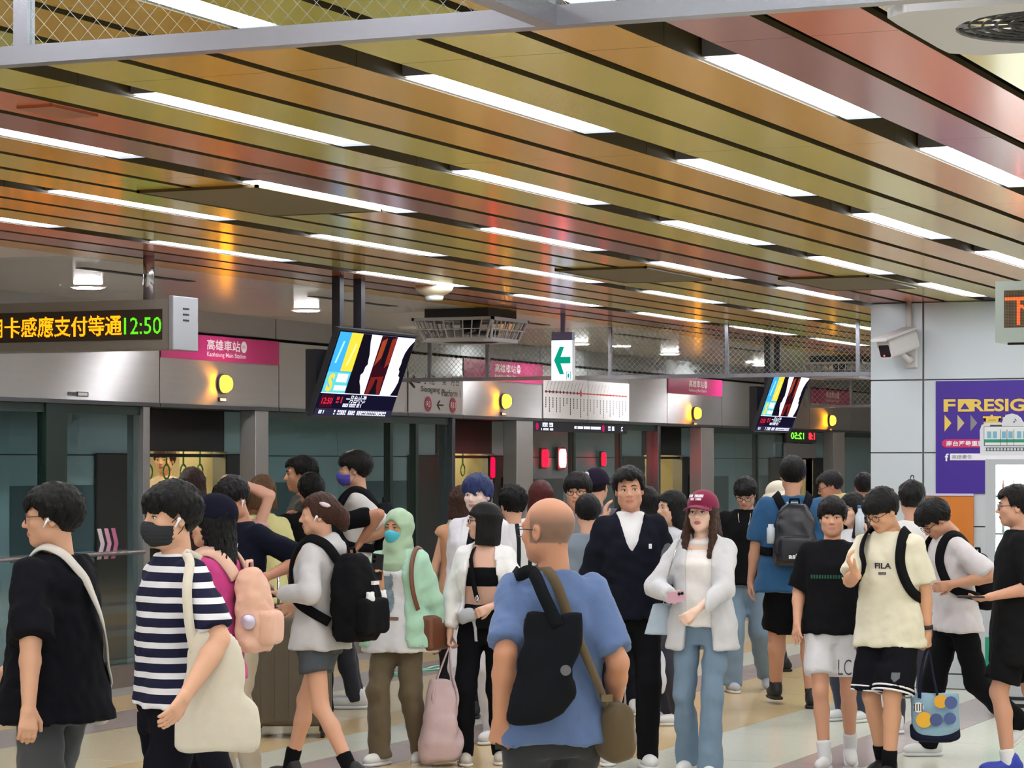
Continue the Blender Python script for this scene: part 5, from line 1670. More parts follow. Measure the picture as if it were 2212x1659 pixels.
    if o.get('hijab'):
        g = G((-0.24, -0.22, -0.34), (0.24, 0.24, 0.16), 0.0085 * hf)
        g.ell((0, -0.012, 0.032), (0.095, 0.118, 0.102))
        g.loft([(-0.30, 0, 0.0, 0.15, 0.13), (-0.24, 0, 0.0, 0.17, 0.135), (-0.19, 0, -0.01, 0.145, 0.12), (-0.13, 0, -0.01, 0.10, 0.10), (-0.06, 0, -0.005, 0.090, 0.098), (0.02, 0, -0.01, 0.092, 0.112)], 0.03, 2.1)
        g.ell((0, 0.03, -0.13), (0.085, 0.08, 0.05), 0.04)
        g.ell((0, 0.10, -0.022), (0.060, 0.085, 0.072), 0.012, 'sub')
        g.wrinkle(0.0045, 55, 5, 6, (0.6, 0.6, 1.2))
        finh('hijab', g, o['hijab'], 1)
    P['ty'] = ty; P['tx'] = tx; P['o'] = o; P['fem'] = fem; P['wm'] = wm
    P['surf'] = lambda x, z, back=False, ex=0.02: 0
    PEOPLE[key] = P
    return P
def rigid(P, name, label, cat, group=None):
    """empty at a person's place, for a thing they carry"""
    r = empty(name, P['loc'], P['rz'])
    tag(r, label, cat, group)
    return r
def sdf_part(P, name, g, m, parent, rl=1):
    V, Q = g.mesh()
    if len(V) == 0: return None
    if rl: V = relax(V, Q, rl, 0.4)
    return quad_obj(name, V * P['s'], Q, m, parent)
def strap(P, name, pts, w, t, m, parent, flat=False):
    """strap through points in the person's unit space; a Catmull-Rom line, faced outward from the body axis"""
    pts = [np.array(p, float) for p in pts]
    out = []
    for i in range(len(pts) - 1):
        p0, p1, p2, p3 = pts[max(i - 1, 0)], pts[i], pts[i + 1], pts[min(i + 2, len(pts) - 1)]
        for k in range(6):
            u = k / 6
            out.append(0.5 * ((2 * p1) + (-p0 + p2) * u + (2 * p0 - 5 * p1 + 4 * p2 - p3) * u * u + (-p0 + 3 * p1 - 3 * p2 + p3) * u ** 3))
    out.append(pts[-1])
    if not flat:
        # lay the strap on the clothes instead of inside them
        for kk in ('jacket', 'top'):
            ob = P.get(kk)
            if ob is None: continue
            me = ob.data
            co = np.empty(len(me.vertices) * 3, np.float32); me.vertices.foreach_get('co', co)
            qs = np.empty(len(me.loops), np.int32); me.loops.foreach_get('vertex_index', qs)
            bv = BVHTree.FromPolygons([tuple(c) for c in co.reshape(-1, 3)], [tuple(q) for q in qs.reshape(-1, 4)])
            s_ = P['s']; off = 0.006 + t / 2
            for i, q in enumerate(out):
                hit = bv.find_nearest(Vector(q * s_))
                if hit[0] is None: continue
                if (Vector(q * s_) - hit[0]).dot(hit[1]) < off:
                    out[i] = np.array(hit[0] + hit[1] * off) / s_
            break
        for _ in range(2):
            out = [out[0]] + [0.25 * out[i - 1] + 0.5 * out[i] + 0.25 * out[i + 1] for i in range(1, len(out) - 1)] + [out[-1]]
    nr = []
    for q in out:
        c = v3(P['tx'](q[2]), P['ty'](q[2]) - 0.01, min(q[2], 1.36))
        nr.append(unit(q - c) if not flat else (P['RZ'].T @ -unit(v3(P['loc'][0], P['loc'][1], 0))))
    s = P['s']
    return MB().ribbon([tuple(q * s) for q in out], [tuple(n) for n in nr], w * s, t * s).build(name, m, parent, True)
def backpack(P, label, m, strapm, c=(0, -0.205, 1.16), hf=(0.150, 0.085, 0.215), pocket=True, pm=None, extra=None):
    r = rigid(P, 'backpack', label, 'backpack')
    s = P['s']; ty = P['ty']; cy = c[1] + ty(c[2]); cx = c[0] + P['tx'](c[2])
    h = 0.011 * max(1.0, P['d'] / 13) / s
    g = G(np.array((cx, cy, c[2])) - np.array(hf) * 1.5 - 0.03, np.array((cx, cy, c[2])) + np.array(hf) * 1.5 + 0.03, h)
    z0, a, b, e = c[2], hf[0], hf[1], hf[2]
    g.loft([(z0 - e, cx, cy - 0.01, a * 0.82, b * 0.75), (z0 - e * 0.85, cx, cy - 0.012, a * 0.97, b * 1.0), (z0 - e * 0.2, cx, cy - 0.012, a, b * 1.08), (z0 + e * 0.35, cx, cy, a * 0.95, b * 0.95), (z0 + e * 0.7, cx, cy + 0.008, a * 0.82, b * 0.8), (z0 + e * 0.92, cx, cy + 0.014, a * 0.6, b * 0.6), (z0 + e, cx, cy + 0.016, a * 0.38, b * 0.4)], 0.0, 2.6)
    g.wrinkle(0.005, 40, 9, 5); g.wrinkle(0.0025, 100, 5, 5)
    sdf_part(P, 'main_compartment', g, m, r)
    if pocket:
        g = G((cx - 0.16, cy - hf[1] - 0.13, c[2] - 0.25), (cx + 0.16, cy, c[2] + 0.15), h)
        g.box((cx, cy - hf[1] - 0.01, c[2] - hf[2] * 0.42), (hf[0] * 0.8, 0.045, hf[2] * 0.42), 0.035); g.wrinkle(0.003, 40, 4, 5)
        sdf_part(P, 'front_pocket', g, pm or m, r)
    MB().tube([tuple(np.array(q) * s) for q in ((cx - 0.035, cy + 0.02, c[2] + hf[2] - 0.01), (cx - 0.03, cy + 0.02, c[2] + hf[2] + 0.03), (cx + 0.03, cy + 0.02, c[2] + hf[2] + 0.03), (cx + 0.035, cy + 0.02, c[2] + hf[2] - 0.01))], 0.009 * s, 8).build('carry_loop', strapm, r, True)
    for sx in (1, -1):
        q = [(cx + sx * 0.07, cy + 0.06, c[2] + hf[2] - 0.05), (P['tx'](1.45) + sx * 0.105, ty(1.45) - 0.075, 1.452), (P['tx'](1.45) + sx * 0.118, ty(1.45) + 0.01, 1.476), (P['tx'](1.4) + sx * 0.125, ty(1.38) + 0.092, 1.40), (P['tx'](1.3) + sx * 0.13, ty(1.27) + 0.122, 1.27), (P['tx'](1.15) + sx * 0.165, ty(1.13) + 0.07, 1.12), (cx + sx * 0.15, cy + 0.08, c[2] - hf[2] * 0.55)]
        strap(P, 'shoulder_strap', q, 0.058, 0.014, strapm, r)
    return r
def decal(P, name, body_txt, mtl, x, z, h, w=None, front=True, target='top', bold=0.02, flipx=False, raw=None):
    """flat print laid on the cloth"""
    ob = P[target]
    me = ob.data
    n = len(me.vertices); co = np.empty(n * 3, np.float32); me.vertices.foreach_get('co', co); co = co.reshape(-1, 3)
    qs = np.empty(len(me.loops), np.int32); me.loops.foreach_get('vertex_index', qs)
    bv = BVHTree.FromPolygons([tuple(c) for c in co], [tuple(q) for q in qs.reshape(-1, 4)])
    s = P['s']; sg = 1 if front else -1
    if raw is None:
        v, f, lo, hi = text_data(body_txt, bold)
        sy = h / (hi[1] - lo[1]); sx_ = (w / (hi[0] - lo[0])) if w else sy
        pts = [((p[0] - (lo[0] + hi[0]) / 2) * sx_, (p[1] - (lo[1] + hi[1]) / 2) * sy) for p in v]
    else:
        pts, f = raw
    out = []
    for (a, b) in pts:
        X = (x - sg * a) * s; Zz = (z + b) * s          # seen from the front the wearer's right is on the viewer's left
        hit = bv.ray_cast(Vector((X, sg * 1.0, Zz)), Vector((0, -sg, 0)))
        yy = hit[0].y if hit[0] is not None else sg * 0.12
        out.append((X, yy + sg * 0.004, Zz))
    return MB().raw(out, f).build(name, mtl, ob)
def grid_shape(fn, w, h, n=14):
    """quads of a grid inside a shape test, for prints on cloth"""
    pts = []; idx = {}; f = []
    m = max(2, int(n * h / w))
    def g_(i, j):
        if (i, j) not in idx:
            idx[(i, j)] = len(pts); pts.append((-w / 2 + w * i / n, -h / 2 + h * j / m))
        return idx[(i, j)]
    for i in range(n):
        for j in range(m):
            u, v = (i + 0.5) / n, (j + 0.5) / m
            if fn(u, v):
                f.append((g_(i, j), g_(i + 1, j), g_(i + 1, j + 1), g_(i, j + 1)))
    return pts, f
# ------------------------------------------------------------------ the passengers
BLK = (22, 19, 20); DBR = (44, 30, 26); BRN = (84, 54, 38)
C = cloth
SHW = mat('shoe_white', (228, 228, 226), 0.6); SHB = mat('shoe_black', (24, 24, 26), 0.6)
def hair(style='short', col=BLK, **k): return dict(style=style, col=col, **k)
SH_W = dict(mat=SHW); SH_B = dict(mat=SHB, sole=mat('sole_black', (30, 30, 32), 0.7))
TEE = lambda m, **k: dict(dict(mat=m, hem=0.84, sl=0.72, sw=1.18, hw=0.018, ex=0.012), **k)
PANT = lambda m, **k: dict(dict(kind='pants', mat=m), **k)

# front left: man in black shirt with a white strap
A = person('black_tee', 'young man in loose black t-shirt and glasses with a white strap across his back', 118, 10.1, 1044, 128, hyaw=34, glasses=True, earbud=True,
           hair=hair('short', back=-0.085, vol=1.5, fringe=0.03), top=TEE(C((24, 25, 34)), hem=0.815, sl=0.98, sw=1.5, hw=0.06, ex=0.02, wr=0.005), w=1.08,
           bottom=PANT(C((74, 76, 80)), w=1.3), shoes=SH_B, aL=('p', 62, 1532, -0.34), pL=(-0.2, -1, 0), aR=('p', 20, 1448, 0.12), hL=dict(curl=0.5, n=(0.5, 0.6, 0)), fR=(0.10, 0.15, 0.085), fL=(-0.10, -0.18, 0.10, 18))
r = rigid(A, 'shoulder_bag', 'white strap and small bag worn by the man in the loose black t-shirt', 'bag')
strap(A, 'strap', [(-0.03, 0.135, 1.34), (-0.075, 0.075, 1.445), (-0.085, -0.015, 1.500), (-0.05, -0.095, 1.455), (0.03, -0.142, 1.34), (0.115, -0.155, 1.18), (0.175, -0.12, 1.02), (0.2, -0.05, 0.92)], 0.042, 0.006, C((214, 208, 198)), r)
g = G((0.1, -0.15, 0.74), (0.34, 0.2, 1.0), 0.014); g.box((0.235, 0.03, 0.86), (0.035, 0.11, 0.08), 0.025); sdf_part(A, 'pouch', g, C((206, 200, 188)), r)
r = rigid(A, 'drink_cup', 'dark cup held out by the man in the loose black t-shirt', 'cup')
q = A['handR'] * A['s']
MB().tube([tuple(q + v3(0, 0.02, -0.06)), tuple(q + v3(0, 0.02, 0.06))], [0.03, 0.036], 14).build('cup', mat('cup_dark', (30, 44, 42), 0.4), r, True)
MB().tube([tuple(q + v3(0, 0.02, 0.06)), tuple(q + v3(0, 0.02, 0.068))], [0.038, 0.036], 14).build('lid', M_WHITE, r, True)

# striped shirt and black mask
A = person('striped', 'man in navy and white striped t-shirt with black face mask and cream tote', 372, 9.8, 1040, 66, hyaw=4, mask=(34, 38, 44), earbud=True, skin=(222, 172, 142),
           hair=hair('short', back=-0.09, vol=1.6, fringe=0.012), top=TEE(stripes('navy_stripes', (30, 32, 58), (228, 228, 232), 0.0555, 0.40, off=0.15, tilt=0.35), hem=0.895, sl=0.85, sw=1.25, hw=0.012), w=1.0,
           bottom=PANT(C((26, 27, 38)), w=1.12, waist=0.99), shoes=SH_B, aL=('p', 402, 1500, -0.36), pL=(-0.3, -1, 0.0), hL=dict(curl=0.25, n=(0.6, 0.4, 0)), aR=('p', 335, 1490, 0.12), fR=(0.1, -0.2, 0.1, 20), fL=(-0.1, 0.18, 0.085))
r = rigid(A, 'tote_bag', 'cream canvas tote hanging from the shoulder of the man in stripes', 'bag')
Lp = A['L']
c = Lp((470, 1520, -0.06)); ct = Lp((420, 1385, -0.1))
def quadbag(A, name, px0, px1, y0, y1, d0, thick, m, parent, top=0.6, wr=0.006, h=0.012, skew=0.0, foot=0.86):
    """soft bag hanging in the plane facing the viewer, wider at the foot"""
    # build in a frame aligned with the view, then turn into the wearer's space
    RZ = A['RZ']; s = A['s']; P0 = v3(*at((px0 + px1) / 2, (y0 + y1) / 2, A['d'] + d0))
    W = (px1 - px0) / FPX * A['d'] / 2; H = (y1 - y0) / FPX * A['d'] / 2
    g = G((-W * 1.4 - 0.03, -thick * 1.6 - 0.03, -H * 1.1 - 0.03), (W * 1.4 + 0.03, thick * 1.6 + 0.03, H * 1.1 + 0.03), h)
    g.loft([(-H, -skew, 0, W * foot * 0.8, thick * 0.6), (-H * 0.9, -skew * .9, 0, W * foot, thick * .9), (-H * 0.5, -skew * .5, 0, W, thick), (0, 0, 0, W * (0.5 + 0.5 * top), thick * 0.8), (H, skew, 0, W * top, thick * 0.35)], 0.0, 2.6)
    g.wrinkle(wr, 34, 11, 6, (1, 0.4, 0.7))
    V, Q = g.mesh(); V = relax(V, Q, 1, 0.4)
    rt = np.array(RT); fw = np.array(FW)
    B = np.stack([rt, fw, v3(0, 0, 1)], 1)
    Vw = P0 + V @ B.T
    Vl = (Vw - A['loc']) @ RZ
    return quad_obj(name, Vl, Q, m, parent)
M_CREAMC = C((216, 208, 190))
quadbag(A, 'bag_body', 366, 560, 1368, 1622, -0.24, 0.04, M_CREAMC, r, 0.42, 0.0035, foot=0.95)
strap(A, 'strap', [Lp((420, 1410, -0.25)), Lp((408, 1340, -0.25)), Lp((404, 1270, -0.23)), Lp((410, 1218, -0.17)), (-0.135, 0.0, 1.475), (-0.12, -0.06, 1.45)], 0.036, 0.006, M_CREAMC, r, True)

# pink backpack
A = person('pink', 'woman with long black hair, navy cap and pink top wearing a peach backpack', 462, 11.8, 1068, 112, fem=1, hyaw=10,
           hair=hair('long', (18, 16, 24), len=-0.27), cap=dict(mat=C((28, 30, 52))), top=TEE(C((196, 62, 130)), hem=0.86, sl=1.9), bottom=PANT(C((28, 28, 40)), w=1.1), shoes=SH_W, fR=(0.1, 0.2, 0.085), fL=(-0.09, -0.2, 0.1, 20))
backpack(A, 'peach fabric backpack worn by the woman in the navy cap', C((222, 176, 152)), C((228, 186, 164)), c=(0, -0.20, 1.20), hf=(0.135, 0.075, 0.20))
r = rigid(A, 'badge', 'round silver badge pinned to the peach backpack', 'badge')
q = v3(-0.14, -0.23, 1.15) * A['s']
MB().tube([tuple(q), tuple(q + v3(-0.012, 0, 0))], [0.036, 0.03], 18).build('disc', mat('badge_silver', (206, 196, 214), 0.25, 0.4), r, True)

# navy sports shirt
A = person('navy_tee', 'man in dark navy sports shirt looking down behind the peach backpack', 512, 14.8, 1022, 48, hpitch=22, hyaw=6, skin=(206, 150, 122), glasses=True, earbud=True,
           hair=hair('short', (26, 20, 20), fringe=0.02), top=TEE(C((28, 32, 52)), sl=0.8), w=1.08, bottom=PANT(C((196, 184, 160)), w=1.1), shoes=SH_W, aL=('p', 578, 1245, -0.22), pL=(-0.6, -0.4, -0.8), hL=dict(curl=0.6), fL=(-0.14, 0.02, 0.085), fR=(0.1, 0, 0.085))
decal(A, 'chest_logo', '', M_LETW, -0.10, 1.33, 0.035, raw=grid_shape(lambda u, v: 0.09 < (u - .5) ** 2 + (v - .5) ** 2 < 0.25 or abs(u - v) < .1, 0.04, 0.04, 14))

A = person('brown_long', 'woman with long brown hair seen from behind at the first doorway', 415, 18.2, 1008, 178, fem=1, hair=hair('long', (66, 46, 40), len=-0.24), top=TEE(C((60, 50, 52))), bottom=PANT(C((40, 40, 48))), shoes=SH_W)
A = person('arm_up', 'person in pink top lifting a bare arm behind the man in navy', 508, 17.6, 1050, 170, hair=hair('short', (40, 30, 28)), top=TEE(C((200, 160, 150)), sl=0.3), bottom=PANT(C((60, 60, 66))), shoes=SH_B, aR=('p', 512, 1040, 0.0), pR=(1, -0.2, -0.3), hR=dict(curl=0.6), skin=(222, 170, 146))
A = person('streaks', 'person with streaked blond brown hair in pale yellow top', 566, 18.0, 1024, 165, fem=0.6, hair=hair('bob', (122, 88, 56), len=-0.11, rough=0.3), top=TEE(C((222, 216, 150)), sl=0.8), bottom=PANT(C((60, 60, 70))), shoes=SH_W)
A = person('older', 'grey haired man with bowed head in white and yellow polo shirt', 596, 18.6, 1049, 84, hpitch=28, skin=(158, 102, 76), hair=hair('buzz', (70, 66, 66), vol=0.55, back=-0.05, fringe=0.05), top=TEE(stripes('yellow_white', (226, 226, 226), (226, 214, 120), 0.30, 0.45, axis='Y', off=0.4)), belly=0.03, w=1.1, bottom=PANT(C((70, 70, 76))), shoes=SH_B, lean=10, aL=('p', 572, 1195, -0.15), pL=(-0.4, -1, -0.4), hL=dict(curl=0.6))
r = rigid(A, 'crossbody_bag', 'black strap bag across the grey haired man in white and yellow', 'bag')
strap(A, 'strap', [(0.10, -0.06, 1.45), (0.06, 0.10, 1.40), (-0.05, 0.155, 1.2), (-0.15, 0.11, 1.05), (-0.18, 0.0, 0.98)], 0.04, 0.006, C((26, 26, 28)), r)
g = G((-0.34, -0.2, 0.8), (-0.1, 0.2, 1.05), 0.015); g.box((-0.22, 0, 0.93), (0.04, 0.11, 0.07), 0.02); sdf_part(A, 'pouch', g, C((28, 28, 30)), r)
A = person('tall_profile', 'man with short black hair in profile behind the older man', 652, 19.0, 983, 86, skin=(200, 146, 112), hair=hair('short', fringe=0.05, vol=1.1), top=TEE(C((58, 58, 50))), bottom=PANT(C((40, 40, 46))), shoes=SH_B)
A = person('black_back', 'man in black t-shirt seen from behind with one hand raised', 672, 18.2, 1020, 172, skin=(190, 134, 104), w=1.14, hair=hair('short', vol=1.3, back=-0.08), top=TEE(C((24, 24, 28)), sl=0.8), bottom=PANT(C((40, 42, 52))), shoes=SH_B, aL=('p', 612, 1128, 0.05), pL=(-0.7, -0.2, -1), hL=dict(curl=0.7), aR=('p', 778, 1172, 0.1), pR=(1, -0.3, 0.3), hR=dict(curl=0.6))
A = person('tall_mask', 'tall man in white t-shirt and blue face mask with a black backpack by the glass', 768, 19.2, 972, 92, mask=(92, 88, 186), skin=(216, 164, 134), hair=hair('short', (30, 26, 26), fringe=0.022, vol=1.3, back=-0.06), top=TEE(C((224, 220, 216)), sl=0.85), bottom=PANT(C((50, 52, 60))), shoes=SH_W, aL=('p', 765, 1175, -0.15))
backpack(A, 'black backpack worn by the tall man in the blue mask', C((40, 42, 48)), C((34, 36, 42)), c=(0, -0.21, 1.19), hf=(0.14, 0.085, 0.20))

# grey hoodie with black backpack
A = person('hoodie', 'woman in pale grey hoodie and denim shorts with brown hair pinned up', 692, 14.4, 1064, 122, fem=1, hyaw=30, earbud=True, skin=(214, 164, 136), brow=(60, 40, 30),
           hair=hair('bun', (78, 48, 36), vol=1.3, fringe=0.045, noburn=False, back=-0.06, jag=0.006), top=dict(mat=C((196, 194, 194)), hem=0.825, sl=1.92, sw=1.25, hw=0.02, ex=0.020, hood=True, wr=0.005, name='hoodie'),
           bottom=dict(kind='shorts', mat=mat('denim_dark', (70, 76, 82), 0.9, noise=0.2, nscale=20), w=1.05, len=0.50, hemw=1.08), shoes=SH_B, sock=(C((26, 26, 28)), 0.12), legw=1.0,
           aL=('p', 606, 1282, -0.12), pL=(-0.5, -1, -0.5), hL=dict(curl=0.6, n=(0.3, 0.3, 0.9)), aR=(0.20, 0.30, 1.06), fR=(0.08, 0.27, 0.085, 0), fL=(-0.09, -0.27, 0.125, 22))
MB().tube([A['hpt'](q) for q in ((-0.088, -0.01, 0.075), (-0.100, -0.03, 0.068), (-0.100, -0.055, 0.060), (-0.090, -0.07, 0.058))], [0.006, 0.013, 0.012, 0.005], 8).build('hair_clip', mat('clip_pearl', (220, 206, 212), 0.25), A['body'], True)
bp = backpack(A, 'black backpack with white charms worn by the woman in the grey hoodie', C((22, 22, 26)), C((26, 26, 30)), c=(0, -0.235, 1.135), hf=(0.185, 0.11, 0.255))
def charm(A, name, label, pos, r_):
    r = rigid(A, name, label, 'charm'); q = np.array(pos) * A['s']
    g = G(q - r_ * 2.2, q + r_ * 2.2, r_ / 5)
    g.ell(q, (r_, r_ * 0.6, r_ * 0.85)); g.ell(q + v3(r_ * .6, 0, r_ * .8), (r_ * .35,) * 3, r_ * .2); g.ell(q + v3(-r_ * .6, 0, r_ * .8), (r_ * .35,) * 3, r_ * .2); g.ell(q + v3(0, 0, -r_ * 0.9), (r_ * .8, r_ * .5, r_ * .55), r_ * .3)
    V, Q = g.mesh(); quad_obj('toy', V, Q, mat('charm_white', (226, 226, 226), 0.7), r)
charm(A, 'keychain', 'white plush charm in the middle of the black backpack', (-0.05, -0.372, 1.13), 0.036)
charm(A, 'keychain', 'white plush charm at the side edge of the black backpack', (0.19, -0.31, 1.13), 0.036)
for zz, xx, hh_ in ((1.22, 0.03, 0.02), (1.04, 0.03, 0.014), (0.975, 0.09, 0.012)):
    q = v3(xx, -0.362, zz) * A['s']; o = MB().box(q[0] - 0.03, q[0] + 0.03, q[1] - 0.004, q[1] + 0.012, q[2] - hh_ / 2, q[2] + hh_ / 2).build('white_print', M_LETW, bp)

# suitcase beside her
p0 = at(628, 1588, 17.2)
sc_ = empty('suitcase', (p0.x, p0.y, 0), -math.radians(66)); tag(sc_, 'large olive brown suitcase on wheels behind the woman in the hoodie', 'suitcase')
M_SC = mat('suitcase_olive', (92, 82, 66), 0.5, noise=0.05)
box('shell', -0.26, 0.26, -0.16, 0.16, 0.075, 0.80, M_SC, sc_, 0.04, 4)
MB().box(-0.262, 0.262, -0.006, 0.006, 0.08, 0.795).build('zip_band', mat('suitcase_zip', (50, 46, 40), 0.6), sc_)
for k in range(5):
    MB().box(-0.2 + 0.09 * k, -0.185 + 0.09 * k, -0.168, -0.158, 0.14, 0.74).build('shell_rib', M_SC, sc_)
for sx in (-1, 1):
    for sy in (-1, 1):
        w_ = MB().tube([(sx * 0.215 - 0.012, sy * 0.11, 0.033), (sx * 0.215 + 0.012, sy * 0.11, 0.033)], 0.033, 14).build('wheel', SHB, sc_, True)
        MB().box(sx * 0.215 - 0.02, sx * 0.215 + 0.02, sy * 0.11 - 0.02, sy * 0.11 + 0.02, 0.045, 0.085).build('caster', SHB, w_)
for sx in (-0.09, 0.09):
    MB().tube([(sx, 0.12, 0.78), (sx, 0.12, 1.08)], 0.010, 8).build('handle_rod', M_CHROME, sc_, True)
MB().tube([(-0.11, 0.12, 1.09), (0.11, 0.12, 1.09)], 0.016, 10).build('grip', SHB, sc_, True)

# phone held between two people
def phone(A, hk, label, m, off=(0, 0.03, 0.03), R=None, sz=(0.037, 0.005, 0.075), screen=None):
    r = rigid(A, 'phone', label, 'phone'); q = A['hand' + hk] * A['s'] + np.array(off)
    M = Matrix.Translation(q) @ (R or Matrix.Identity(4))
    MB().box(-sz[0], sz[0], -sz[1], sz[1], -sz[2], sz[2], M=M).build('case', m, r)
    MB().box(-sz[0] * .92, sz[0] * .92, sz[1], sz[1] + 0.001, -sz[2] * .95, sz[2] * .95, M=M).build('screen', screen or mat('phone_screen', (60, 70, 84), 0.1), r)
    for k in range(2):
        MB().tube([tuple(M @ Vector((-sz[0] * .5, -sz[1] - 0.003, sz[2] * (.75 - .35 * k)))), tuple(M @ Vector((-sz[0] * .5, -sz[1], sz[2] * (.75 - .35 * k))))], 0.009, 10).build('camera_lens', mat('lens_black', (14, 14, 18), 0.1), r)
    return r
phone(A, 'L', 'dark phone held by the woman in the grey hoodie', SHB, (-0.01, 0.02, 0.03), Matrix.Rotation(-0.9, 4, 'X'))

# mint hijab
A = person('hijab', 'woman in pale green hijab, cyan face mask and mint overshirt holding up a phone', 862, 15.6, 1094, 28, fem=1, w=1.12, unit=1.755, hyaw=-6, mask=(74, 186, 204), skin=(200, 146, 112), eye=0.8,
           hair=hair('none'), hijab=C((164, 190, 158)), top=TEE(C((224, 226, 230)), hem=0.765, sl=0.4, hw=0.05, ex=0.016, belly=0.03),
           jacket=dict(mat=C((166, 206, 180)), hem=0.80, sl=1.75, sw=1.2, hw=0.045, ex=0.036, open=[(0.75, 0.15), (1.2, 0.10), (1.5, 0.07)], name='overshirt', wr=0.006),
           bottom=PANT(C((104, 92, 72)), w=1.18, flare=0.012, wr=0.006), shoes=dict(mat=SHW), aR=('p', 822, 1262, -0.22), pR=(0.7, -0.2, -1), hR=dict(curl=0.7, d=(0.1, 0.15, 1), n=(-0.3, 1, 0)), aL=('p', 948, 1388, -0.02), pL=(-1, -0.8, 0), fR=(0.09, 0.10, 0.085), fL=(-0.10, -0.14, 0.10, 10))
r = phone(A, 'R', 'black phone with a light charm held up by the woman in the hijab', SHB, (0.0, 0.02, 0.035), Matrix.Rotation(math.pi, 4, 'Z') @ Matrix.Rotation(0.1, 4, 'Y'))
cat = grid_shape(lambda u, v: ((u - .5) / .36) ** 2 + ((v - .36) / .34) ** 2 < 1 or ((u - .5) / .3) ** 2 + ((v - .76) / .17) ** 2 < 1 or (abs(abs(u - .5) - .22) < .08 and .84 < v < 1 - abs(abs(u - .5) - .22)), 0.17, 0.30, 30)
decal(A, 'cat_print', '', mat('print_grey_blue', (126, 150, 164), 0.9, noise=0.5, nscale=30), 0.02, 1.16, 0.3, raw=cat)
decal(A, 'print_base', '', mat('print_rust', (130, 96, 84), 0.9), 0.02, 1.0, 0.02, raw=grid_shape(lambda u, v: True, 0.20, 0.022, 8))
r = rigid(A, 'handbag', 'brown leather handbag on the shoulder of the woman in the hijab', 'bag')
M_LTH = mat('leather_brown', (112, 66, 44), 0.5)
strap(A, 'strap', [(-0.13, -0.14, 1.2), (-0.15, -0.08, 1.42), (-0.145, 0.02, 1.475), (-0.165, 0.13, 1.36), (-0.185, 0.155, 1.2), (-0.205, 0.11, 1.06)], 0.03, 0.008, M_LTH, r)
g = G((-0.36, -0.3, 0.72), (-0.12, 0.16, 1.08), 0.014); g.box((-0.245, -0.06, 0.90), (0.05, 0.14, 0.12), 0.03); sdf_part(A, 'bag_body', g, M_LTH, r)

# blue hair
A = person('blue_hair', 'person with blue wig in white jacket behind the woman with the bob', 1032, 16.8, 1025, 24, hyaw=0, fem=0.7, skin=(232, 202, 190), lip=(180, 120, 116), brow=(40, 44, 90),
           hair=hair('messy', (52, 66, 120), vol=1.8, fringe=0.012, back=-0.10, jag=0.02), top=TEE(C((236, 234, 238)), hem=0.9), jacket=dict(mat=C((226, 222, 228)), hem=0.78, sl=1.85, sw=1.2, open=[(0.7, 0.10), (1.2, 0.05), (1.5, 0.08)], collar=True), bottom=PANT(C((226, 222, 226))), shoes=SH_W, aR=('p', 972, 1300, 0.0))
decal(A, 'neck_tie', '', C((30, 36, 40)), 0.0, 1.28, 0.25, raw=grid_shape(lambda u, v: abs(u - .5) < .5 - .2 * v, 0.06, 0.30, 6))

# black bob with pink duffel
A = person('bob', 'woman with sleek black bob, open white shirt and black trousers', 1048, 15.6, 1084, 12, fem=1, bare=True, hyaw=-68, hpitch=-4, glasses=True, skin=(216, 172, 150),
           hair=hair('bob', (26, 20, 22), clump=0, len=-0.155, facey=0.022, fringe=0.03, rough=0.25, strand=0.0012), bottom=PANT(C((22, 22, 28)), waist=1.07, w=1.1), shoes=dict(mat=mat('shoe_grey', (196, 190, 178), 0.6)),
           jacket=dict(mat=C((232, 230, 228)), hem=0.99, sl=1.88, sw=1.25, ex=0.030, hw=0.015, open=[(0.9, 0.13), (1.15, 0.12), (1.35, 0.085), (1.5, 0.06)], collar=True, name='shirt', wr=0.006),
           aR=('p', 972, 1368, -0.02), pR=(1, -1, 0), hR=dict(curl=0.9), aL=('p', 1058, 1312, -0.24), pL=(-1, -0.2, -0.6), hL=dict(curl=0.8, n=(0.2, -1, 0)), fR=(0.13, 0.06, 0.085, 0, 20), fL=(-0.09, -0.08, 0.085))
g = G((-0.2, -0.16, 1.14), (0.2, 0.18, 1.36), 0.012); g.loft([(1.185, 0, 0, 0.146, 0.110), (1.25, 0, 0.004, 0.154, 0.122), (1.315, 0, 0, 0.156, 0.118)], 0, 2.3); A['fin']('tube_top', g, C((24, 24, 28)))
r = rigid(A, 'crossbody_bag', 'black crossbody bag on the hip of the woman with the bob', 'bag')
strap(A, 'strap', [(-0.10, -0.09, 1.44), (0.02, -0.06, 1.475), (0.075, 0.055, 1.44), (0.065, 0.125, 1.33), (0.045, 0.150, 1.2), (0.02, 0.150, 1.10)], 0.032, 0.006, C((26, 26, 30)), r)
g = G((-0.25, 0.0, 0.88), (0.12, 0.3, 1.1), 0.012); g.box((-0.08, 0.16, 0.985), (0.13, 0.05, 0.075), 0.03); sdf_part(A, 'bag_body', g, C((24, 24, 28)), r)
MB().tube([tuple(np.array(q) * A['s']) for q in ((0.022, 0.158, 1.13), (0.03, 0.16, 1.11), (0.022, 0.162, 1.085), (0.012, 0.16, 1.11), (0.022, 0.158, 1.13))], 0.005, 6).build('ring_clip', M_CHROME, r, True)
r = rigid(A, 'cloth_cap', 'light grey cap hanging from the bag of the woman with the bob', 'cap')
g = G((-0.06, 0.08, 0.82), (0.22, 0.34, 1.08), 0.011); g.ell((0.07, 0.185, 0.985), (0.075, 0.05, 0.065)); g.func(lambda X, Y, Z: 0.955 - Z - 0.4 * (X - 0.07)); g.cap((0.03, 0.2, 0.97), (0.015, 0.2, 0.80), 0.014, 0.012, 0.01); sdf_part(A, 'crown', g, C((170, 172, 176)), r)
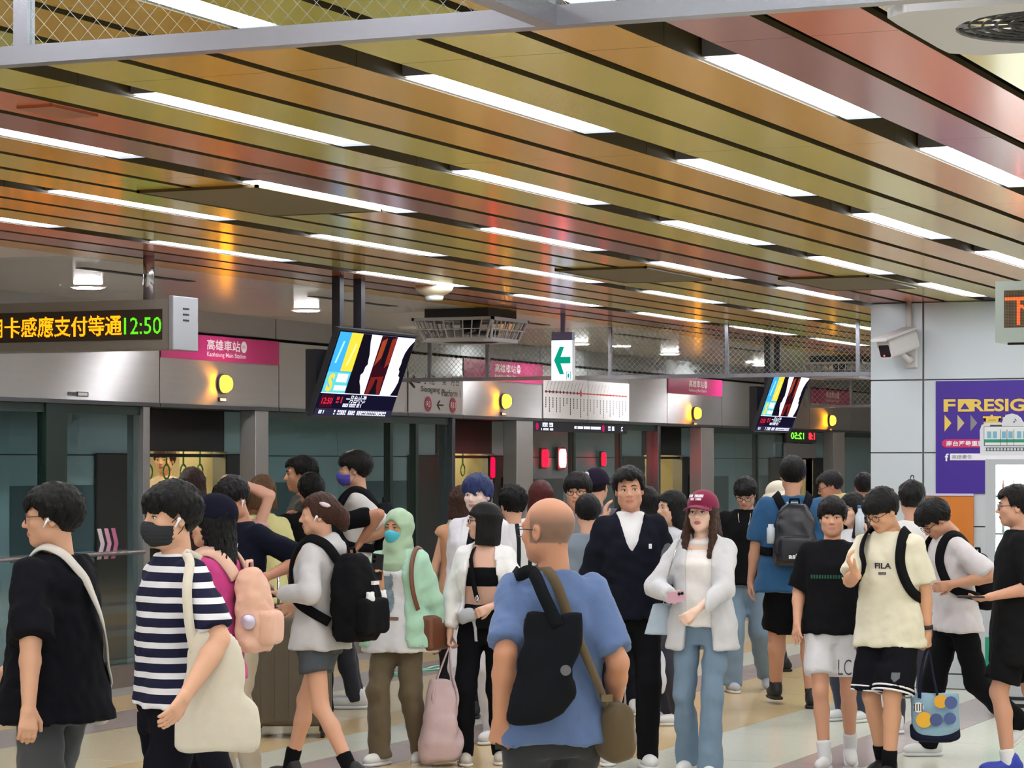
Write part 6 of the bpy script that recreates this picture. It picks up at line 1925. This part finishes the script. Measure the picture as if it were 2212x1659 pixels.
r = rigid(A, 'duffel_bag', 'pale pink duffel bag held in the hand of the woman with the bob', 'bag')
quadbag(A, 'bag_body', 898, 1004, 1470, 1646, -0.1, 0.11, C((202, 178, 180)), r, 0.42, 0.010, skew=0.01, foot=0.8)
Lp = A['L']; hd = A['handR']
for a, b in (((934, 1500, -0.16), (926, 1500, -0.16)), ((988, 1505, -0.14), (992, 1510, -0.14))):
    strap(A, 'handle', [hd + v3(0, 0, -0.01), hd * 0.5 + Lp(a) * 0.5 + v3(0.01, 0, -0.02), Lp(a), Lp((a[0] + (4 if a[0] < 960 else -4), 1530, a[2]))], 0.03, 0.008, C((202, 178, 180)), r)

# bald man in blue
A = person('bald', 'balding man in blue t-shirt and glasses seen from behind carrying two bags', 1192, 9.1, 1077, 168, unit=1.725, hyaw=40, glasses=True, noface=False, skin=(196, 140, 110), stubble=(120, 98, 86), w=0.96, belly=0.02,
           hair=hair('none'), top=TEE(C((92, 114, 156)), hem=0.855, sl=0.86, sw=1.2, hw=0.035, ex=0.016, wr=0.006), bottom=PANT(C((52, 54, 58)), w=1.15), shoes=SH_B,
           aL=('p', 1080, 1556, -0.12), pL=(-0.15, -1, 0), hL=dict(curl=0.6, n=(0.5, 0.7, 0)), aR=('p', 1322, 1540, 0.1), pR=(0.1, -1, 0), fR=(0.1, 0.1, 0.085), fL=(-0.1, -0.1, 0.085))
r = rigid(A, 'tote_bag', 'black tote on the back of the balding man in blue', 'bag')
tb = quadbag(A, 'bag_body', 1096, 1262, 1328, 1560, -0.25, 0.04, C((30, 32, 40)), r, 0.5, 0.008, skew=0.045)
Lp = A['L']
strap(A, 'strap', [Lp((1206, 1352, -0.27)), Lp((1176, 1290, -0.255)), Lp((1150, 1236, -0.2)), (-0.135, -0.075, 1.455), (-0.14, 0.0, 1.465)], 0.045, 0.007, C((30, 32, 38)), r, True)
Mv = frame(A['RZ'].T @ (np.array(at(1222, 1448, 9.1 - 0.335)) - A['loc']), A['RZ'].T @ np.array(RT), (0, 0, 1))
MB().prism(circle(0.018, 16), 0.002, Mv).build('bag_badge', mat('print_dim', (96, 98, 104), 0.8), r)
r = rigid(A, 'crossbody_bag', 'olive crossbody bag at the hip of the balding man in blue', 'bag')
M_OLV = C((92, 78, 56))
strap(A, 'strap', [(-0.06, 0.03, 1.475), (-0.035, -0.075, 1.465), (0.02, -0.135, 1.34), (0.085, -0.16, 1.18), (0.15, -0.14, 1.04), (0.19, -0.1, 0.95)], 0.036, 0.007, M_OLV, r)
g = G((0.08, -0.26, 0.74), (0.36, 0.16, 1.06), 0.011); g.box((0.215, -0.06, 0.895), (0.06, 0.11, 0.10), 0.05); g.ell((0.22, -0.06, 0.86), (0.07, 0.11, 0.08), 0.03); g.wrinkle(0.005, 60, 3, 5); sdf_part(A, 'bag_body', g, M_OLV, r)
q = v3(0.165, -0.155, 1.02) * A['s']; MB().box(q[0] - 0.02, q[0] + 0.02, q[1] - 0.012, q[1] + 0.004, q[2] - 0.012, q[2] + 0.012).build('buckle', mat('buckle_bronze', (120, 106, 84), 0.4, 0.7), r)
r = rigid(A, 'phone', 'dark phone in the lowered hand of the balding man in blue', 'phone'); q = A['handL'] * A['s']
MB().box(q[0] - 0.01, q[0] + 0.03, q[1] - 0.005, q[1] + 0.005, q[2] - 0.03, q[2] + 0.10).build('case', SHB, r)

# navy jacket
A = person('jacket', 'young man in dark navy zip jacket over white t-shirt facing the camera', 1362, 15.5, 1008, -4, hyaw=-4, htilt=4, gaze=-0.003, skin=(206, 152, 124), w=0.96,
           hair=hair('messy', (28, 25, 28), vol=1.5, fringe=0.052, jag=0.012, back=-0.06), top=TEE(C((228, 226, 226)), hem=0.9, neck=1.485), jacket=dict(mat=C((30, 33, 46)), hem=0.86, sl=1.92, sw=1.25, hw=0.012, ex=0.032, open=[(0.8, -0.05), (1.22, -0.02), (1.30, 0.03), (1.5, 0.085)], collar=True, wr=0.006),
           bottom=PANT(C((24, 24, 28)), w=1.12), shoes=dict(mat=SHW), aR=(0.27, 0.06, 0.89), aL=(-0.27, 0.05, 0.89), fR=(0.12, -0.1, 0.085), fL=(-0.09, 0.10, 0.085))
decal(A, 'chest_badge', '', M_LETW, -0.105, 1.285, 0.03, raw=grid_shape(lambda u, v: True, 0.018, 0.028, 3), target='jacket')
decal(A, 'grey_panel', '', C((96, 100, 106)), -0.215, 1.17, 0.2, raw=grid_shape(lambda u, v: (u - .5) ** 2 / .25 + (v - .5) ** 2 / .25 < 1, 0.10, 0.26, 22), target='jacket')

# maroon cap
A = person('cap_girl', 'young woman in maroon cap, pale grey zip hoodie and flared jeans', 1518, 15.0, 1053, 12, fem=1, unit=1.765, hyaw=-8, hpitch=-3, skin=(236, 198, 176), lip=(190, 96, 100), brow=(90, 60, 46),
           hair=hair('locks', (74, 46, 36), locks=(1, -1), len=-0.30, locklen=-0.27, fringe=0.02), cap=dict(mat=C((122, 28, 62))), top=TEE(C((236, 232, 228)), hem=0.92, sl=0.15, neck=1.39),
           jacket=dict(mat=C((202, 202, 204)), hem=0.775, sl=1.93, sw=1.15, hw=0.025, ex=0.030, hood=True, open=[(0.7, 0.10), (1.0, 0.075), (1.3, 0.08), (1.5, 0.07)], name='hoodie', wr=0.005),
           bottom=PANT(mat('jeans_blue', (112, 134, 154), 0.9, noise=0.25, nscale=7, stretch=(1, 1, 0.4), bump=0.15, bscale=200), w=0.98, flare=0.028), shoes=SH_W,
           aR=('p', 1452, 1290, -0.2), pR=(1, -0.5, -0.6), hR=dict(curl=0.8, n=(-0.2, 1, 0.3)), aL=('p', 1502, 1320, -0.28), pL=(-1, -0.2, -0.5), hL=dict(curl=0.8, n=(0.1, -1, 0.2)), fR=(0.11, -0.1, 0.1, 8), fL=(-0.07, 0.12, 0.085))
def on_head(A, name, txt, m, q, h, w, right, up):
    M = frame(A['hpt'](q), A['HR'] @ v3(*right), A['HR'] @ v3(*up))
    glyph_bars(MB(), M, w, h, txt, 3).build(name, m, A['body'])['kind'] = 'stuff'
on_head(A, 'cap_print', 11, M_LETW, (0, 0.108, 0.098), 0.018, 0.085, (-1, 0, 0), (0, -0.55, 1))
on_head(A, 'cap_print', 9, M_LETW, (0, 0.115, 0.078), 0.014, 0.065, (-1, 0, 0), (0, -0.4, 1))
phone(A, 'R', 'small pink phone in the hand of the woman in the maroon cap', mat('phone_pink', (206, 160, 176), 0.4), (0.0, 0.035, 0.02), Matrix.Rotation(math.pi, 4, 'Z') @ Matrix.Rotation(1.4, 4, 'Y'), (0.03, 0.005, 0.05))
r = rigid(A, 'shoulder_bag', 'pale blue bag on a chain behind the woman in the maroon cap', 'bag')
g = G((0.1, -0.25, 0.82), (0.42, 0.2, 1.12), 0.014); g.loft([(0.86, 0.27, -0.02, 0.10, 0.06), (1.05, 0.26, -0.02, 0.055, 0.04)], 0, 2.5); sdf_part(A, 'bag_body', g, C((176, 192, 206)), r)
strap(A, 'chain', [(0.25, 0.0, 1.03), (0.20, 0.10, 1.2), (0.155, 0.12, 1.34), (0.12, 0.03, 1.50), (0.13, -0.08, 1.42)], 0.008, 0.006, M_CHROME, r)
MB().tube([tuple(np.array(q) * A['s']) for q in [(0.055 * math.cos(t), 0.085 + 0.012 * math.sin(t) * -1, 1.395 + 0.05 * -abs(math.sin(t))) for t in [math.pi * k / 8 for k in range(9)]]], 0.002, 5).build('necklace', mat('necklace_silver', (210, 200, 180), 0.2, 1.0), A['body'], True)

A = person('side_girl', 'young woman with long dark hair in grey top behind the maroon cap', 1452, 18.0, 1058, 62, fem=1, skin=(224, 178, 150), hair=hair('long', (28, 24, 26), len=-0.24, fringe=0.045), top=TEE(C((196, 196, 200))), aL=('p', 1428, 1378, -0.3), bottom=PANT(C((60, 60, 70))), shoes=SH_W)
A = person('behind_jacket', 'person with long black hair seen from behind beside the navy jacket', 1398, 18.6, 1050, 180, fem=0.7, hair=hair('long', (30, 22, 24), len=-0.25), top=TEE(C((60, 62, 70))), bottom=PANT(C((40, 40, 48))), shoes=SH_W)
# plastic carrier bag
r = rigid(PEOPLE['side_girl'], 'plastic_bag', 'thin white plastic bag hanging behind the flared jeans', 'bag')
quadbag(PEOPLE['side_girl'], 'bag_body', 1404, 1440, 1405, 1500, -0.3, 0.06, C((206, 206, 212)), r, 0.5, 0.01)

# black shirt and jeans
A = person('black_jeans', 'man in black t-shirt and wide pale jeans looking down', 1612, 20.6, 1026, 8, hpitch=24, glasses=True, skin=(206, 160, 138), w=1.12, hair=hair('short', (26, 22, 22), vol=1.5, fringe=0.01, jag=0.014), top=TEE(C((24, 24, 26)), hem=0.86, sl=1.0, sw=1.5, hw=0.04, ex=0.02), bottom=PANT(C((126, 148, 168)), w=1.5), shoes=dict(mat=mat('shoe_mixed', (186, 190, 196), 0.6)), fR=(0.10, 0.14, 0.085, 0, 25), fL=(-0.14, -0.22, 0.13, 24))
MB().tube([tuple(np.array(q) * A['s']) for q in [(0.05 * math.cos(t), 0.105 + 0.02 * math.sin(t), 1.44 - 0.13 * math.sin(t)) for t in [math.pi * k / 10 for k in range(11)]]], 0.003, 5).build('necklace', MATS['necklace_silver'], A['body'], True)

# blue shirt with black backpack
A = person('blue_back', 'tall man in blue t-shirt and black shorts seen from behind', 1712, 19.2, 984, 176, w=1.22, skin=(206, 154, 126), hair=hair('short', vol=1.25, back=-0.06), top=TEE(C((44, 88, 128)), hem=0.80, sl=0.9, sw=1.4, hw=0.03, ex=0.02), bottom=dict(kind='shorts', mat=C((26, 26, 30)), w=1.25, len=0.95), shoes=SH_B, sock=(C((26, 26, 28)), 0.14), fR=(0.13, -0.02, 0.085, 0), fL=(-0.10, 0.30, 0.085, 0), legw=1.15)
bp = backpack(A, 'black backpack with white logo worn by the tall man in blue', mat('nylon_black', (26, 28, 36), 0.35), C((28, 30, 38)), c=(0, -0.215, 1.20), hf=(0.15, 0.085, 0.215))
Mb = frame(v3(0, -0.375, 1.06) * A['s'], (1, 0, 0), (0, 0, 1)); text_mb(MB(), 'asics', Mb, 0.035, 0.11, bold=0.03).build('white_logo', M_LETW, bp)
q = v3(-0.165, -0.25, 1.2) * A['s']; MB().tube([tuple(q + v3(0, 0, -0.06)), tuple(q + v3(0, 0, 0.05)), tuple(q + v3(0, 0, 0.06)), tuple(q + v3(0, 0, 0.08))], [0.03, 0.03, 0.02, 0.02], 12).build('side_bottle', mat('bottle_clear', (196, 204, 212), 0.1), bp, True)
decal(A, 'nape_print', '', mat('print_white_blue', (170, 196, 214), 0.8), 0.0, 1.415, 0.02, raw=grid_shape(lambda u, v: True, 0.10, 0.022, 6), front=False)

# black shirt white shorts
A = person('white_shorts', 'boy in black t-shirt and white shorts talking', 1798, 15.4, 1073, 4, hyaw=2, skin=(214, 158, 128), lip=(200, 140, 130), w=0.98,
           hair=hair('short', (24, 20, 22), vol=1.6, fringe=0.012, jag=0.014), top=TEE(C((28, 28, 32)), hem=0.865, sl=0.9, sw=1.3, hw=0.02, ex=0.016), bottom=dict(kind='shorts', mat=C((228, 226, 228)), w=1.12, len=0.74, hemw=1.02), shoes=SH_W, sock=(C((226, 226, 226)), 0.11),
           aR=('p', 1722, 1345, -0.05), hR=dict(curl=0.2, spread=0.3, n=(-0.6, -0.8, 0)), aL=('p', 1852, 1375, -0.05), hL=dict(curl=0.7), fR=(0.04, 0.14, 0.085), fL=(-0.10, -0.24, 0.12, 22), legw=0.95)
decal(A, 'chest_text', '', mat('print_green', (30, 84, 62), 0.8), 0.03, 1.235, 0.02, raw=grid_shape(lambda u, v: (int(u * 34) % 3 < 2) and (v < .4 or v > .6 or int(u * 17) % 2), 0.20, 0.024, 34))
sw = [(-0.5, 0.05), (-0.42, 0.22), (-0.3, 0.0), (0.5, 0.32), (-0.25, -0.25), (-0.45, -0.2)]
decal(A, 'tick_logo', '', M_LETW, -0.095, 1.225, 0.02, raw=([(a * 0.05, b * 0.05) for a, b in sw], [tuple(range(6))]))
decal(A, 'shorts_letters', 'LC', mat('print_ink', (70, 74, 90), 0.8), -0.085, 0.655, 0.10, 0.085, target='bottom', bold=-0.01)
phone(A, 'L', 'black phone in the lowered hand of the boy in white shorts', SHB, (0.0, 0.02, -0.01))

# cream shirt
A = person('cream_tee', 'young man in cream t-shirt and black shorts with raised hand and bowed head', 1922, 14.9, 1048, 24, hyaw=-18, hpitch=26, glasses=True, gcol=(150, 140, 130), skin=(214, 160, 126), w=1.04, lean=3,
           hair=hair('short', (24, 21, 23), vol=1.6, fringe=0.02, back=-0.06), top=TEE(C((222, 216, 192)), hem=0.785, sl=0.85, sw=1.3, hw=0.025, ex=0.016, wr=0.005), bottom=dict(kind='shorts', mat=C((26, 27, 34)), w=1.2, len=0.93, hemw=1.12), shoes=SH_B, sock=(C((26, 26, 28)), 0.10),
           aR=('p', 1848, 1238, -0.30), pR=(0.7, -0.6, -1), hR=dict(curl=0.55, d=(0.5, 0.3, 1), n=(-0.4, -0.2, 0.9)), aL=('p', 2006, 1392, -0.05), pL=(-0.6, -1, 0), hL=dict(curl=0.9), fR=(0.10, -0.12, 0.10, 12), fL=(-0.04, 0.10, 0.085))
decal(A, 'chest_letters', 'FILA', mat('print_navy', (50, 44, 60), 0.8), -0.02, 1.27, 0.034, 0.10, bold=0.03); decal(A, 'chest_caption', '', mat('print_navy', (50, 44, 60), 0.8), -0.02, 1.225, 0.018, raw=grid_shape(lambda u, v: int(u * 12) % 3 < 2, 0.05, 0.016, 12))
for zz, w_ in ((0.545, 0.012), (0.52, 0.012)):
    for (hp_, kn, an, pit, yw, sx) in A['legs']:
        u = unit(kn - hp_); c0 = hp_ + u * ((0.90 - zz) / max(0.2, -u[2])); rr0 = 0.121
        a1 = unit(np.cross(u, v3(0, 1, 0))); a2 = np.cross(u, a1)
        MB().tube([tuple((c0 + (a1 * math.cos(t) + a2 * math.sin(t)) * rr0) * A['s']) for t in [2 * math.pi * k / 24 for k in range(25)]], w_ * 0.5, 6, caps=False).build('hem_stripe', M_LETW, A['bottom'])
decal(A, 'shield_patch', '', mat('patch_grey', (96, 100, 106), 0.7), -0.125, 0.62, 0.06, raw=grid_shape(lambda u, v: v > 0.35 or (u - .5) ** 2 < (v / .7) ** 2, 0.045, 0.055, 8), target='bottom')
backpack(A, 'dark backpack worn by the young man in the cream t-shirt', C((30, 31, 36)), C((26, 26, 30)), c=(0, -0.2, 1.15), hf=(0.14, 0.08, 0.20))
(ar, el, wr_, sx) = A['arms'][1]; u = unit(wr_ - el); c0 = wr_ - u * 0.03
MB().tube([tuple((c0 - u * 0.012) * A['s']), tuple((c0 + u * 0.012) * A['s'])], 0.037 * A['s'], 16).build('wristwatch', SHB, A['body'], True)
r = rigid(A, 'lunch_bag', 'blue patterned bag with yellow dots held by the young man in cream', 'bag')
bb = quadbag(A, 'bag_body', 1968, 2072, 1498, 1596, -0.12, 0.08, mat('bag_blue', (132, 166, 184), 0.6, noise=0.1), r, 0.98, 0.002)
quadbag(A, 'base_band', 1966, 2074, 1562, 1602, -0.12, 0.083, C((36, 40, 66)), r, 1.0, 0.002)
Mv = lambda px, py: frame(A['RZ'].T @ (np.array(at(px, py, 14.9 - 0.209)) - A['loc']), A['RZ'].T @ np.array(RT), (0, 0, 1))
for i, (px, py, rr0, cc_) in enumerate(((1996, 1555, 0.045, (220, 166, 40)), (2032, 1515, 0.038, (216, 160, 44)), (2054, 1518, 0.036, (70, 86, 140)), (2022, 1555, 0.036, (66, 80, 130)), (2052, 1552, 0.034, (72, 88, 140)), (1984, 1528, 0.028, (228, 226, 222)))):
    MB().prism(circle(rr0, 20), 0.003 + 0.0004 * i, Mv(px, py)).build('dot_print', mat('dot%d' % i, cc_, 0.6), r)
for k in range(4):
    MB().prism([(-0.026 + 0.014 * k, -0.02), (-0.020 + 0.014 * k, -0.02), (-0.020 + 0.014 * k, 0.02), (-0.026 + 0.014 * k, 0.02)], 0.0065, Mv(1984, 1528)).build('stripe_print', mat('stripe_dark', (60, 40, 44), 0.6), r)
Lp = A['L']; hd = A['handL']
strap(A, 'handle', [Lp((1986, 1508, -0.16)), Lp((1990, 1450, -0.12)), hd + v3(0, 0, -0.0), Lp((2014, 1450, -0.12)), Lp((2026, 1508, -0.16))], 0.025, 0.006, C((40, 44, 72)), r)

# white shirt reading a phone
A = person('white_reader', 'young man in white t-shirt and black trousers bending over his phone', 2066, 16.0, 1066, 66, hpitch=42, lean=9, hyaw=4, glasses=True, skin=(206, 152, 122), w=1.04,
           hair=hair('messy', (22, 19, 21), vol=1.9, fringe=0.03, back=-0.07), top=TEE(C((214, 208, 210)), hem=0.83, sl=0.92, sw=1.4, hw=0.02, ex=0.016, wr=0.005), bottom=PANT(C((26, 26, 30)), w=1.2), shoes=dict(mat=SHW),
           aL=('p', 2058, 1262, -0.26), pL=(-0.5, -0.6, -1), hL=dict(curl=0.5), aR=('p', 2020, 1225, 0.05), hR=dict(curl=0.8), fR=(0.08, 0.16, 0.085), fL=(-0.08, -0.42, 0.22, 38))
backpack(A, 'black backpack worn by the young man reading his phone', C((34, 33, 38)), C((28, 28, 32)), c=(0, -0.205, 1.16), hf=(0.12, 0.07, 0.19))

A = person('edge_man', 'man in black t-shirt and glasses at the picture edge holding a flat phone', 2196, 15.1, 1046, 84, glasses=True, skin=(206, 154, 128), w=1.05, hair=hair('short', (30, 24, 24), vol=1.2, fringe=0.05), top=TEE(C((30, 30, 33)), hem=0.66, sl=0.95, sw=1.4, hw=0.03, ex=0.018), bottom=dict(kind='shorts', mat=C((28, 28, 32)), w=1.2, len=0.85), shoes=dict(mat=mat('shoe_blue', (40, 60, 170), 0.5)), sock=(C((226, 226, 226)), 0.08), aL=('p', 2145, 1288, -0.18), pL=(-0.3, -1, -0.6), hL=dict(curl=0.35, n=(0.3, 0, 1)), fL=(-0.09, 0.06, 0.085), fR=(0.1, -0.25, 0.1, 20))
phone(A, 'L', 'flat dark phone on the hand of the man at the picture edge', SHB, (0.0, 0.05, 0.012), Matrix.Rotation(math.pi / 2, 4, 'X'))
MB().tube([tuple(np.array(q) * A['s']) for q in [((0.122 if i == 0 else -0.122) * 0 + 0, 0, 0) for i in range(2)]], 0.001, 4) if False else None
A = person('topknot', 'man with a small looped topknot in white t-shirt seen from behind', 1970, 17.4, 1038, 172, skin=(206, 156, 130), w=1.08, hair=hair('messy', vol=1.3, back=-0.055), top=TEE(C((216, 212, 210)), sl=0.9, sw=1.35, hw=0.03, ex=0.016), bottom=PANT(C((60, 62, 70))), shoes=SH_W)
MB().tube([A['hpt'](q) for q in [(0.012 * math.sin(t), -0.02, 0.150 - 0.022 * math.cos(t)) for t in [2 * math.pi * k / 10 for k in range(11)]]], 0.004, 5).build('hair_loop', hair_mat(BLK), A['body'], True)
A = person('bottle_girl', 'woman with wavy dark hair and white top holding a clear bottle', 1842, 18.2, 1064, 40, fem=1, skin=(226, 182, 158), hair=hair('locks', (34, 26, 28), locks=(1, -1), len=-0.22, locklen=-0.2, vol=1.3), top=TEE(C((220, 220, 222)), sl=0.8), bottom=PANT(C((60, 64, 80))), shoes=SH_W, aL=('p', 1868, 1155, -0.25), pL=(-1, -0.3, -1), hL=dict(curl=0.8, d=(0.1, 0.2, 1), n=(0, 1, 0)))
r = rigid(A, 'water_bottle', 'clear plastic water bottle held by the woman with wavy dark hair', 'bottle'); q = A['handL'] * A['s'] + v3(0, 0.03, 0)
MB().tube([tuple(q + v3(0, 0, z)) for z in (-0.08, 0.06, 0.09, 0.11)], [0.032, 0.032, 0.014, 0.014], 14).build('bottle_body', mat('bottle_clear', (196, 204, 212), 0.1), r, True)
MB().tube([tuple(q + v3(0, 0, z)) for z in (0.11, 0.13)], 0.016, 12).build('bottle_cap', mat('cap_blue', (70, 110, 170), 0.4), r, True)
A = person('towel_man', 'man in profile with a pale yellow towel round his neck near the fourth doorway', 1828, 22.0, 1013, 84, hpitch=18, lean=10, skin=(206, 146, 118), glasses=True, hair=hair('short', (44, 40, 42), vol=0.9, fringe=0.05), top=TEE(C((214, 216, 222))), bottom=PANT(C((60, 60, 66))), shoes=SH_B)
g = G((-0.2, -0.2, 1.2), (0.2, 0.3, 1.58), 0.014)
for sx in (1, -1):
    g.cap((sx * 0.09, 0.02 + A['ty'](1.47), 1.49), (sx * 0.10, 0.14 + A['ty'](1.3), 1.30), 0.04, 0.04, 0.02)
g.cap((0.09, 0.02 + A['ty'](1.47), 1.49), (0, -0.075 + A['ty'](1.47), 1.50), 0.04, 0.04, 0.02); g.cap((-0.09, 0.02 + A['ty'](1.47), 1.49), (0, -0.075 + A['ty'](1.47), 1.50), 0.04, 0.04, 0.02)
A['fin']('towel', g, C((228, 208, 140)))
A = person('bucket', 'person in cream bucket hat near the fourth doorway', 1684, 22.6, 1034, 76, hpitch=10, skin=(206, 160, 136), unit=1.765, hair=hair('short'), cap=dict(mat=C((222, 212, 190)), brim=False, bucket=True), top=TEE(C((190, 186, 180))), bottom=PANT(C((60, 60, 66))), shoes=SH_B)
A = person('pillar_head', 'dark haired person half hidden by the white pillar', 1866, 23.5, 1020, 168, skin=(190, 140, 116), hair=hair('short', (34, 28, 32)), top=TEE(C((80, 74, 78))), bottom=PANT(C((50, 50, 56))), shoes=SH_B)
A = person('red_bob', 'person with dark red bob seen from behind in white ruffled top', 1168, 19.0, 1036, 176, fem=1, hair=hair('bob', (92, 36, 34), clump=0.001, len=-0.13, rough=0.22, strand=0.002), top=TEE(C((228, 224, 224)), sl=0.9, sw=1.4, wr=0.008), bottom=dict(kind='skirt', mat=C((40, 38, 44)), hem=0.55), shoes=SH_B)
A = person('dark_fringe', 'young man with thick black fringe and glasses in grey behind the bald man', 1248, 17.8, 1020, 10, glasses=True, gcol=(150, 130, 90), skin=(214, 160, 128), hair=hair('short', (34, 22, 22), vol=1.7, fringe=0.012, jag=0.014), top=TEE(C((120, 122, 124))), bottom=PANT(C((60, 62, 70))), shoes=SH_W)
A = person('purple_cap', 'person in dark purple cap with a white emblem seen from behind', 1288, 19.2, 1006, 200, unit=1.765, hair=hair('short'), cap=dict(mat=C((50, 42, 66))), top=TEE(C((84, 84, 96))), bottom=PANT(C((50, 52, 60))), shoes=SH_B)
M_ = frame(A['hpt'](((-0.03, -0.121, 0.085))), A['HR'] @ v3(1, -0.25, 0), A['HR'] @ v3(0, 0.35, 1))
MB().prism(circle(0.026, 18, 0.021), 0.003, M_ @ Matrix.Translation((0, 0, 0.006))).build('emblem', M_LETW, A['body'])
MB().prism([(-0.014, 0.004), (0, 0.014), (0.014, 0.004), (0, -0.002)], 0.0035, M_ @ Matrix.Translation((0, 0, 0.008))).build('emblem_mark', mat('emblem_red', (200, 60, 60), 0.6), A['body'])
A = person('raised_hand', 'person in grey blue jacket raising a hand beside the navy jacket', 1270, 16.6, 1066, 174, hair=hair('short', (24, 24, 30)), top=TEE(C((206, 206, 210))), jacket=dict(mat=C((126, 138, 150)), hem=0.84, sl=1.85, sw=1.4, open=[(0.8, 0.02), (1.5, 0.05)]), bottom=PANT(C((50, 54, 66))), shoes=SH_W, aR=('p', 1306, 1124, -0.24), pR=(0.3, -0.6, -1), hR=dict(curl=0.35, d=(0.05, 0, 1), n=(0.9, 0, 0), spread=0.5), skin=(220, 170, 142))
A = person('curly', 'person with curly black hair in black and white striped top seen from behind', 1108, 17.6, 1048, 160, fem=0.8, hair=hair('messy', (22, 20, 26), vol=1.6, back=-0.13, rough=0.25, strand=0.007), top=TEE(stripes('mono_stripes', (224, 222, 222), (30, 36, 40), 0.085, 0.35, axis='X', off=0.2), sl=1.6, sw=1.3), bottom=PANT(C((28, 28, 34))), shoes=SH_B)
A = person('tan_top', 'woman with brown bob and tan halter top behind the blue wig', 996, 18.4, 1048, 178, fem=1, hair=hair('bob', (74, 46, 36), len=-0.12), top=TEE(C((196, 146, 110)), sl=0.1), bottom=PANT(C((50, 46, 50))), shoes=SH_B, skin=(226, 176, 148))
A = person('felt_hat', 'person in beige felt hat between the blue wig and the doorway', 1016, 19.4, 1034, 150, unit=1.765, hair=hair('short', (90, 70, 50)), cap=dict(mat=C((176, 160, 130)), brim=False, bucket=True), top=TEE(C((180, 170, 150))), bottom=PANT(C((60, 56, 56))), shoes=SH_B)
A = person('train_rider', 'passenger with brown fringe standing inside the lit train', 356, 25.2, 972, 14, fem=0.5, skin=(234, 186, 150), hair=hair('short', (84, 54, 40), vol=1.5, fringe=0.02), top=TEE(C((226, 206, 180))), bottom=PANT(C((60, 60, 66))), shoes=SH_W, hyaw=-6)
A['body'].location.z = 0.05
# anyone standing on the platform is set on the floor
